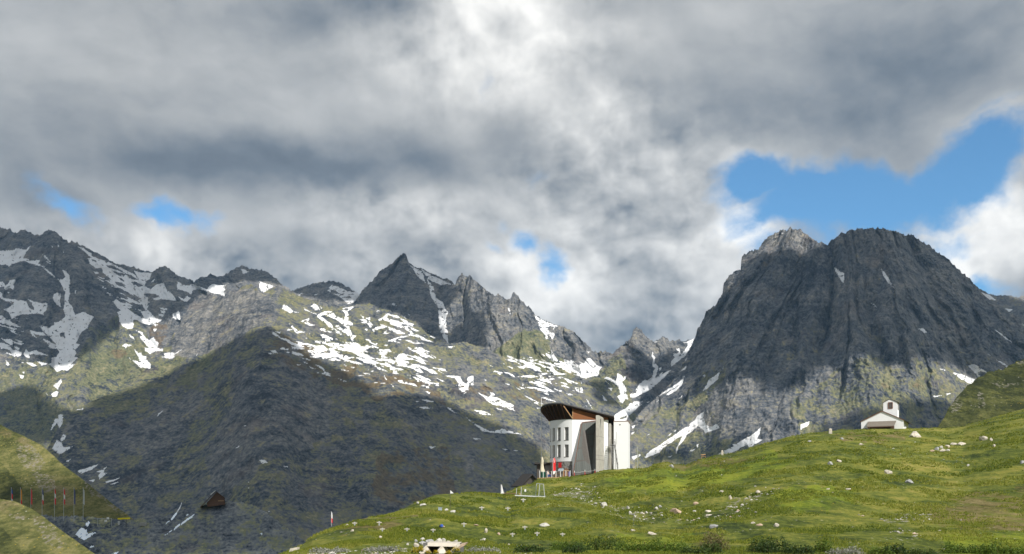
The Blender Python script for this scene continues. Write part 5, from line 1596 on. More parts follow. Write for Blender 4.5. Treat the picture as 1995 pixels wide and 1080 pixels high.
# red feather flag
p = dk(1079.5, .9); ff = thing('feather_flag', p, 'tall red feather flag with a white foot on the terrace', 'flag')
q = MB(); q.tube([p + Vector((-.22, 0, 0)), p + Vector((-.24, 0, 3.2)), p + Vector((-.12, 0, 3.9)), p + Vector((.1, 0, 4.1))], .025); q.build('pole', M['white_paint'], ff)
q = MB(); pr = [(-.2, 1.25), (.34, 1.15), (.32, 2.6), (.27, 3.6), (.1, 4.02), (-.14, 3.8), (-.23, 3.2)]
q.prism([p + Vector((x, -.02 + .05 * math.sin(z * 2.2), z)) for x, z in pr], [p + Vector((x, .02 + .05 * math.sin(z * 2.2), z)) for x, z in pr]); fc_ = q.build('cloth', M['red'], ff)
q = MB(); pr = [(-.22, .55), (.16, .75), (.36, 1.35), (-.19, 1.26)]
q.prism([p + Vector((x, -.045, z)) for x, z in pr], [p + Vector((x, -.022, z)) for x, z in pr]); q.build('white_foot', M['white_cloth'], fc_)
q = MB(); q.prism([p + Vector((x, -.10, z)) for x, z in ((-.06, 3.0), (.06, 3.0), (.05, 3.65), (-.05, 3.65))], [p + Vector((x, -.085, z)) for x, z in ((-.06, 3.0), (.06, 3.0), (.05, 3.65), (-.05, 3.65))]); q.build('pale_mark', M['white_cloth'], fc_)
# red banner on the stone base
a0, a1 = 42.5, 49.5
q = MB(); z0_, z1_ = bz(911), bz(901)
q.prism([(*arc(a0, RC + .12), z0_), (*arc(a1, RC + .12), z0_), (*arc(a1, RC + .12), z1_), (*arc(a0, RC + .12), z1_)], [(*arc(a0, RC + .08), z0_), (*arc(a1, RC + .08), z0_), (*arc(a1, RC + .08), z1_), (*arc(a0, RC + .08), z1_)])
o = q.build('banner', M['red']); settle(o); tag(o, 'short red banner hanging on the dark stone base of the curved wall', 'banner')
# hooded wicker seat in a wooden frame, metal lidded grill, long table
p = dk(1103, 1.5); hs_ = thing('beach_chair', p, 'brown hooded wicker seat with a wooden front on the terrace', 'seat')
q = MB()
ac = [(.56 * math.cos(w_), .0, 1.05 + .75 * math.sin(w_)) for w_ in np.linspace(0, math.pi, 9)]
q.prism([p + Vector((x, -.1, z)) for x, y, z in ac], [p + Vector((x, .55, z)) for x, y, z in ac]); q.build('hood', M['wicker'], hs_)
q = MB(); q.box((p.x - .56, p.y - .1, p.z + .1), (p.x + .56, p.y + .55, p.z + 1.06)); q.build('body', M['wicker'], hs_)
for x in (-.58, .1, .58):
    q = MB(); q.bar(p + Vector((x, -.2, 0)), p + Vector((x, -.2, 1.25)), .09); q.build('front_post', M['wood'], hs_)
q = MB(); q.bar(p + Vector((-.62, -.2, 1.25)), p + Vector((.62, -.2, 1.25)), .10); q.build('top_rail', M['wood'], hs_)
p = dk(1093.2, 1.8); gl = thing('grill', p, 'blue grey lidded grill beside the brown hooded seat', 'grill')
q = MB(); pr = [(-.62, 1.25), (.62, 1.25), (.62, 1.5), (.42, 1.78), (-.5, 1.72), (-.62, 1.5)]
q.prism([p + Vector((x, -.3, z)) for x, z in pr], [p + Vector((x, .3, z)) for x, z in pr]); q.build('lid', M['lid'], gl)
q = MB(); q.box((p.x - .6, p.y - .28, p.z + .98), (p.x + .6, p.y + .28, p.z + 1.24)); q.build('fire_box', M['frame_dark'], gl)
for sx in (-.5, .5):
    for sy in (-.22, .22):
        q = MB(); q.bar(p + Vector((sx, sy, 0)), p + Vector((sx, sy, .99)), .06); q.build('leg', M['steel_dark'], gl)
p = dk(1087, .9); tb = thing('table', p, 'pale wooden table beside the red feather flag', 'table')
q = MB(); q.box((p.x - .55, p.y - .35, p.z + .70), (p.x + .55, p.y + .35, p.z + .76)); q.build('table_top', M['wood'], tb)
for sx in (-.48, .48):
    for sy in (-.28, .28):
        q = MB(); q.bar(p + Vector((sx, sy, 0)), p + Vector((sx, sy, .7)), .06); q.build('leg', M['wood'], tb)
p = dk(1108.3, 1.6); brl = thing('water_butt', p, 'blue barrel right of the brown hooded seat', 'barrel')
q = MB(); q.tube([p, p + Vector((0, 0, .1)), p + Vector((0, 0, .55)), p + Vector((0, 0, 1.0)), p + Vector((0, 0, 1.08))], [.23, .26, .29, .26, .23], 14); q.build('body', M['blue'], brl)
q = MB(); q.tube([p + Vector((0, 0, 1.083)), p + Vector((0, 0, 1.13))], [.22, .2], 14); q.build('lid', M['navy'], brl)

# seated guests: one skinned surface each
def skin_body(name, pts_, eds, rad, m, parent):
    me = bpy.data.meshes.new(name); off = parent_loc(parent)
    me.from_pydata([tuple(Vector(p) - off) for p in pts_], eds, []); me.materials.append(m)
    o = bpy.data.objects.new(name, me); col.objects.link(o); o.parent = parent
    md = o.modifiers.new('skin', 'SKIN'); md.use_smooth_shade = True
    for sv, r_ in zip(me.skin_vertices[0].data if me.skin_vertices else [], rad): sv.radius = (r_, r_)
    ss_ = o.modifiers.new('sub', 'SUBSURF'); ss_.levels = 1; ss_.render_levels = 1
    return o
def add_skin_layer(me):
    bm = bmesh.new(); bm.from_mesh(me); bm.verts.layers.skin.verify()
    lay = bm.verts.layers.skin.active
    return bm, lay
def skinned(name, pts_, eds, rad, m, parent, root=0):
    me = bpy.data.meshes.new(name); off = parent_loc(parent)
    bm = bmesh.new(); lay = bm.verts.layers.skin.verify()
    vv = [bm.verts.new(tuple(Vector(p) - off)) for p in pts_]
    for a, b in eds: bm.edges.new((vv[a], vv[b]))
    for i, v_ in enumerate(vv):
        v_[lay].radius = (rad[i], rad[i]); v_[lay].use_root = (i == root)
    bm.to_mesh(me); bm.free(); me.materials.append(m)
    o = bpy.data.objects.new(name, me); col.objects.link(o); o.parent = parent
    md = o.modifiers.new('skin', 'SKIN'); md.use_smooth_shade = True
    s_ = o.modifiers.new('sub', 'SUBSURF'); s_.levels = 1; s_.render_levels = 2
    return o
def sitter(p, face, label, shirt, trousers, group=None):
    """adult on a chair at deck point p, looking along angle face"""
    th = thing('person', p, label, 'person', group)
    c, s_ = math.cos(face), math.sin(face)
    def L(fw, sd, z): return p + Vector((fw * c - sd * s_, fw * s_ + sd * c, z))
    P_ = [L(0, 0, .50), L(.02, 0, .70), L(-.02, 0, .95), L(-.02, 0, 1.06), L(.0, 0, 1.16),      # pelvis .. neck
          L(.05, .10, .50), L(.43, .11, .50), L(.46, .11, .10), L(.60, .12, .05),
          L(.05, -.10, .50), L(.43, -.11, .50), L(.46, -.11, .10), L(.60, -.12, .05),
          L(-.02, .19, 1.0), L(.02, .24, .74), L(.26, .15, .66), L(.34, .13, .66),
          L(-.02, -.19, 1.0), L(.02, -.24, .74), L(.26, -.15, .66), L(.34, -.13, .66), L(.03, 0, 1.28), L(.04, 0, 1.36)]
    rd = [.13, .14, .16, .12, .06, .09, .07, .05, .045, .09, .07, .05, .045, .065, .05, .04, .04, .065, .05, .04, .04, .10, .085]
    ed_ = [(0, 1), (1, 2), (2, 3), (3, 4), (0, 5), (5, 6), (6, 7), (7, 8), (0, 9), (9, 10), (10, 11), (11, 12), (3, 13), (13, 14), (14, 15), (15, 16), (3, 17), (17, 18), (18, 19), (19, 20), (4, 21), (21, 22)]
    body = skinned('body', P_, ed_, rd, M['skin'], th)
    sh = [0, 1, 2, 3, 13, 14, 17, 18]; mp_ = {k_: i for i, k_ in enumerate(sh)}
    skinned('shirt', [P_[i] for i in sh], [(mp_[a], mp_[b]) for a, b in ed_ if a in mp_ and b in mp_], [rd[i] + .022 for i in sh], shirt, th)
    tr_ = [0, 5, 6, 7, 9, 10, 11]; mp_ = {k_: i for i, k_ in enumerate(tr_)}
    skinned('trousers', [P_[i] for i in tr_], [(mp_[a], mp_[b]) for a, b in ed_ if a in mp_ and b in mp_], [rd[i] + .022 for i in tr_], trousers, th)
    q = MB(); hc = L(.01, 0, 1.35); q.sphere(hc, .118, (1, 1, .8), 12, 8); q.build('hair', M['hair'], th, True)
    for sd in (.035, -.035):
        q = MB(); q.sphere(L(.13, sd, 1.33), .014); q.build('eye', M['dark_cloth'], th, True)
    q = MB(); q.sphere(L(.142, 0, 1.30), .02, (1, .8, 1.3)); q.build('nose', M['skin'], th, True)
    return th
def chair(p, face, label, m, group):
    th = thing('chair', p, label, 'chair', group)
    c, s_ = math.cos(face), math.sin(face)
    def L(fw, sd, z): return p + Vector((fw * c - sd * s_, fw * s_ + sd * c, z))
    q = MB(); q.prism([L(-.2, -.22, .37), L(.24, -.22, .37), L(.24, .22, .37), L(-.2, .22, .37)], [L(-.2, -.22, .41), L(.24, -.22, .41), L(.24, .22, .41), L(-.2, .22, .41)]); q.build('seat', m, th)
    q = MB(); q.prism([L(-.22, -.22, .42), L(-.19, -.22, .42), L(-.19, .22, .42), L(-.22, .22, .42)], [L(-.28, -.22, .9), L(-.25, -.22, .9), L(-.25, .22, .9), L(-.28, .22, .9)]); q.build('backrest', m, th)
    for a in (-.17, .21):
        for b in (-.19, .19):
            q = MB(); q.bar(L(a, b, 0), L(a, b, .37), .035); q.build('leg', M['steel'], th)
    return th
p = dk(1067.5, 1.1); chair(p, R(-60), 'terrace chair with the guest in a white shirt on it', M['wood'], 'chairs on the terrace')
sitter(p, R(-60), 'guest in white shirt and blue jeans sitting on the terrace', M['white_cloth'], M['denim'], 'people on the terrace')
p = dk(1075.6, 1.5); chair(p, R(200), 'terrace chair with the guest in dark clothes on it', M['wood'], 'chairs on the terrace')
sitter(p, R(200), 'guest in dark blue clothes sitting left of the red feather flag', M['dark_cloth'], M['navy'], 'people on the terrace')
# red and white posts with a cord before the leaning panel
for u, v0_, v1_, lab in ((1119, 917.5, 928, 'red post at the left foot of the grey leaning panel'), (1139.5, 915.5, 926, 'red post before the middle of the grey leaning panel'), (1159, 914, 923.5, 'red post at the foot of the concrete fin')):
    a, b = Vector(bp_(u, v1_ + 1.5, -2.9)), Vector(bp_(u, v0_, -2.9)); ps_ = thing('barrier_post', a, lab, 'post', 'red posts in front of the leaning panel')
    q = MB(); q.tube([a, a.lerp(b, .72)], .055); q.build('shaft', M['red_paint'], ps_)
    q = MB(); q.tube([a.lerp(b, .722), b], [.055, .045]); q.build('cap', M['white_paint'], ps_)
q = MB(); q.tube([bp_(1119, 920.5, -2.82), bp_(1129, 920.4, -2.82), bp_(1139.5, 918.6, -2.82), bp_(1149, 918.4, -2.82), bp_(1159, 916.4, -2.82)], .018, 6); o = q.build('cord', M['white_paint']); settle(o); tag(o, 'pale cord strung between the red posts by the leaning panel', 'cord')

# ================================================================ fenced glass enclosure, flags
ED = float(ground(1034, 969.5)[1]) - .4
g = G0(ED)
en = thing('glass_enclosure', g(1034, 967), 'open enclosure of slim metal posts and clear glass below the hotel', 'enclosure')
for (u0_, v0_), (u1_, v1_), dy in (((1006, 963), (1006.5, 951.5), 0), ((1015, 964.5), (1015.8, 949), 0), ((1044, 966), (1046, 941.5), .8), ((1049.5, 967), (1051.6, 943), 0), ((1061.2, 967), (1058.8, 943.5), 0)):
    q = MB(); q.bar(g(u0_, v0_) + Vector((0, dy, 0)), g(u1_, v1_) + Vector((0, dy, 0)), .10); q.build('post', M['steel'], en)
q = MB(); q.bar(g(1003, 965.4), g(1064, 968.4), .34, .16); q.build('base_rail', M['grey_cloth'], en)
q = MB(); q.bar(g(1045.8, 942) + Vector((0, .4, 0)), g(1059, 943.4), .09); q.build('top_rail', M['steel'], en)
mg = bpy.data.materials.new('clear_glass'); mg.use_nodes = True
nt = mg.node_tree; nt.nodes.clear(); N = NT(nt)
g1 = N.n('ShaderNodeBsdfTransparent'); g1.inputs[0].default_value = (.93, .97, .95, 1); g2 = N.n('ShaderNodeBsdfGlossy'); g2.inputs['Roughness'].default_value = .05
mx = N.n('ShaderNodeMixShader'); mx.inputs[0].default_value = .05; nt.links.new(g1.outputs[0], mx.inputs[1]); nt.links.new(g2.outputs[0], mx.inputs[2])
oo = N.n('ShaderNodeOutputMaterial'); nt.links.new(mx.outputs[0], oo.inputs[0])
for a, b, c, d in (((1015.5, 964), (1044.5, 965.6), (1045.5, 946), (1015.9, 950)), ((1049.8, 966.4), (1061, 967), (1059, 944), (1051.4, 944))):
    q = MB(); pp = [g(*k_) + Vector((0, .06, 0)) for k_ in (a, b, c, d)]; q.prism(pp, [k_ + Vector((0, .02, 0)) for k_ in pp]); q.build('pane', mg, en)
q = MB(); pp = [g(1021.6, 958), g(1025.2, 958.2), g(1025.0, 953.4), g(1021.9, 953.6)]; q.prism([k_ + Vector((0, .02, 0)) for k_ in pp], [k_ + Vector((0, -.02, 0)) for k_ in pp]); q.build('notice', M['white_paint'], en)
q = MB(); q.bar(Vector(ground(981, 962.5)) + Vector((0, -.2, .12)), Vector(ground(1014, 965)) + Vector((0, -.2, .15)), .3, .16); o = q.build('timber_beam', M['wood']); settle(o); tag(o, 'long pale timber lying in the grass beside the white flag', 'beam')

def flag_thing(base, h, label, bands, width, hang, polm, group=None, drop=0.0, name='flag_pole', cat='flag'):
    """pole with a limp cloth: bands = [(material, share)] from the top; hang = 'limp' or 'pennant'"""
    th = thing(name, base, label, cat, group)
    r0 = h * .006 + .012
    q = MB(); q.tube([base - Vector((0, 0, .4)), base + Vector((0, 0, h))], [r0, r0 * .75]); q.build('pole', polm, th)
    q = MB(); q.sphere(base + Vector((0, 0, h)), r0 * 1.7); q.build('finial', polm, th, True)
    L_, w_ = drop, width
    nz = 14; nx_ = 6; vs_ = []; 
    for i in range(nz + 1):
        k_ = i / nz; z_ = base.z + h * .98 - L_ * k_
        for j in range(nx_ + 1):
            f_ = j / nx_
            ww = w_ * (.55 + .45 * math.sin(min(1, k_ * 1.6 + .25) * math.pi / 2)) if hang == 'limp' else w_ * (.25 + .75 * k_ if hang == 'sail' else 1 - .9 * f_ * 0)
            y_ = .10 * w_ * math.sin(f_ * 9 + k_ * 3)
            zz = z_ - (f_ * L_ * .12 if hang == 'limp' else 0)
            vs_.append((base.x + r0 + ww * f_, base.y + y_, zz))
    k0 = 0.0
    for mm, sh in bands:
        a, b = int(round(k0 * nz)), int(round((k0 + sh) * nz)); k0 += sh
        sub = vs_[a * (nx_ + 1):(b + 1) * (nx_ + 1)]; nn_ = b - a + 1; m_ = len(sub)
        f = [[i * (nx_ + 1) + j, i * (nx_ + 1) + j + 1, (i + 1) * (nx_ + 1) + j + 1, (i + 1) * (nx_ + 1) + j] for i in range(nn_ - 1) for j in range(nx_)]
        # thin closed cloth
        bk_ = [(x, y + .03, z) for x, y, z in sub]
        f2 = [[m_ + k_ for k_ in q_[::-1]] for q_ in f]
        q = MB(); q.add(sub + bk_, f + f2); q.build('cloth', mm, th, True)
    return th
flag_thing(Vector(ground(976.5, 963.5)), (963.5 - 944) / F * ground(976.5, 963.5)[1], 'small white flag on a pale pole left of the glass enclosure', [(M['white_cloth'], .6), (M['white_cloth'], .4)], .52, 'sail', M['white_paint'], drop=1.45)
bp0 = Vector(ground(877, 992)); hh = (992 - 955) / F * bp0.y
pf = thing('pennant_pole', bp0, 'dark pole with a tiny white pennant in the lower meadow', 'flag')
q = MB(); q.tube([bp0 - Vector((0, 0, .3)), bp0 + Vector((0, 0, hh))], .028); q.build('pole', M['frame_dark'], pf)
q = MB(); z_ = bp0.z + hh; q.prism([(bp0.x + .02, bp0.y - .01, z_), (bp0.x + .42, bp0.y - .01, z_ - .38), (bp0.x + .02, bp0.y - .01, z_ - .42)], [(bp0.x + .02, bp0.y + .01, z_), (bp0.x + .42, bp0.y + .01, z_ - .38), (bp0.x + .02, bp0.y + .01, z_ - .42)]); q.build('pennant', M['white_cloth'], pf)

def vg(u, v):   # point on the valley slope
    us_, vv, VV = g_valley
    vp = VH - VV[..., 2] / VV[..., 1] * F
    c = int(np.argmin(np.abs(us_ - u))); r_ = int(np.argmin(np.abs(vp[:, c] - v)))
    return Vector(VV[r_, c])
# the row of eight flags down in the valley
FL = [(22.5, [('blue', .3), ('red', .35), ('white_cloth', .35)], 'blue red and white flag at the left end of the valley row'),
      (41.3, [('orange', .75), ('red', .25)], 'orange flag in the valley row'),
      (61.8, [('red', 1.0)], 'plain red flag in the valley row between the orange and the tricolour one'),
      (83.4, [('navy', .35), ('white_cloth', .35), ('red', .3)], 'blue white and red flag in the valley row'),
      (106.7, [('red', .3), ('white_cloth', .3), ('red', .4)], 'red and white flag in the valley row next to the tricolour one'),
      (125.5, [('red', .35), ('white_cloth', .3), ('red', .35)], 'red and white flag in the valley row next to the dark blue one'),
      (146.2, [('navy', 1.0)], 'dark blue flag in the valley row'),
      (164.2, [('grey_cloth', 1.0)], 'grey white flag at the right end of the valley row')]
for u, bands, lab in FL:
    base = vg(u - 1.2, 1014); FD = base.y; top_ = at(u - 1.2, 951, FD)
    flag_thing(base, top_[2] - base.z, lab, [(M[a], b) for a, b in bands], .62, 'limp', M['steel'], 'flags in the valley row', drop=(980 - 951) / F * FD)

# ================================================================ valley buildings: half hidden roof, ski lift
b0 = vg(415, 990); D_ = b0.y - 3
g = G0(D_)
ch = thing('chalet', b0, 'dark brown chalet gable with a snowy roof edge in the shaded valley', 'hut')
ga = [g(404, 988), g(438, 983), g(436.5, 969), g(421.5, 958.5), g(402, 980)]
bk_ = Vector((-2.5, 9, 0))
q = MB(); q.prism([p + Vector((0, .6, 0)) for p in ga], [p + bk_ for p in ga]); q.build('wall', M['wood_brown'], ch)
for a, b in (((421.5, 956.5), (391, 988)), ((421.5, 956.5), (440, 972))):
    q = MB(); p0, p1 = g(*a) + Vector((0, -.8, 0)), g(*b) + Vector((0, -.8, 0)); dn = Vector((0, 0, -.35)); q.prism([p0, p1, p1 + dn, p0 + dn], [k_ + bk_ * 1.1 for k_ in (p0, p1, p1 + dn, p0 + dn)]); q.build('roof_slope', M['timber_dark'], ch)
q = MB(); q.bar(g(425, 976), g(436, 976), .3, .5); q.build('balcony', M['timber_pale'], ch)
q = MB(); p0, p1 = g(411.5, 964.5) + Vector((0, -.9, .12)), g(420.5, 957) + Vector((0, -.9, .12)); q.bar(p0, p1, .35, .3); q.build('snow_strip', M['white_cloth'], ch)
for u, lab in ((433.7, 'thin grey mast closest to the dark chalet gable'), (436.3, 'thin grey mast, second from the dark chalet gable'), (438.8, 'thin grey mast, third from the dark chalet gable'), (441.4, 'thin grey mast farthest from the dark chalet gable')):
    q = MB(); a = vg(u, 972); q.tube([a - Vector((0, 0, .5)), Vector((a.x, a.y, (VH - 937) / F * a.y))], .07, 6); o = q.build('mast', M['steel_dark']); settle(o)
    tag(o, lab, 'pole', 'masts behind the chalet')
a = vg(485, 962); lp = thing('street_lamp', a, 'grey lamp post with two pale globes right of the chalet', 'lamp')
q = MB(); zt2 = (VH - 940) / F * a.y; q.tube([a - Vector((0, 0, .3)), Vector((a.x, a.y, zt2))], .06); q.build('pole', M['steel_dark'], lp)
for zz in (zt2, (VH - 951) / F * a.y):
    q = MB(); q.sphere((a.x + .12, a.y - .12, zz), .3); q.build('globe', M['white_paint'], lp, True)

a = vg(240, 1024); D_ = a.y - 1; g = G0(D_)
lf = thing('lift_station', a, 'small ski lift gantry with a yellow beam at the foot of the green hill', 'lift')
q = MB(); q.bar(g(229.6, 1011), g(252.8, 1010), .6, .75); q.build('yellow_beam', M['yellow'], lf)
for u, vb2 in ((232, 1026), (246, 1028)):
    q = MB(); q.bar(g(u, vb2), g(u, 1006 if u > 240 else 1011), .22); q.build('post', M['steel_dark'], lf)
q = MB(); q.box(tuple(g(230, 1023) + Vector((0, -.3, 0))), tuple(g(233, 1015) + Vector((0, .3, 0)))); q.build('control_box', M['grey_cloth'], lf)
ga_ = thing('gantry', vg(197, 1026), 'thin grey cable gantry with pale boxes left of the yellow beam', 'lift')
q = MB(); q.bar(g(177, 1010), g(218, 1010.5), .16); q.build('crossbar', M['steel'], ga_)
for u in (190, 217.5):
    q = MB(); q.bar(g(u, 1028), g(u, 1010), .14); q.build('post', M['steel'], ga_)
for u, v in ((210.3, 1010), (206, 1015)):
    q = MB(); q.box(tuple(g(u - 2, v + 2) + Vector((0, -.35, 0))), tuple(g(u + 2, v - 2) + Vector((0, .2, 0)))); q.build('cabinet', M['white_paint'], ga_)
q = MB(); c0 = vg(281, 1023); q.box((c0.x - 1.4, c0.y - 1.5, c0.z - .4), (c0.x + 1.4, c0.y + .6, c0.z + 1.2)); o = q.build('stone_hut', M['rock_grey']); settle(o); tag(o, 'low grey block right of the yellow lift beam', 'hut')
flag_thing(Vector(at(645.5, 1024, 400)), 27 / F * 400, 'white and red flag hanging low beyond the left end of the meadow', [(M['white_cloth'], .55), (M['red'], .45)], .42, 'limp', M['white_paint'], drop=20 / F * 400)

# ================================================================ stones of the meadow
def rock_mesh(seed, flat=.62, cuts=16, subd=3):
    r_ = random.Random(seed)
    bm = bmesh.new(); bmesh.ops.create_icosphere(bm, subdivisions=subd, radius=1.0)
    pl = []
    for _ in range(cuts):
        z_ = r_.uniform(-1, 1); a = r_.uniform(0, 2 * math.pi); q = math.sqrt(1 - z_ * z_)
        pl.append((Vector((q * math.cos(a), q * math.sin(a), z_)), r_.uniform(.45, .88)))
    for v_ in bm.verts:
        d = v_.co.normalized(); k_ = 1.1
        for n_, h in pl:
            dt = d.dot(n_)
            if dt > .05: k_ = min(k_, h / dt)
        k_ *= 1 + .05 * math.sin(d.x * 9 + seed) * math.sin(d.y * 8) 
        v_.co = d * k_
    for v_ in bm.verts: v_.co.z *= flat
    me = bpy.data.meshes.new('rock'); bm.to_mesh(me); bm.free()
    return me

ROCKS = [  # column, row of the centre, width, height in photo pixels, stone, label
 (1781, 845, 26, 14, 'rock_pale', 'large pale boulder in the grass beside the chapel'),
 (1318, 996, 24, 11, 'rock_red', 'big pinkish block in the middle of the scree streak below the hotel'),
 (1378, 996, 14, 6, 'rock_pale', 'tan slab right of the big pinkish block'),
 (1438.5, 995, 10, 6, 'rock_red', 'squarish reddish stone at the right end of the scree streak'),
 (1477, 957, 11, 8, 'rock_pale', 'upright tan stone, highest of the stones right of the scree streak'),
 (1423, 969, 8, 9, 'rock_pale', 'narrow upright tan stone above the scree streak'),
 (1177, 983, 14, 7.5, 'rock_white', 'white stone at the foot of the rubble patch below the hotel'),
 (1161, 981, 6.5, 4, 'rock_white', 'small white stone left of the white stone below the rubble patch'),
 (1224, 990, 9, 7, 'rock_white', 'rounded white stone left of a lower white one in the scree streak'),
 (1228, 999.5, 9, 6, 'rock_white', 'white stone at the lower edge of the left scree streak'),
 (1237, 1006, 8, 4, 'rock_white', 'flat white stone, lowest in the left scree streak'),
 (1279, 990, 12, 7, 'rock_white', 'white stone with a grey neighbour left of the big pinkish block'),
 (1287, 987, 6, 5, 'rock_grey', 'grey stone touching the white one left of the big pinkish block'),
 (1251, 999, 8, 4, 'rock_white', 'left one of two flat white stones lying side by side in the scree'),
 (1260, 998.5, 8, 4.5, 'rock_white', 'right one of two flat white stones lying side by side in the scree'),
 (1392, 1025, 20, 8, 'rock_grey', 'broad grey boulder in dark grass below the scree streak'),
 (1270.5, 1040, 17, 6, 'rock_pale', 'flat pale boulder just above the leafy shrubs'),
 (1234, 1033.5, 12, 5, 'rock_pale', 'dull tan stone in the sunken grass left of the flat pale boulder'),
 (1512, 1023, 11, 7, 'rock_pale', 'pale stone right of two flat reddish stones in the lower meadow'),
 (1478.5, 1022, 14, 6, 'rock_red', 'flat reddish stone in the lower meadow'),
 (1468, 1019, 9, 4, 'rock_pale', 'tan stone touching the flat reddish stone in the lower meadow'),
 (1420, 987, 12, 5, 'rock_white', 'white stone with a red stain at the upper right of the scree'),
 (1446, 984.5, 7, 4, 'rock_white', 'small white stone above the squarish reddish one'),
 (1435, 988, 6, 4.5, 'rock_white', 'small white stone between two others at the right end of the scree'),
 (1308, 907.5, 11, 6, 'rock_grey', 'dark grey rock in the dip of the crest right of the hotel'),
 (1404.5, 958, 11, 3.5, 'rock_pale', 'thin pale slab in the open slope between hotel and chapel'),
 (1357, 980, 12, 4.5, 'rock_red', 'low reddish slab above the scree streak'),
 (1289, 1004, 6.5, 4, 'rock_white', 'small white stone below the big pinkish block'),
 (1352, 995.5, 6.5, 4, 'rock_white', 'small white stone between the big pinkish block and the tan slab'),
 (1381, 1003.5, 13, 4, 'rock_pale', 'thin pale slab just below the tan slab'),
 (1373, 1072, 13, 7, 'rock_grey', 'grey stone among the shrubs at the bottom edge'),
 (1915, 854, 19, 9, 'rock_pale', 'long pale boulder below the right end of the crest'),
 (1931, 856, 5.5, 6, 'rock_pale', 'small upright stone right of the long pale boulder'),
 (1825, 873, 10, 7, 'rock_grey', 'dark grey stone at the left of the stone group below the chapel'),
 (1833, 870, 10, 6.5, 'rock_white', 'whitish stone behind the dark grey one in the group below the chapel'),
 (1845, 868, 11, 5, 'rock_pale', 'flat tan stone in the middle of the group below the chapel'),
 (1858, 864.5, 10, 6.5, 'rock_pale', 'peaked tan stone near the right end of the group below the chapel'),
 (1872.5, 864, 15, 7, 'rock_pale', 'biggest stone of the group below the chapel, at its right end'),
 (1835, 877, 12, 5.5, 'rock_pale', 'tan slab at the lower front of the group below the chapel'),
 (1846, 877, 8, 4, 'rock_white', 'small whitish stone right of the tan front slab in the chapel group'),
 (1816, 878.5, 9, 4, 'rock_red', 'reddish stone at the left front of the group below the chapel'),
 (1678, 865.5, 10, 4, 'rock_pale', 'flat pale stone in the grass below the left chapel corner'),
 (1641, 854, 7, 4, 'rock_grey', 'small grey stone between the pillar and the chapel'),
 (1617, 902, 11, 7, 'rock_grey', 'leaning grey slab in a pair on the middle slope'),
 (1634, 897, 10, 6, 'rock_pale', 'pale stone right of the leaning grey slab on the middle slope'),
 (1731, 919, 14, 10, 'rock_pale', 'forked pale stone standing in the right meadow'),
 (1772, 938.5, 19, 8, 'rock_grey', 'rounded grey boulder beside yellow flowers in the right meadow'),
 (1651, 953, 17, 5, 'rock_pale', 'low pale stone in the bright grass of the right meadow'),
 (1613, 952, 7, 4, 'rock_pale', 'small pale stone left of the low pale one in the right meadow'),
 (1938, 869, 6.5, 5, 'rock_pale', 'small pale stone at the far right below the long pale boulder'),
 (1886, 907, 5, 3.5, 'rock_white', 'tiny pale stone alone at the far right'),
 (1992, 900, 7, 7, 'rock_grey', 'grey rock cut by the right edge of the view'),
 (1577, 860, 9, 4, 'rock_grey', 'small grey stone just under the crest left of the pillar'),
 (686, 1033, 7, 6, 'rock_pale', 'tan stone near the left end of the lower meadow'),
 (740.5, 1045.5, 6.5, 5.5, 'rock_pale', 'tan stone above the white flowers at left'),
 (945.7, 1034, 7.5, 8.5, 'rock_pale', 'upright tan stone right of the concrete inlet'),
 (971, 1040, 6.5, 5, 'rock_red', 'small reddish stone right of the upright tan one'),
 (992, 1061, 6, 5, 'rock_pale', 'small tan stone low in the grass left of the shrubs'),
 (941, 1051, 13, 4.5, 'rock_white', 'low row of white stones right of the concrete inlet'),
 (927, 1023, 11, 3, 'rock_red', 'thin tan slab up slope from the upright tan stone'),
 (676, 1023, 6, 4, 'rock_pale', 'small pale stone close to the left skyline of the meadow'),
 (826, 983, 14, 5, 'rock_white', 'heap of white stone just under the skyline'),
 (814, 980.5, 7, 4, 'rock_white', 'white stone left of the white heap under the skyline'),
 (881, 996, 13, 4.5, 'rock_white', 'white stones at the foot of the pennant pole'),
 (870, 993, 7, 5, 'rock_white', 'white stone left of the pennant pole foot'),
 (1062, 1022, 26, 9, 'rock_white', 'smooth whitish boulder alone in the grass below the enclosure'),
 (821, 1050, 11, 6, 'rock_white', 'whitish block, upper left of those walled up around the concrete inlet'),
 (811.5, 1053.5, 10, 5, 'rock_grey', 'grey block at the left end of those around the concrete inlet'),
 (823, 1057, 14, 8, 'rock_grey', 'largest grey block left of the concrete inlet roof'),
 (811.5, 1061, 12, 9, 'rock_pale', 'pale block low at the left of the concrete inlet'),
 (837, 1053, 16, 6.5, 'rock_grey', 'broad grey block over the left half of the inlet roof'),
 (852.5, 1053.5, 15, 8.5, 'rock_white', 'tallest whitish block over the middle of the inlet roof'),
 (863.5, 1054, 12, 8, 'rock_white', 'whitish block right of the tallest one over the inlet'),
 (873.5, 1055, 9, 6, 'rock_pale', 'small tan block between two whitish ones over the inlet'),
 (887, 1054, 13, 8, 'rock_white', 'whitish block at the right end over the inlet roof'),
 (794.5, 1060, 7, 5, 'rock_white', 'thin leaning white stone left of the inlet blocks'),
]
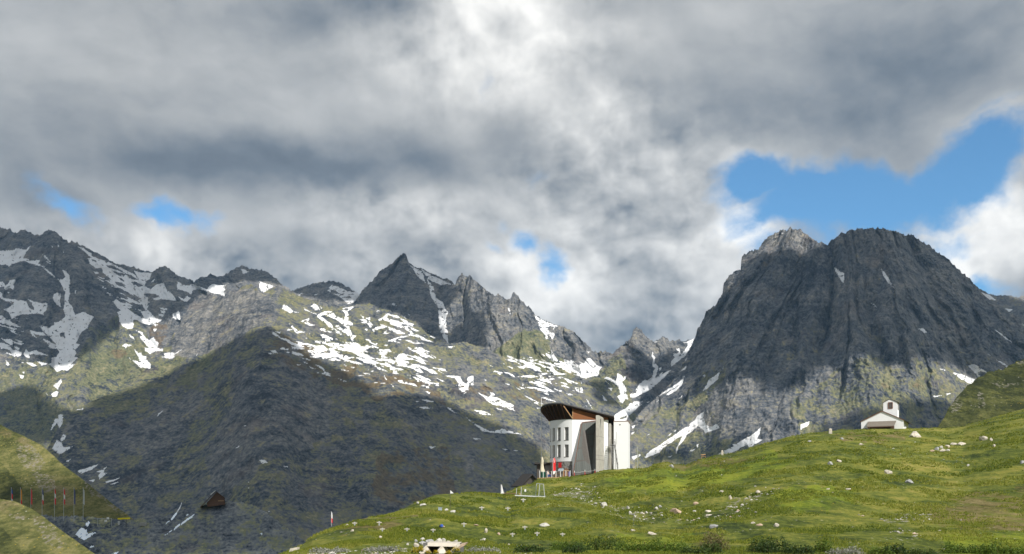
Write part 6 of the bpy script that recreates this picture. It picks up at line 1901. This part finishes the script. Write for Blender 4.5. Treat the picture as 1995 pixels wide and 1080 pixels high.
for i, (u, v, w_, h_, m_, lab) in enumerate(ROCKS):
    p = Vector(ground(u, v + h_ * .45)); s_ = p.y / F
    me = rock_mesh(100 + i * 7, 1.0, 9 + i % 6)
    me.materials.append(M[m_])
    o = bpy.data.objects.new('rock', me); col.objects.link(o)
    o.rotation_euler = (0, random.uniform(-.12, .12), random.uniform(0, 6.28))
    # rotation must not swap width and depth: spin the mesh, then scale
    me.transform(Matrix.Rotation(random.uniform(0, 6.28), 4, 'Z')); o.rotation_euler = (0, random.uniform(-.14, .14), 0)
    hw = w_ * s_ * .54
    o.scale = (hw, hw * random.uniform(.7, 1.0), h_ * s_ * .78)
    o.location = p + Vector((0, 0, h_ * s_ * .22))
    tag(o, lab, 'rock', 'stones lying in the meadow')

# small stone pillars on the crest
for u, v, w_, h_, lab in ((1407, 887, 4.2, 9, 'small stone pillar on the crest right of the hotel'), (1617.5, 845.5, 6, 10, 'small stone pillar on the crest left of the chapel')):
    D_ = ground(u, v)[1]; a = Vector(at(u, v + .8, D_)); s_ = D_ / F
    q = MB(); w2 = w_ * s_ / 2
    q.prism([a + Vector(c) for c in ((-w2, -w2, -.3), (w2, -w2, -.3), (w2, w2, -.3), (-w2, w2, -.3))], [a + Vector(c) for c in ((-w2 * .86, -w2 * .86, h_ * s_), (w2 * .86, -w2 * .86, h_ * s_), (w2 * .8, w2 * .8, h_ * s_), (-w2 * .8, w2 * .8, h_ * s_))])
    q.prism([a + Vector((c[0] * .8, c[1] * .8, h_ * s_ + .003)) for c in ((-w2, -w2), (w2, -w2), (w2, w2), (-w2, w2))], [a + Vector((c[0] * .45, c[1] * .45, h_ * s_ + .12)) for c in ((-w2, -w2), (w2, -w2), (w2, w2), (-w2, w2))])
    o = q.build('stone_pillar', M['rock_pale']); settle(o); tag(o, lab, 'pillar', 'stone pillars on the crest')
p = Vector(ground(1371, 893)); s_ = p.y / F
bn = thing('bench', p, 'tiny wooden bench on the crest right of the hotel', 'bench')
q = MB(); q.box((p.x - .5, p.y - .15, p.z + .4), (p.x + .5, p.y + .15, p.z + .46)); q.build('seat', M['wood'], bn)
q = MB(); q.bar(p + Vector((-.5, .2, .75)), p + Vector((.5, .2, .85)), .05, .16); q.build('backrest', M['wood'], bn)
for x in (-.42, .42):
    q = MB(); q.bar(p + Vector((x, 0, -.1)), p + Vector((x, 0, .4)), .07); q.build('leg', M['wood'], bn)

# ================================================================ little grey crosses standing in the lower meadow
CR = [(989, 996, 'grey marker cross midway between pennant pole and white flag side, alone on the slope'), (1020, 979, 'grey marker cross directly below the glass enclosure'),
      (843.4, 1038, 'grey marker cross standing just above the concrete inlet'), (904, 1027, 'grey marker cross right of the blue rucksack'),
      (793.7, 1037, 'grey marker cross up slope left of the concrete inlet'), (998, 1046, 'grey marker cross in tall grass right of the upright tan stone'),
      (1046.6, 1045, 'grey marker cross below the smooth whitish boulder'), (1096.6, 1046, 'rightmost grey marker cross, at the edge of the leafy shrubs'),
      (691.4, 1025, 'leftmost grey marker cross close to the meadow skyline'), (738.6, 1024, 'grey marker cross near the skyline, second from the left'),
      (745.7, 1037, 'grey marker cross above the tan stone and white flowers at left'), (1023, 1033, 'faint grey marker cross left of the smooth whitish boulder'),
      (938.6, 995, 'grey marker cross right of the pennant pole')]
for u, v, lab in CR:
    p = Vector(ground(u, v)); k_ = max(1.0, p.y / 75.0) * .92
    c_ = thing('marker_cross', p, lab, 'cross', 'marker crosses in the lower meadow')
    q = MB(); q.box((p.x - .055 * k_, p.y - .03, p.z - .15), (p.x + .055 * k_, p.y + .03, p.z + .33 * k_)); q.build('upright', M['steel'], c_)
    q = MB(); q.box((p.x - .20 * k_, p.y - .05, p.z + .20 * k_), (p.x + .20 * k_, p.y - .032, p.z + .27 * k_)); q.build('crossbar', M['concrete_pale'], c_)
p = Vector(ground(857, 994.5)); q = MB(); w_ = 3.4 * p.y / F; q.box((p.x - w_, p.y - w_, p.z - .2), (p.x + w_, p.y + w_, p.z + w_ * 1.5)); q.box((p.x - w_ * 1.1, p.y - w_ * 1.1, p.z + w_ * 1.5 + .003), (p.x + w_ * 1.1, p.y + w_ * 1.1, p.z + w_ * 1.75))
o = q.build('stone_block', M['lid']); settle(o); tag(o, 'small grey box left of the pennant pole', 'box')
p = Vector(ground(861, 1028)); s_ = p.y / F; rk = thing('rucksack', p, 'blue rucksack lying in the grass above the concrete inlet', 'bag')
q = MB(); q.sphere(p + Vector((0, 0, 3 * s_)), 3.4 * s_, (1, .7, 1.05), 14, 10); q.build('bag', M['blue'], rk, True)
q = MB(); q.sphere(p + Vector((-3.4 * s_, .03, 2.4 * s_)), 2.3 * s_, (.8, .7, 1.3)); q.build('pocket', M['dark_cloth'], rk, True)
q = MB(); q.sphere(p + Vector((3.6 * s_, 0, 1.6 * s_)), 2.2 * s_, (1.3, .7, .8)); q.build('rolled_mat', M['rock_red'], rk, True)

# ================================================================ concrete water inlet
D_ = 62.0; g = G0(D_)
inl = thing('concrete_inlet', g(858, 1079), 'pale concrete water inlet with two triangular piers under a row of blocks', 'inlet')
dv = Vector((0, 2.4, 0))
q = MB(); A_ = [g(833, 1057.6), g(896, 1059.0), g(890, 1065.4), g(833, 1064.2)]
A_[2] = A_[2] + Vector((0, -.12, 0)); A_[3] = A_[3] + Vector((0, -.12, 0))
q.prism(A_, [A_[0] + dv, A_[1] + dv, A_[2] + dv + Vector((0, .12, 0)), A_[3] + dv + Vector((0, .12, 0))]); q.build('roof_slab', M['concrete_pale'], inl)
for a, b0_, b1_ in ((832.5, 820.5, 840.5), (863, 852, 870.5)):
    q = MB(); tri = [g(a, 1064.6) + Vector((0, .02, 0)), g(b1_, 1078) + Vector((0, -.55, 0)), g(b0_, 1078) + Vector((0, -.55, 0))]
    q.prism(tri, [tri[0] + dv, tri[1] + dv + Vector((0, .55, 0)), tri[2] + dv + Vector((0, .55, 0))]); pi_ = q.build('pier', M['concrete_pale'], inl)
    q = MB(); q.bar(tri[0] + Vector((-.02, -.05, .0)), tri[2] + Vector((-.03, -.05, 0)), .11, .12); q.build('kerb', M['concrete_pale'], pi_)
q = MB(); q.bar(g(895, 1060) + Vector((0, -.14, 0)), g(880, 1076) + Vector((0, -.6, 0)), .12, .14); q.build('wing_kerb', M['concrete_pale'], inl)
q = MB(); W_ = [g(896.5, 1061), g(908, 1058.5), g(906, 1062.5), g(892, 1070)]; q.prism(W_, [p + Vector((.1, .7, .05)) for p in W_]); q.build('wing_wall', M['rock_red'], inl)
q = MB(); q.box(tuple(g(818, 1086) + Vector((0, 2.3, 0))), tuple(g(900, 1061) + Vector((0, 2.7, 0)))); q.build('back_wall', M['concrete_dark'], inl)
q = MB(); q.box(tuple(g(818, 1087) + Vector((0, -.4, 0))), tuple(g(900, 1083) + Vector((0, 2.6, 0)))); q.build('channel_floor', M['concrete_dark'], inl)

q = MB(); D2 = ground(572, 1074)[1]; g = G0(D2); q.prism([g(563, 1076), g(578, 1072), g(578, 1066.6), g(565, 1069)], [p + Vector((0, 1.0, 0)) for p in (g(563, 1076), g(578, 1072), g(578, 1066.6), g(565, 1069))])
o = q.build('concrete_block', M['concrete_pale']); settle(o); tag(o, 'pale concrete block at the far left tip of the meadow', 'block')

# ================================================================ leafy shrubs along the lower edge
def leaf_mat(name, c1, c2):
    m = bpy.data.materials.new(name); m.use_nodes = True
    t_ = m.node_tree; t_.nodes.clear(); N = NT(t_)
    gi = N.n('ShaderNodeNewGeometry')
    cc = N.mix(gi.outputs['Random Per Island'], c1, c2)
    pb = N.n('ShaderNodeBsdfPrincipled'); t_.links.new(cc, pb.inputs['Base Color']); pb.inputs['Roughness'].default_value = .6; pb.inputs['Specular IOR Level'].default_value = .3
    tl = N.n('ShaderNodeBsdfTranslucent'); t_.links.new(cc, tl.inputs[0])
    mx = N.n('ShaderNodeMixShader'); mx.inputs[0].default_value = .25
    t_.links.new(pb.outputs[0], mx.inputs[1]); t_.links.new(tl.outputs[0], mx.inputs[2])
    o_ = N.n('ShaderNodeOutputMaterial'); t_.links.new(mx.outputs[0], o_.inputs[0])
    return m
LM = {'mid': leaf_mat('shrub_leaf', (.030, .060, .010), (.085, .130, .022)), 'bright': leaf_mat('bright_leaf', (.06, .11, .012), (.13, .19, .02)),
      'dark': leaf_mat('dark_leaf', (.018, .042, .008), (.05, .09, .014)), 'dry': leaf_mat('dry_leaf', (.09, .075, .03), (.22, .18, .09)),
      'yellow': leaf_mat('yellow_blossom', (.30, .22, .01), (.62, .46, .015)), 'grey': leaf_mat('grey_leaf', (.15, .16, .12), (.42, .42, .36))}
def leaves(c, rx, ry, h, n, size, rg):
    """many small leaves through a mound; returns verts and faces"""
    k_ = rg.normal(size=(n, 3)); k_ /= np.linalg.norm(k_, axis=1)[:, None]; k_[:, 2] = np.abs(k_[:, 2])
    rad = rg.uniform(.35, 1.0, n) ** .5
    az_ = np.arctan2(k_[:, 1], k_[:, 0]); lump_ = 1 + .22 * np.sin(az_ * 3 + rg.uniform(0, 6)) + .15 * np.sin(az_ * 7 + rg.uniform(0, 6)) 
    p = k_ * rad[:, None] * lump_[:, None] * np.array([rx, ry, h]) + np.array([c[0], c[1], c[2]])
    a = rg.normal(size=(n, 3)); a /= np.linalg.norm(a, axis=1)[:, None]
    b = np.cross(a, rg.normal(size=(n, 3))); b /= np.linalg.norm(b, axis=1)[:, None] + 1e-9
    s1 = size * rg.uniform(.6, 1.3, n)[:, None]
    V = np.stack([p - a * s1 * .5, p + b * s1 * .32, p + a * s1 * .5, p - b * s1 * .32], 1)
    return V.reshape(-1, 3), np.arange(n * 4).reshape(-1, 4)
def shrub(u, v, w_, h_, kind, lab, name='shrub', n=900, size=.10, depth=.8, group='shrubs along the lower edge of the meadow'):
    p = Vector(ground(u, v)); s_ = p.y / F; rx, hh = w_ * s_ / 2, h_ * s_
    th = thing(name, p, lab, name.replace('_', ' '), group)
    rg = np.random.default_rng(int(u * 7 + v))
    V = []; Fc = []
    nl = max(2, int(w_ / 22))
    for k_ in range(nl):
        off = (k_ + .5) / nl * 2 - 1
        c = (p.x + off * rx * .8, p.y + rg.uniform(-.3, .3) * rx * depth, p.z - .1)
        hv = hh * rg.uniform(.7, 1.12)
        a, f = leaves(c, rx / nl * 1.5, rx * depth / max(1, nl * .5), hv, n // nl, size, rg)
        Fc.append(f + sum(len(x) for x in V)); V.append(a)
    V = np.concatenate(V); Fc = np.concatenate(Fc)
    me = bpy.data.meshes.new('foliage'); me.from_pydata((V - np.array(p)).tolist(), [], Fc.tolist()); me.materials.append(LM[kind])
    o = bpy.data.objects.new('foliage', me); col.objects.link(o); o.parent = th
    q = MB()
    for k_ in range(5):
        a = p + Vector((rg.uniform(-.5, .5) * rx, rg.uniform(-.2, .2) * rx, -.1)); q.tube([a, a + Vector((rg.uniform(-.15, .15), rg.uniform(-.1, .1), hh * .75))], [.014, .006], 5)
    q.build('stems', M['wood_brown'], th)
    return th
SH = [(1105, 1071, 60, 17, 'bright', 'low bright green shrub left of the darker tall grass'), (1172, 1072, 70, 19, 'mid', 'mid green leafy shrub below the low bank'),
      (1120, 1079, 40, 14, 'dark', 'small dark shrub at the lower left of the shrub belt'), (1238, 1075, 70, 20, 'bright', 'broad bright shrub under the flat pale boulder'),
      (1300, 1074, 74, 18, 'bright', 'bright green shrub beside the dry stems'), (1352, 1080, 50, 14, 'mid', 'shrub left of the grey stone at the bottom edge'),
      (1392, 1073, 46, 24, 'dry', 'dry brownish shrub with bare stems'), (1385, 1078, 34, 16, 'mid', 'green shrub growing in front of the dry brown one'),
      (1480, 1076, 40, 20, 'mid', 'left half of the tall green pair at the bottom'), (1507, 1077, 54, 27, 'dark', 'tallest dark green shrub at the bottom edge'),
      (1560, 1080, 48, 14, 'dark', 'low shrub right of the tallest dark one'), (1604, 1078, 30, 20, 'bright', 'small bright shrub with a pointed top'),
      (1650, 1081, 60, 18, 'grey', 'pale grey flowering shrub in the right foreground'), (1720, 1081, 44, 12, 'bright', 'bright low shrub right of the pale flowering one'),
      (1742, 1080, 40, 14, 'dark', 'dark shrub touching the bright low one'), (1800, 1082, 50, 12, 'mid', 'flat mid green shrub at the lower right'),
      (1880, 1078, 90, 16, 'bright', 'wide bright shrub at the lower right'), (1955, 1079, 80, 16, 'bright', 'bright shrub closest to the lower right corner'),
      (1032, 1078, 50, 13, 'dark', 'dark shrub left of the bright shrub belt'), (640, 1076, 70, 10, 'grey', 'greyish flowering mat at the lower left'),
      (745, 1074, 60, 12, 'grey', 'greyish flowering mat left of the concrete inlet'), (945, 1076, 60, 12, 'grey', 'greyish flowering mat right of the concrete inlet')]
for u, v, w_, h_, kd, lab in SH: shrub(u, v, w_ * 1.15, h_ * (1.0 if kd == 'grey' else 1.45), kd, lab, n=int(700 + w_ * 24), size=.10)
for u, v, w_, h_, lab in ((808, 1077, 16, 11, 'rounded yellow flower clump at the left foot of the inlet'), (819, 1074, 13, 10, 'yellow flower clump against the left pier'), (834, 1078, 14, 6, 'small yellow tuft in front of the left pier'),
                          (876, 1079, 20, 7, 'yellow flowers at the foot of the right pier'), (888, 1074, 18, 9, 'yellow flowers on the right flank of the inlet'), (849, 1077, 10, 5, 'dull yellow tuft between the two piers')):
    p = Vector(at(u, v, 60.2)); th = thing('flower_clump', p, lab, 'flowers', 'yellow flowers around the inlet'); s_ = p.y / F; rg = np.random.default_rng(int(u))
    a, f = leaves((p.x, p.y, p.z), w_ * s_ / 2, w_ * s_ / 2.4, h_ * s_, 420, .045, rg)
    me = bpy.data.meshes.new('blossom'); me.from_pydata((a - np.array(p)).tolist(), [], f.tolist()); me.materials.append(LM['yellow']); o = bpy.data.objects.new('blossom', me); col.objects.link(o); o.parent = th
    a, f = leaves((p.x, p.y, p.z - .04), w_ * s_ / 2, w_ * s_ / 2.4, h_ * s_ * .7, 200, .06, rg)
    me = bpy.data.meshes.new('foliage'); me.from_pydata((a - np.array(p)).tolist(), [], f.tolist()); me.materials.append(LM['mid']); o = bpy.data.objects.new('foliage', me); col.objects.link(o); o.parent = th

# ================================================================ grass tufts, gravel and flowers nobody could count
def on_ground(n, rg):
    """random vertices of the meadow as the photo sees it"""
    r_ = rg.integers(0, NRG, n); c = rg.integers(40, len(us_g) - 40, n)
    u, v = u_g[r_, c], v_g[r_, c]
    ok = (v < 1100) & (u > 520) & (u < 2030)
    return V_g[r_, c][ok], u[ok], v[ok]
rg = np.random.default_rng(5)
P_, U_, V__ = on_ground(110000, rg)
dk_ = fbm(P_[:, 0] / 6, P_[:, 1] / 11, 801, 3)
keep = dk_ > .0
P_, dk_, U_, V__ = P_[keep], dk_[keep], U_[keep], V__[keep]
n = len(P_); nb = 4
h = (.08 + .11 * rg.random(n) + .16 * np.clip(dk_, 0, 1)) * np.clip(P_[:, 1] / 105, .8, 1.25)
w_ = .05 * np.clip(P_[:, 1] / 70, .8, 3)
vs_ = np.zeros((n, nb, 3, 3))
for b in range(nb):
    a = rg.uniform(0, 2 * math.pi, n); lean = rg.uniform(.1, .7, n) * h
    bx_ = P_[:, 0] + rg.normal(0, .10, n); by_ = P_[:, 1] + rg.normal(0, .10, n)
    hh = h * rg.uniform(.6, 1.1, n)
    vs_[:, b, 0] = np.stack([bx_ - w_ * np.sin(a), by_ + w_ * np.cos(a) * .4, P_[:, 2] - .05], -1)
    vs_[:, b, 1] = np.stack([bx_ + w_ * np.sin(a), by_ - w_ * np.cos(a) * .4, P_[:, 2] - .05], -1)
    vs_[:, b, 2] = np.stack([bx_ + np.cos(a) * lean, by_ + np.sin(a) * lean, P_[:, 2] + hh], -1)
def tri_mesh(name, V3, m, label):
    k_ = len(V3); me = bpy.data.meshes.new(name)
    me.vertices.add(k_ * 3); me.vertices.foreach_set('co', V3.reshape(-1).astype(np.float32))
    me.loops.add(k_ * 3); me.loops.foreach_set('vertex_index', np.arange(k_ * 3, dtype=np.int32))
    me.polygons.add(k_); me.polygons.foreach_set('loop_start', np.arange(0, k_ * 3, 3, dtype=np.int32)); me.update(calc_edges=True)
    me.materials.append(m); o = bpy.data.objects.new(name, me); col.objects.link(o); o['kind'] = 'stuff'; o['label'] = label
    return o
def blade_mat():
    m = bpy.data.materials.new('grass_blades'); m.use_nodes = True
    t_ = m.node_tree; t_.nodes.clear(); N = NT(t_)
    pos = N.n('ShaderNodeNewGeometry'); a = N.noise(pos.outputs['Position'], .06, 5, .6).outputs[0]
    f = N.m('MULTIPLY_ADD', N.m('SUBTRACT', pos.outputs['Random Per Island'], .5), .32, N.m('MULTIPLY_ADD', N.m('SUBTRACT', a, .5), .9, .5))
    cc = N.ramp(f, [(.25, (.055, .09, .012)), (.45, (.135, .17, .021)), (.6, (.22, .235, .032)), (.8, (.34, .31, .09))])
    pb = N.n('ShaderNodeBsdfPrincipled'); t_.links.new(cc, pb.inputs['Base Color']); pb.inputs['Roughness'].default_value = .8; pb.inputs['Specular IOR Level'].default_value = .15
    tl = N.n('ShaderNodeBsdfTranslucent'); t_.links.new(cc, tl.inputs[0])
    mx = N.n('ShaderNodeMixShader'); mx.inputs[0].default_value = .3
    t_.links.new(pb.outputs[0], mx.inputs[1]); t_.links.new(tl.outputs[0], mx.inputs[2])
    o_ = N.n('ShaderNodeOutputMaterial'); t_.links.new(mx.outputs[0], o_.inputs[0])
    return m
tri_mesh('grass', vs_.reshape(-1, 3, 3), blade_mat(), 'short alpine grass growing over the meadow')

# gravel: small stones of the scree and strewn over the turf
P_, U_, V__ = on_ground(230000, rg)
st_ = mk_g[..., 0]
rr = ((V__ - 0) * 0).astype(int)
dens = area(U_, V__, parse("1072,962 1100,950 1140,944 1165,950 1170,975 1185,985 1160,985 1110,975\n1150,980 1240,985 1300,1005 1400,1000 1500,985 1480,1010 1380,1015 1280,1018 1200,1005\n560,1074 620,1066 700,1072 800,1066 860,1076 700,1090 560,1090\n1665,1002 1720,1015 1760,1000 1850,1012 1840,1022 1740,1024\n1735,1040 1760,1036 1800,1050 1850,1052 1740,1050\n930,1062 1030,1068 1040,1085 920,1085\n1420,985 1480,960 1530,952 1500,970 1440,1000"), 10, 841)
keep = rg.random(len(P_)) < (.0005 + dens * .115 * np.clip(fbm(P_[:, 0] / 3, P_[:, 1] / 6, 851, 3) + .45, .05, 1))
P_ = P_[keep]; dn = dens[keep]
n = len(P_)
oc = np.array([(1, 0, 0), (0, 1, 0), (-1, 0, 0), (0, -1, 0), (0, 0, 1), (0, 0, -1)], float)
ft = np.array([(0, 1, 4), (1, 2, 4), (2, 3, 4), (3, 0, 4), (1, 0, 5), (2, 1, 5), (3, 2, 5), (0, 3, 5)])
sz = (.04 + .12 * rg.random(n) ** 2.6) * np.clip(P_[:, 1] / 95, .8, 1.7)
jit = oc[None] * (1 + .5 * rg.uniform(-1, 1, (n, 6, 1)))
ang = rg.uniform(0, 6.28, n); ca, sa = np.cos(ang)[:, None], np.sin(ang)[:, None]
X = jit[..., 0] * ca - jit[..., 1] * sa; Y = jit[..., 0] * sa + jit[..., 1] * ca
VS = np.stack([X * 1.25, Y, jit[..., 2] * .62], -1) * sz[:, None, None] + P_[:, None] + np.array([0, 0, .03])
me = bpy.data.meshes.new('gravel')
me.from_pydata(VS.reshape(-1, 3).tolist(), [], (ft[None] + (np.arange(n) * 6)[:, None, None]).reshape(-1, 3).tolist())
gm = bpy.data.materials.new('gravel_stone'); gm.use_nodes = True
t_ = gm.node_tree; t_.nodes.clear(); N = NT(t_); gi = N.n('ShaderNodeNewGeometry')
cc = N.ramp(gi.outputs['Random Per Island'], [(0, (.22, .21, .20)), (.5, (.45, .42, .37)), (.85, (.66, .64, .58)), (1, (.5, .34, .24))])
pb = N.n('ShaderNodeBsdfPrincipled'); t_.links.new(cc, pb.inputs['Base Color']); pb.inputs['Roughness'].default_value = .9
o_ = N.n('ShaderNodeOutputMaterial'); t_.links.new(pb.outputs[0], o_.inputs[0])
me.materials.append(gm); o = bpy.data.objects.new('gravel', me); col.objects.link(o); o['kind'] = 'stuff'; o['label'] = 'small pale stones strewn over the turf and the scree streak'
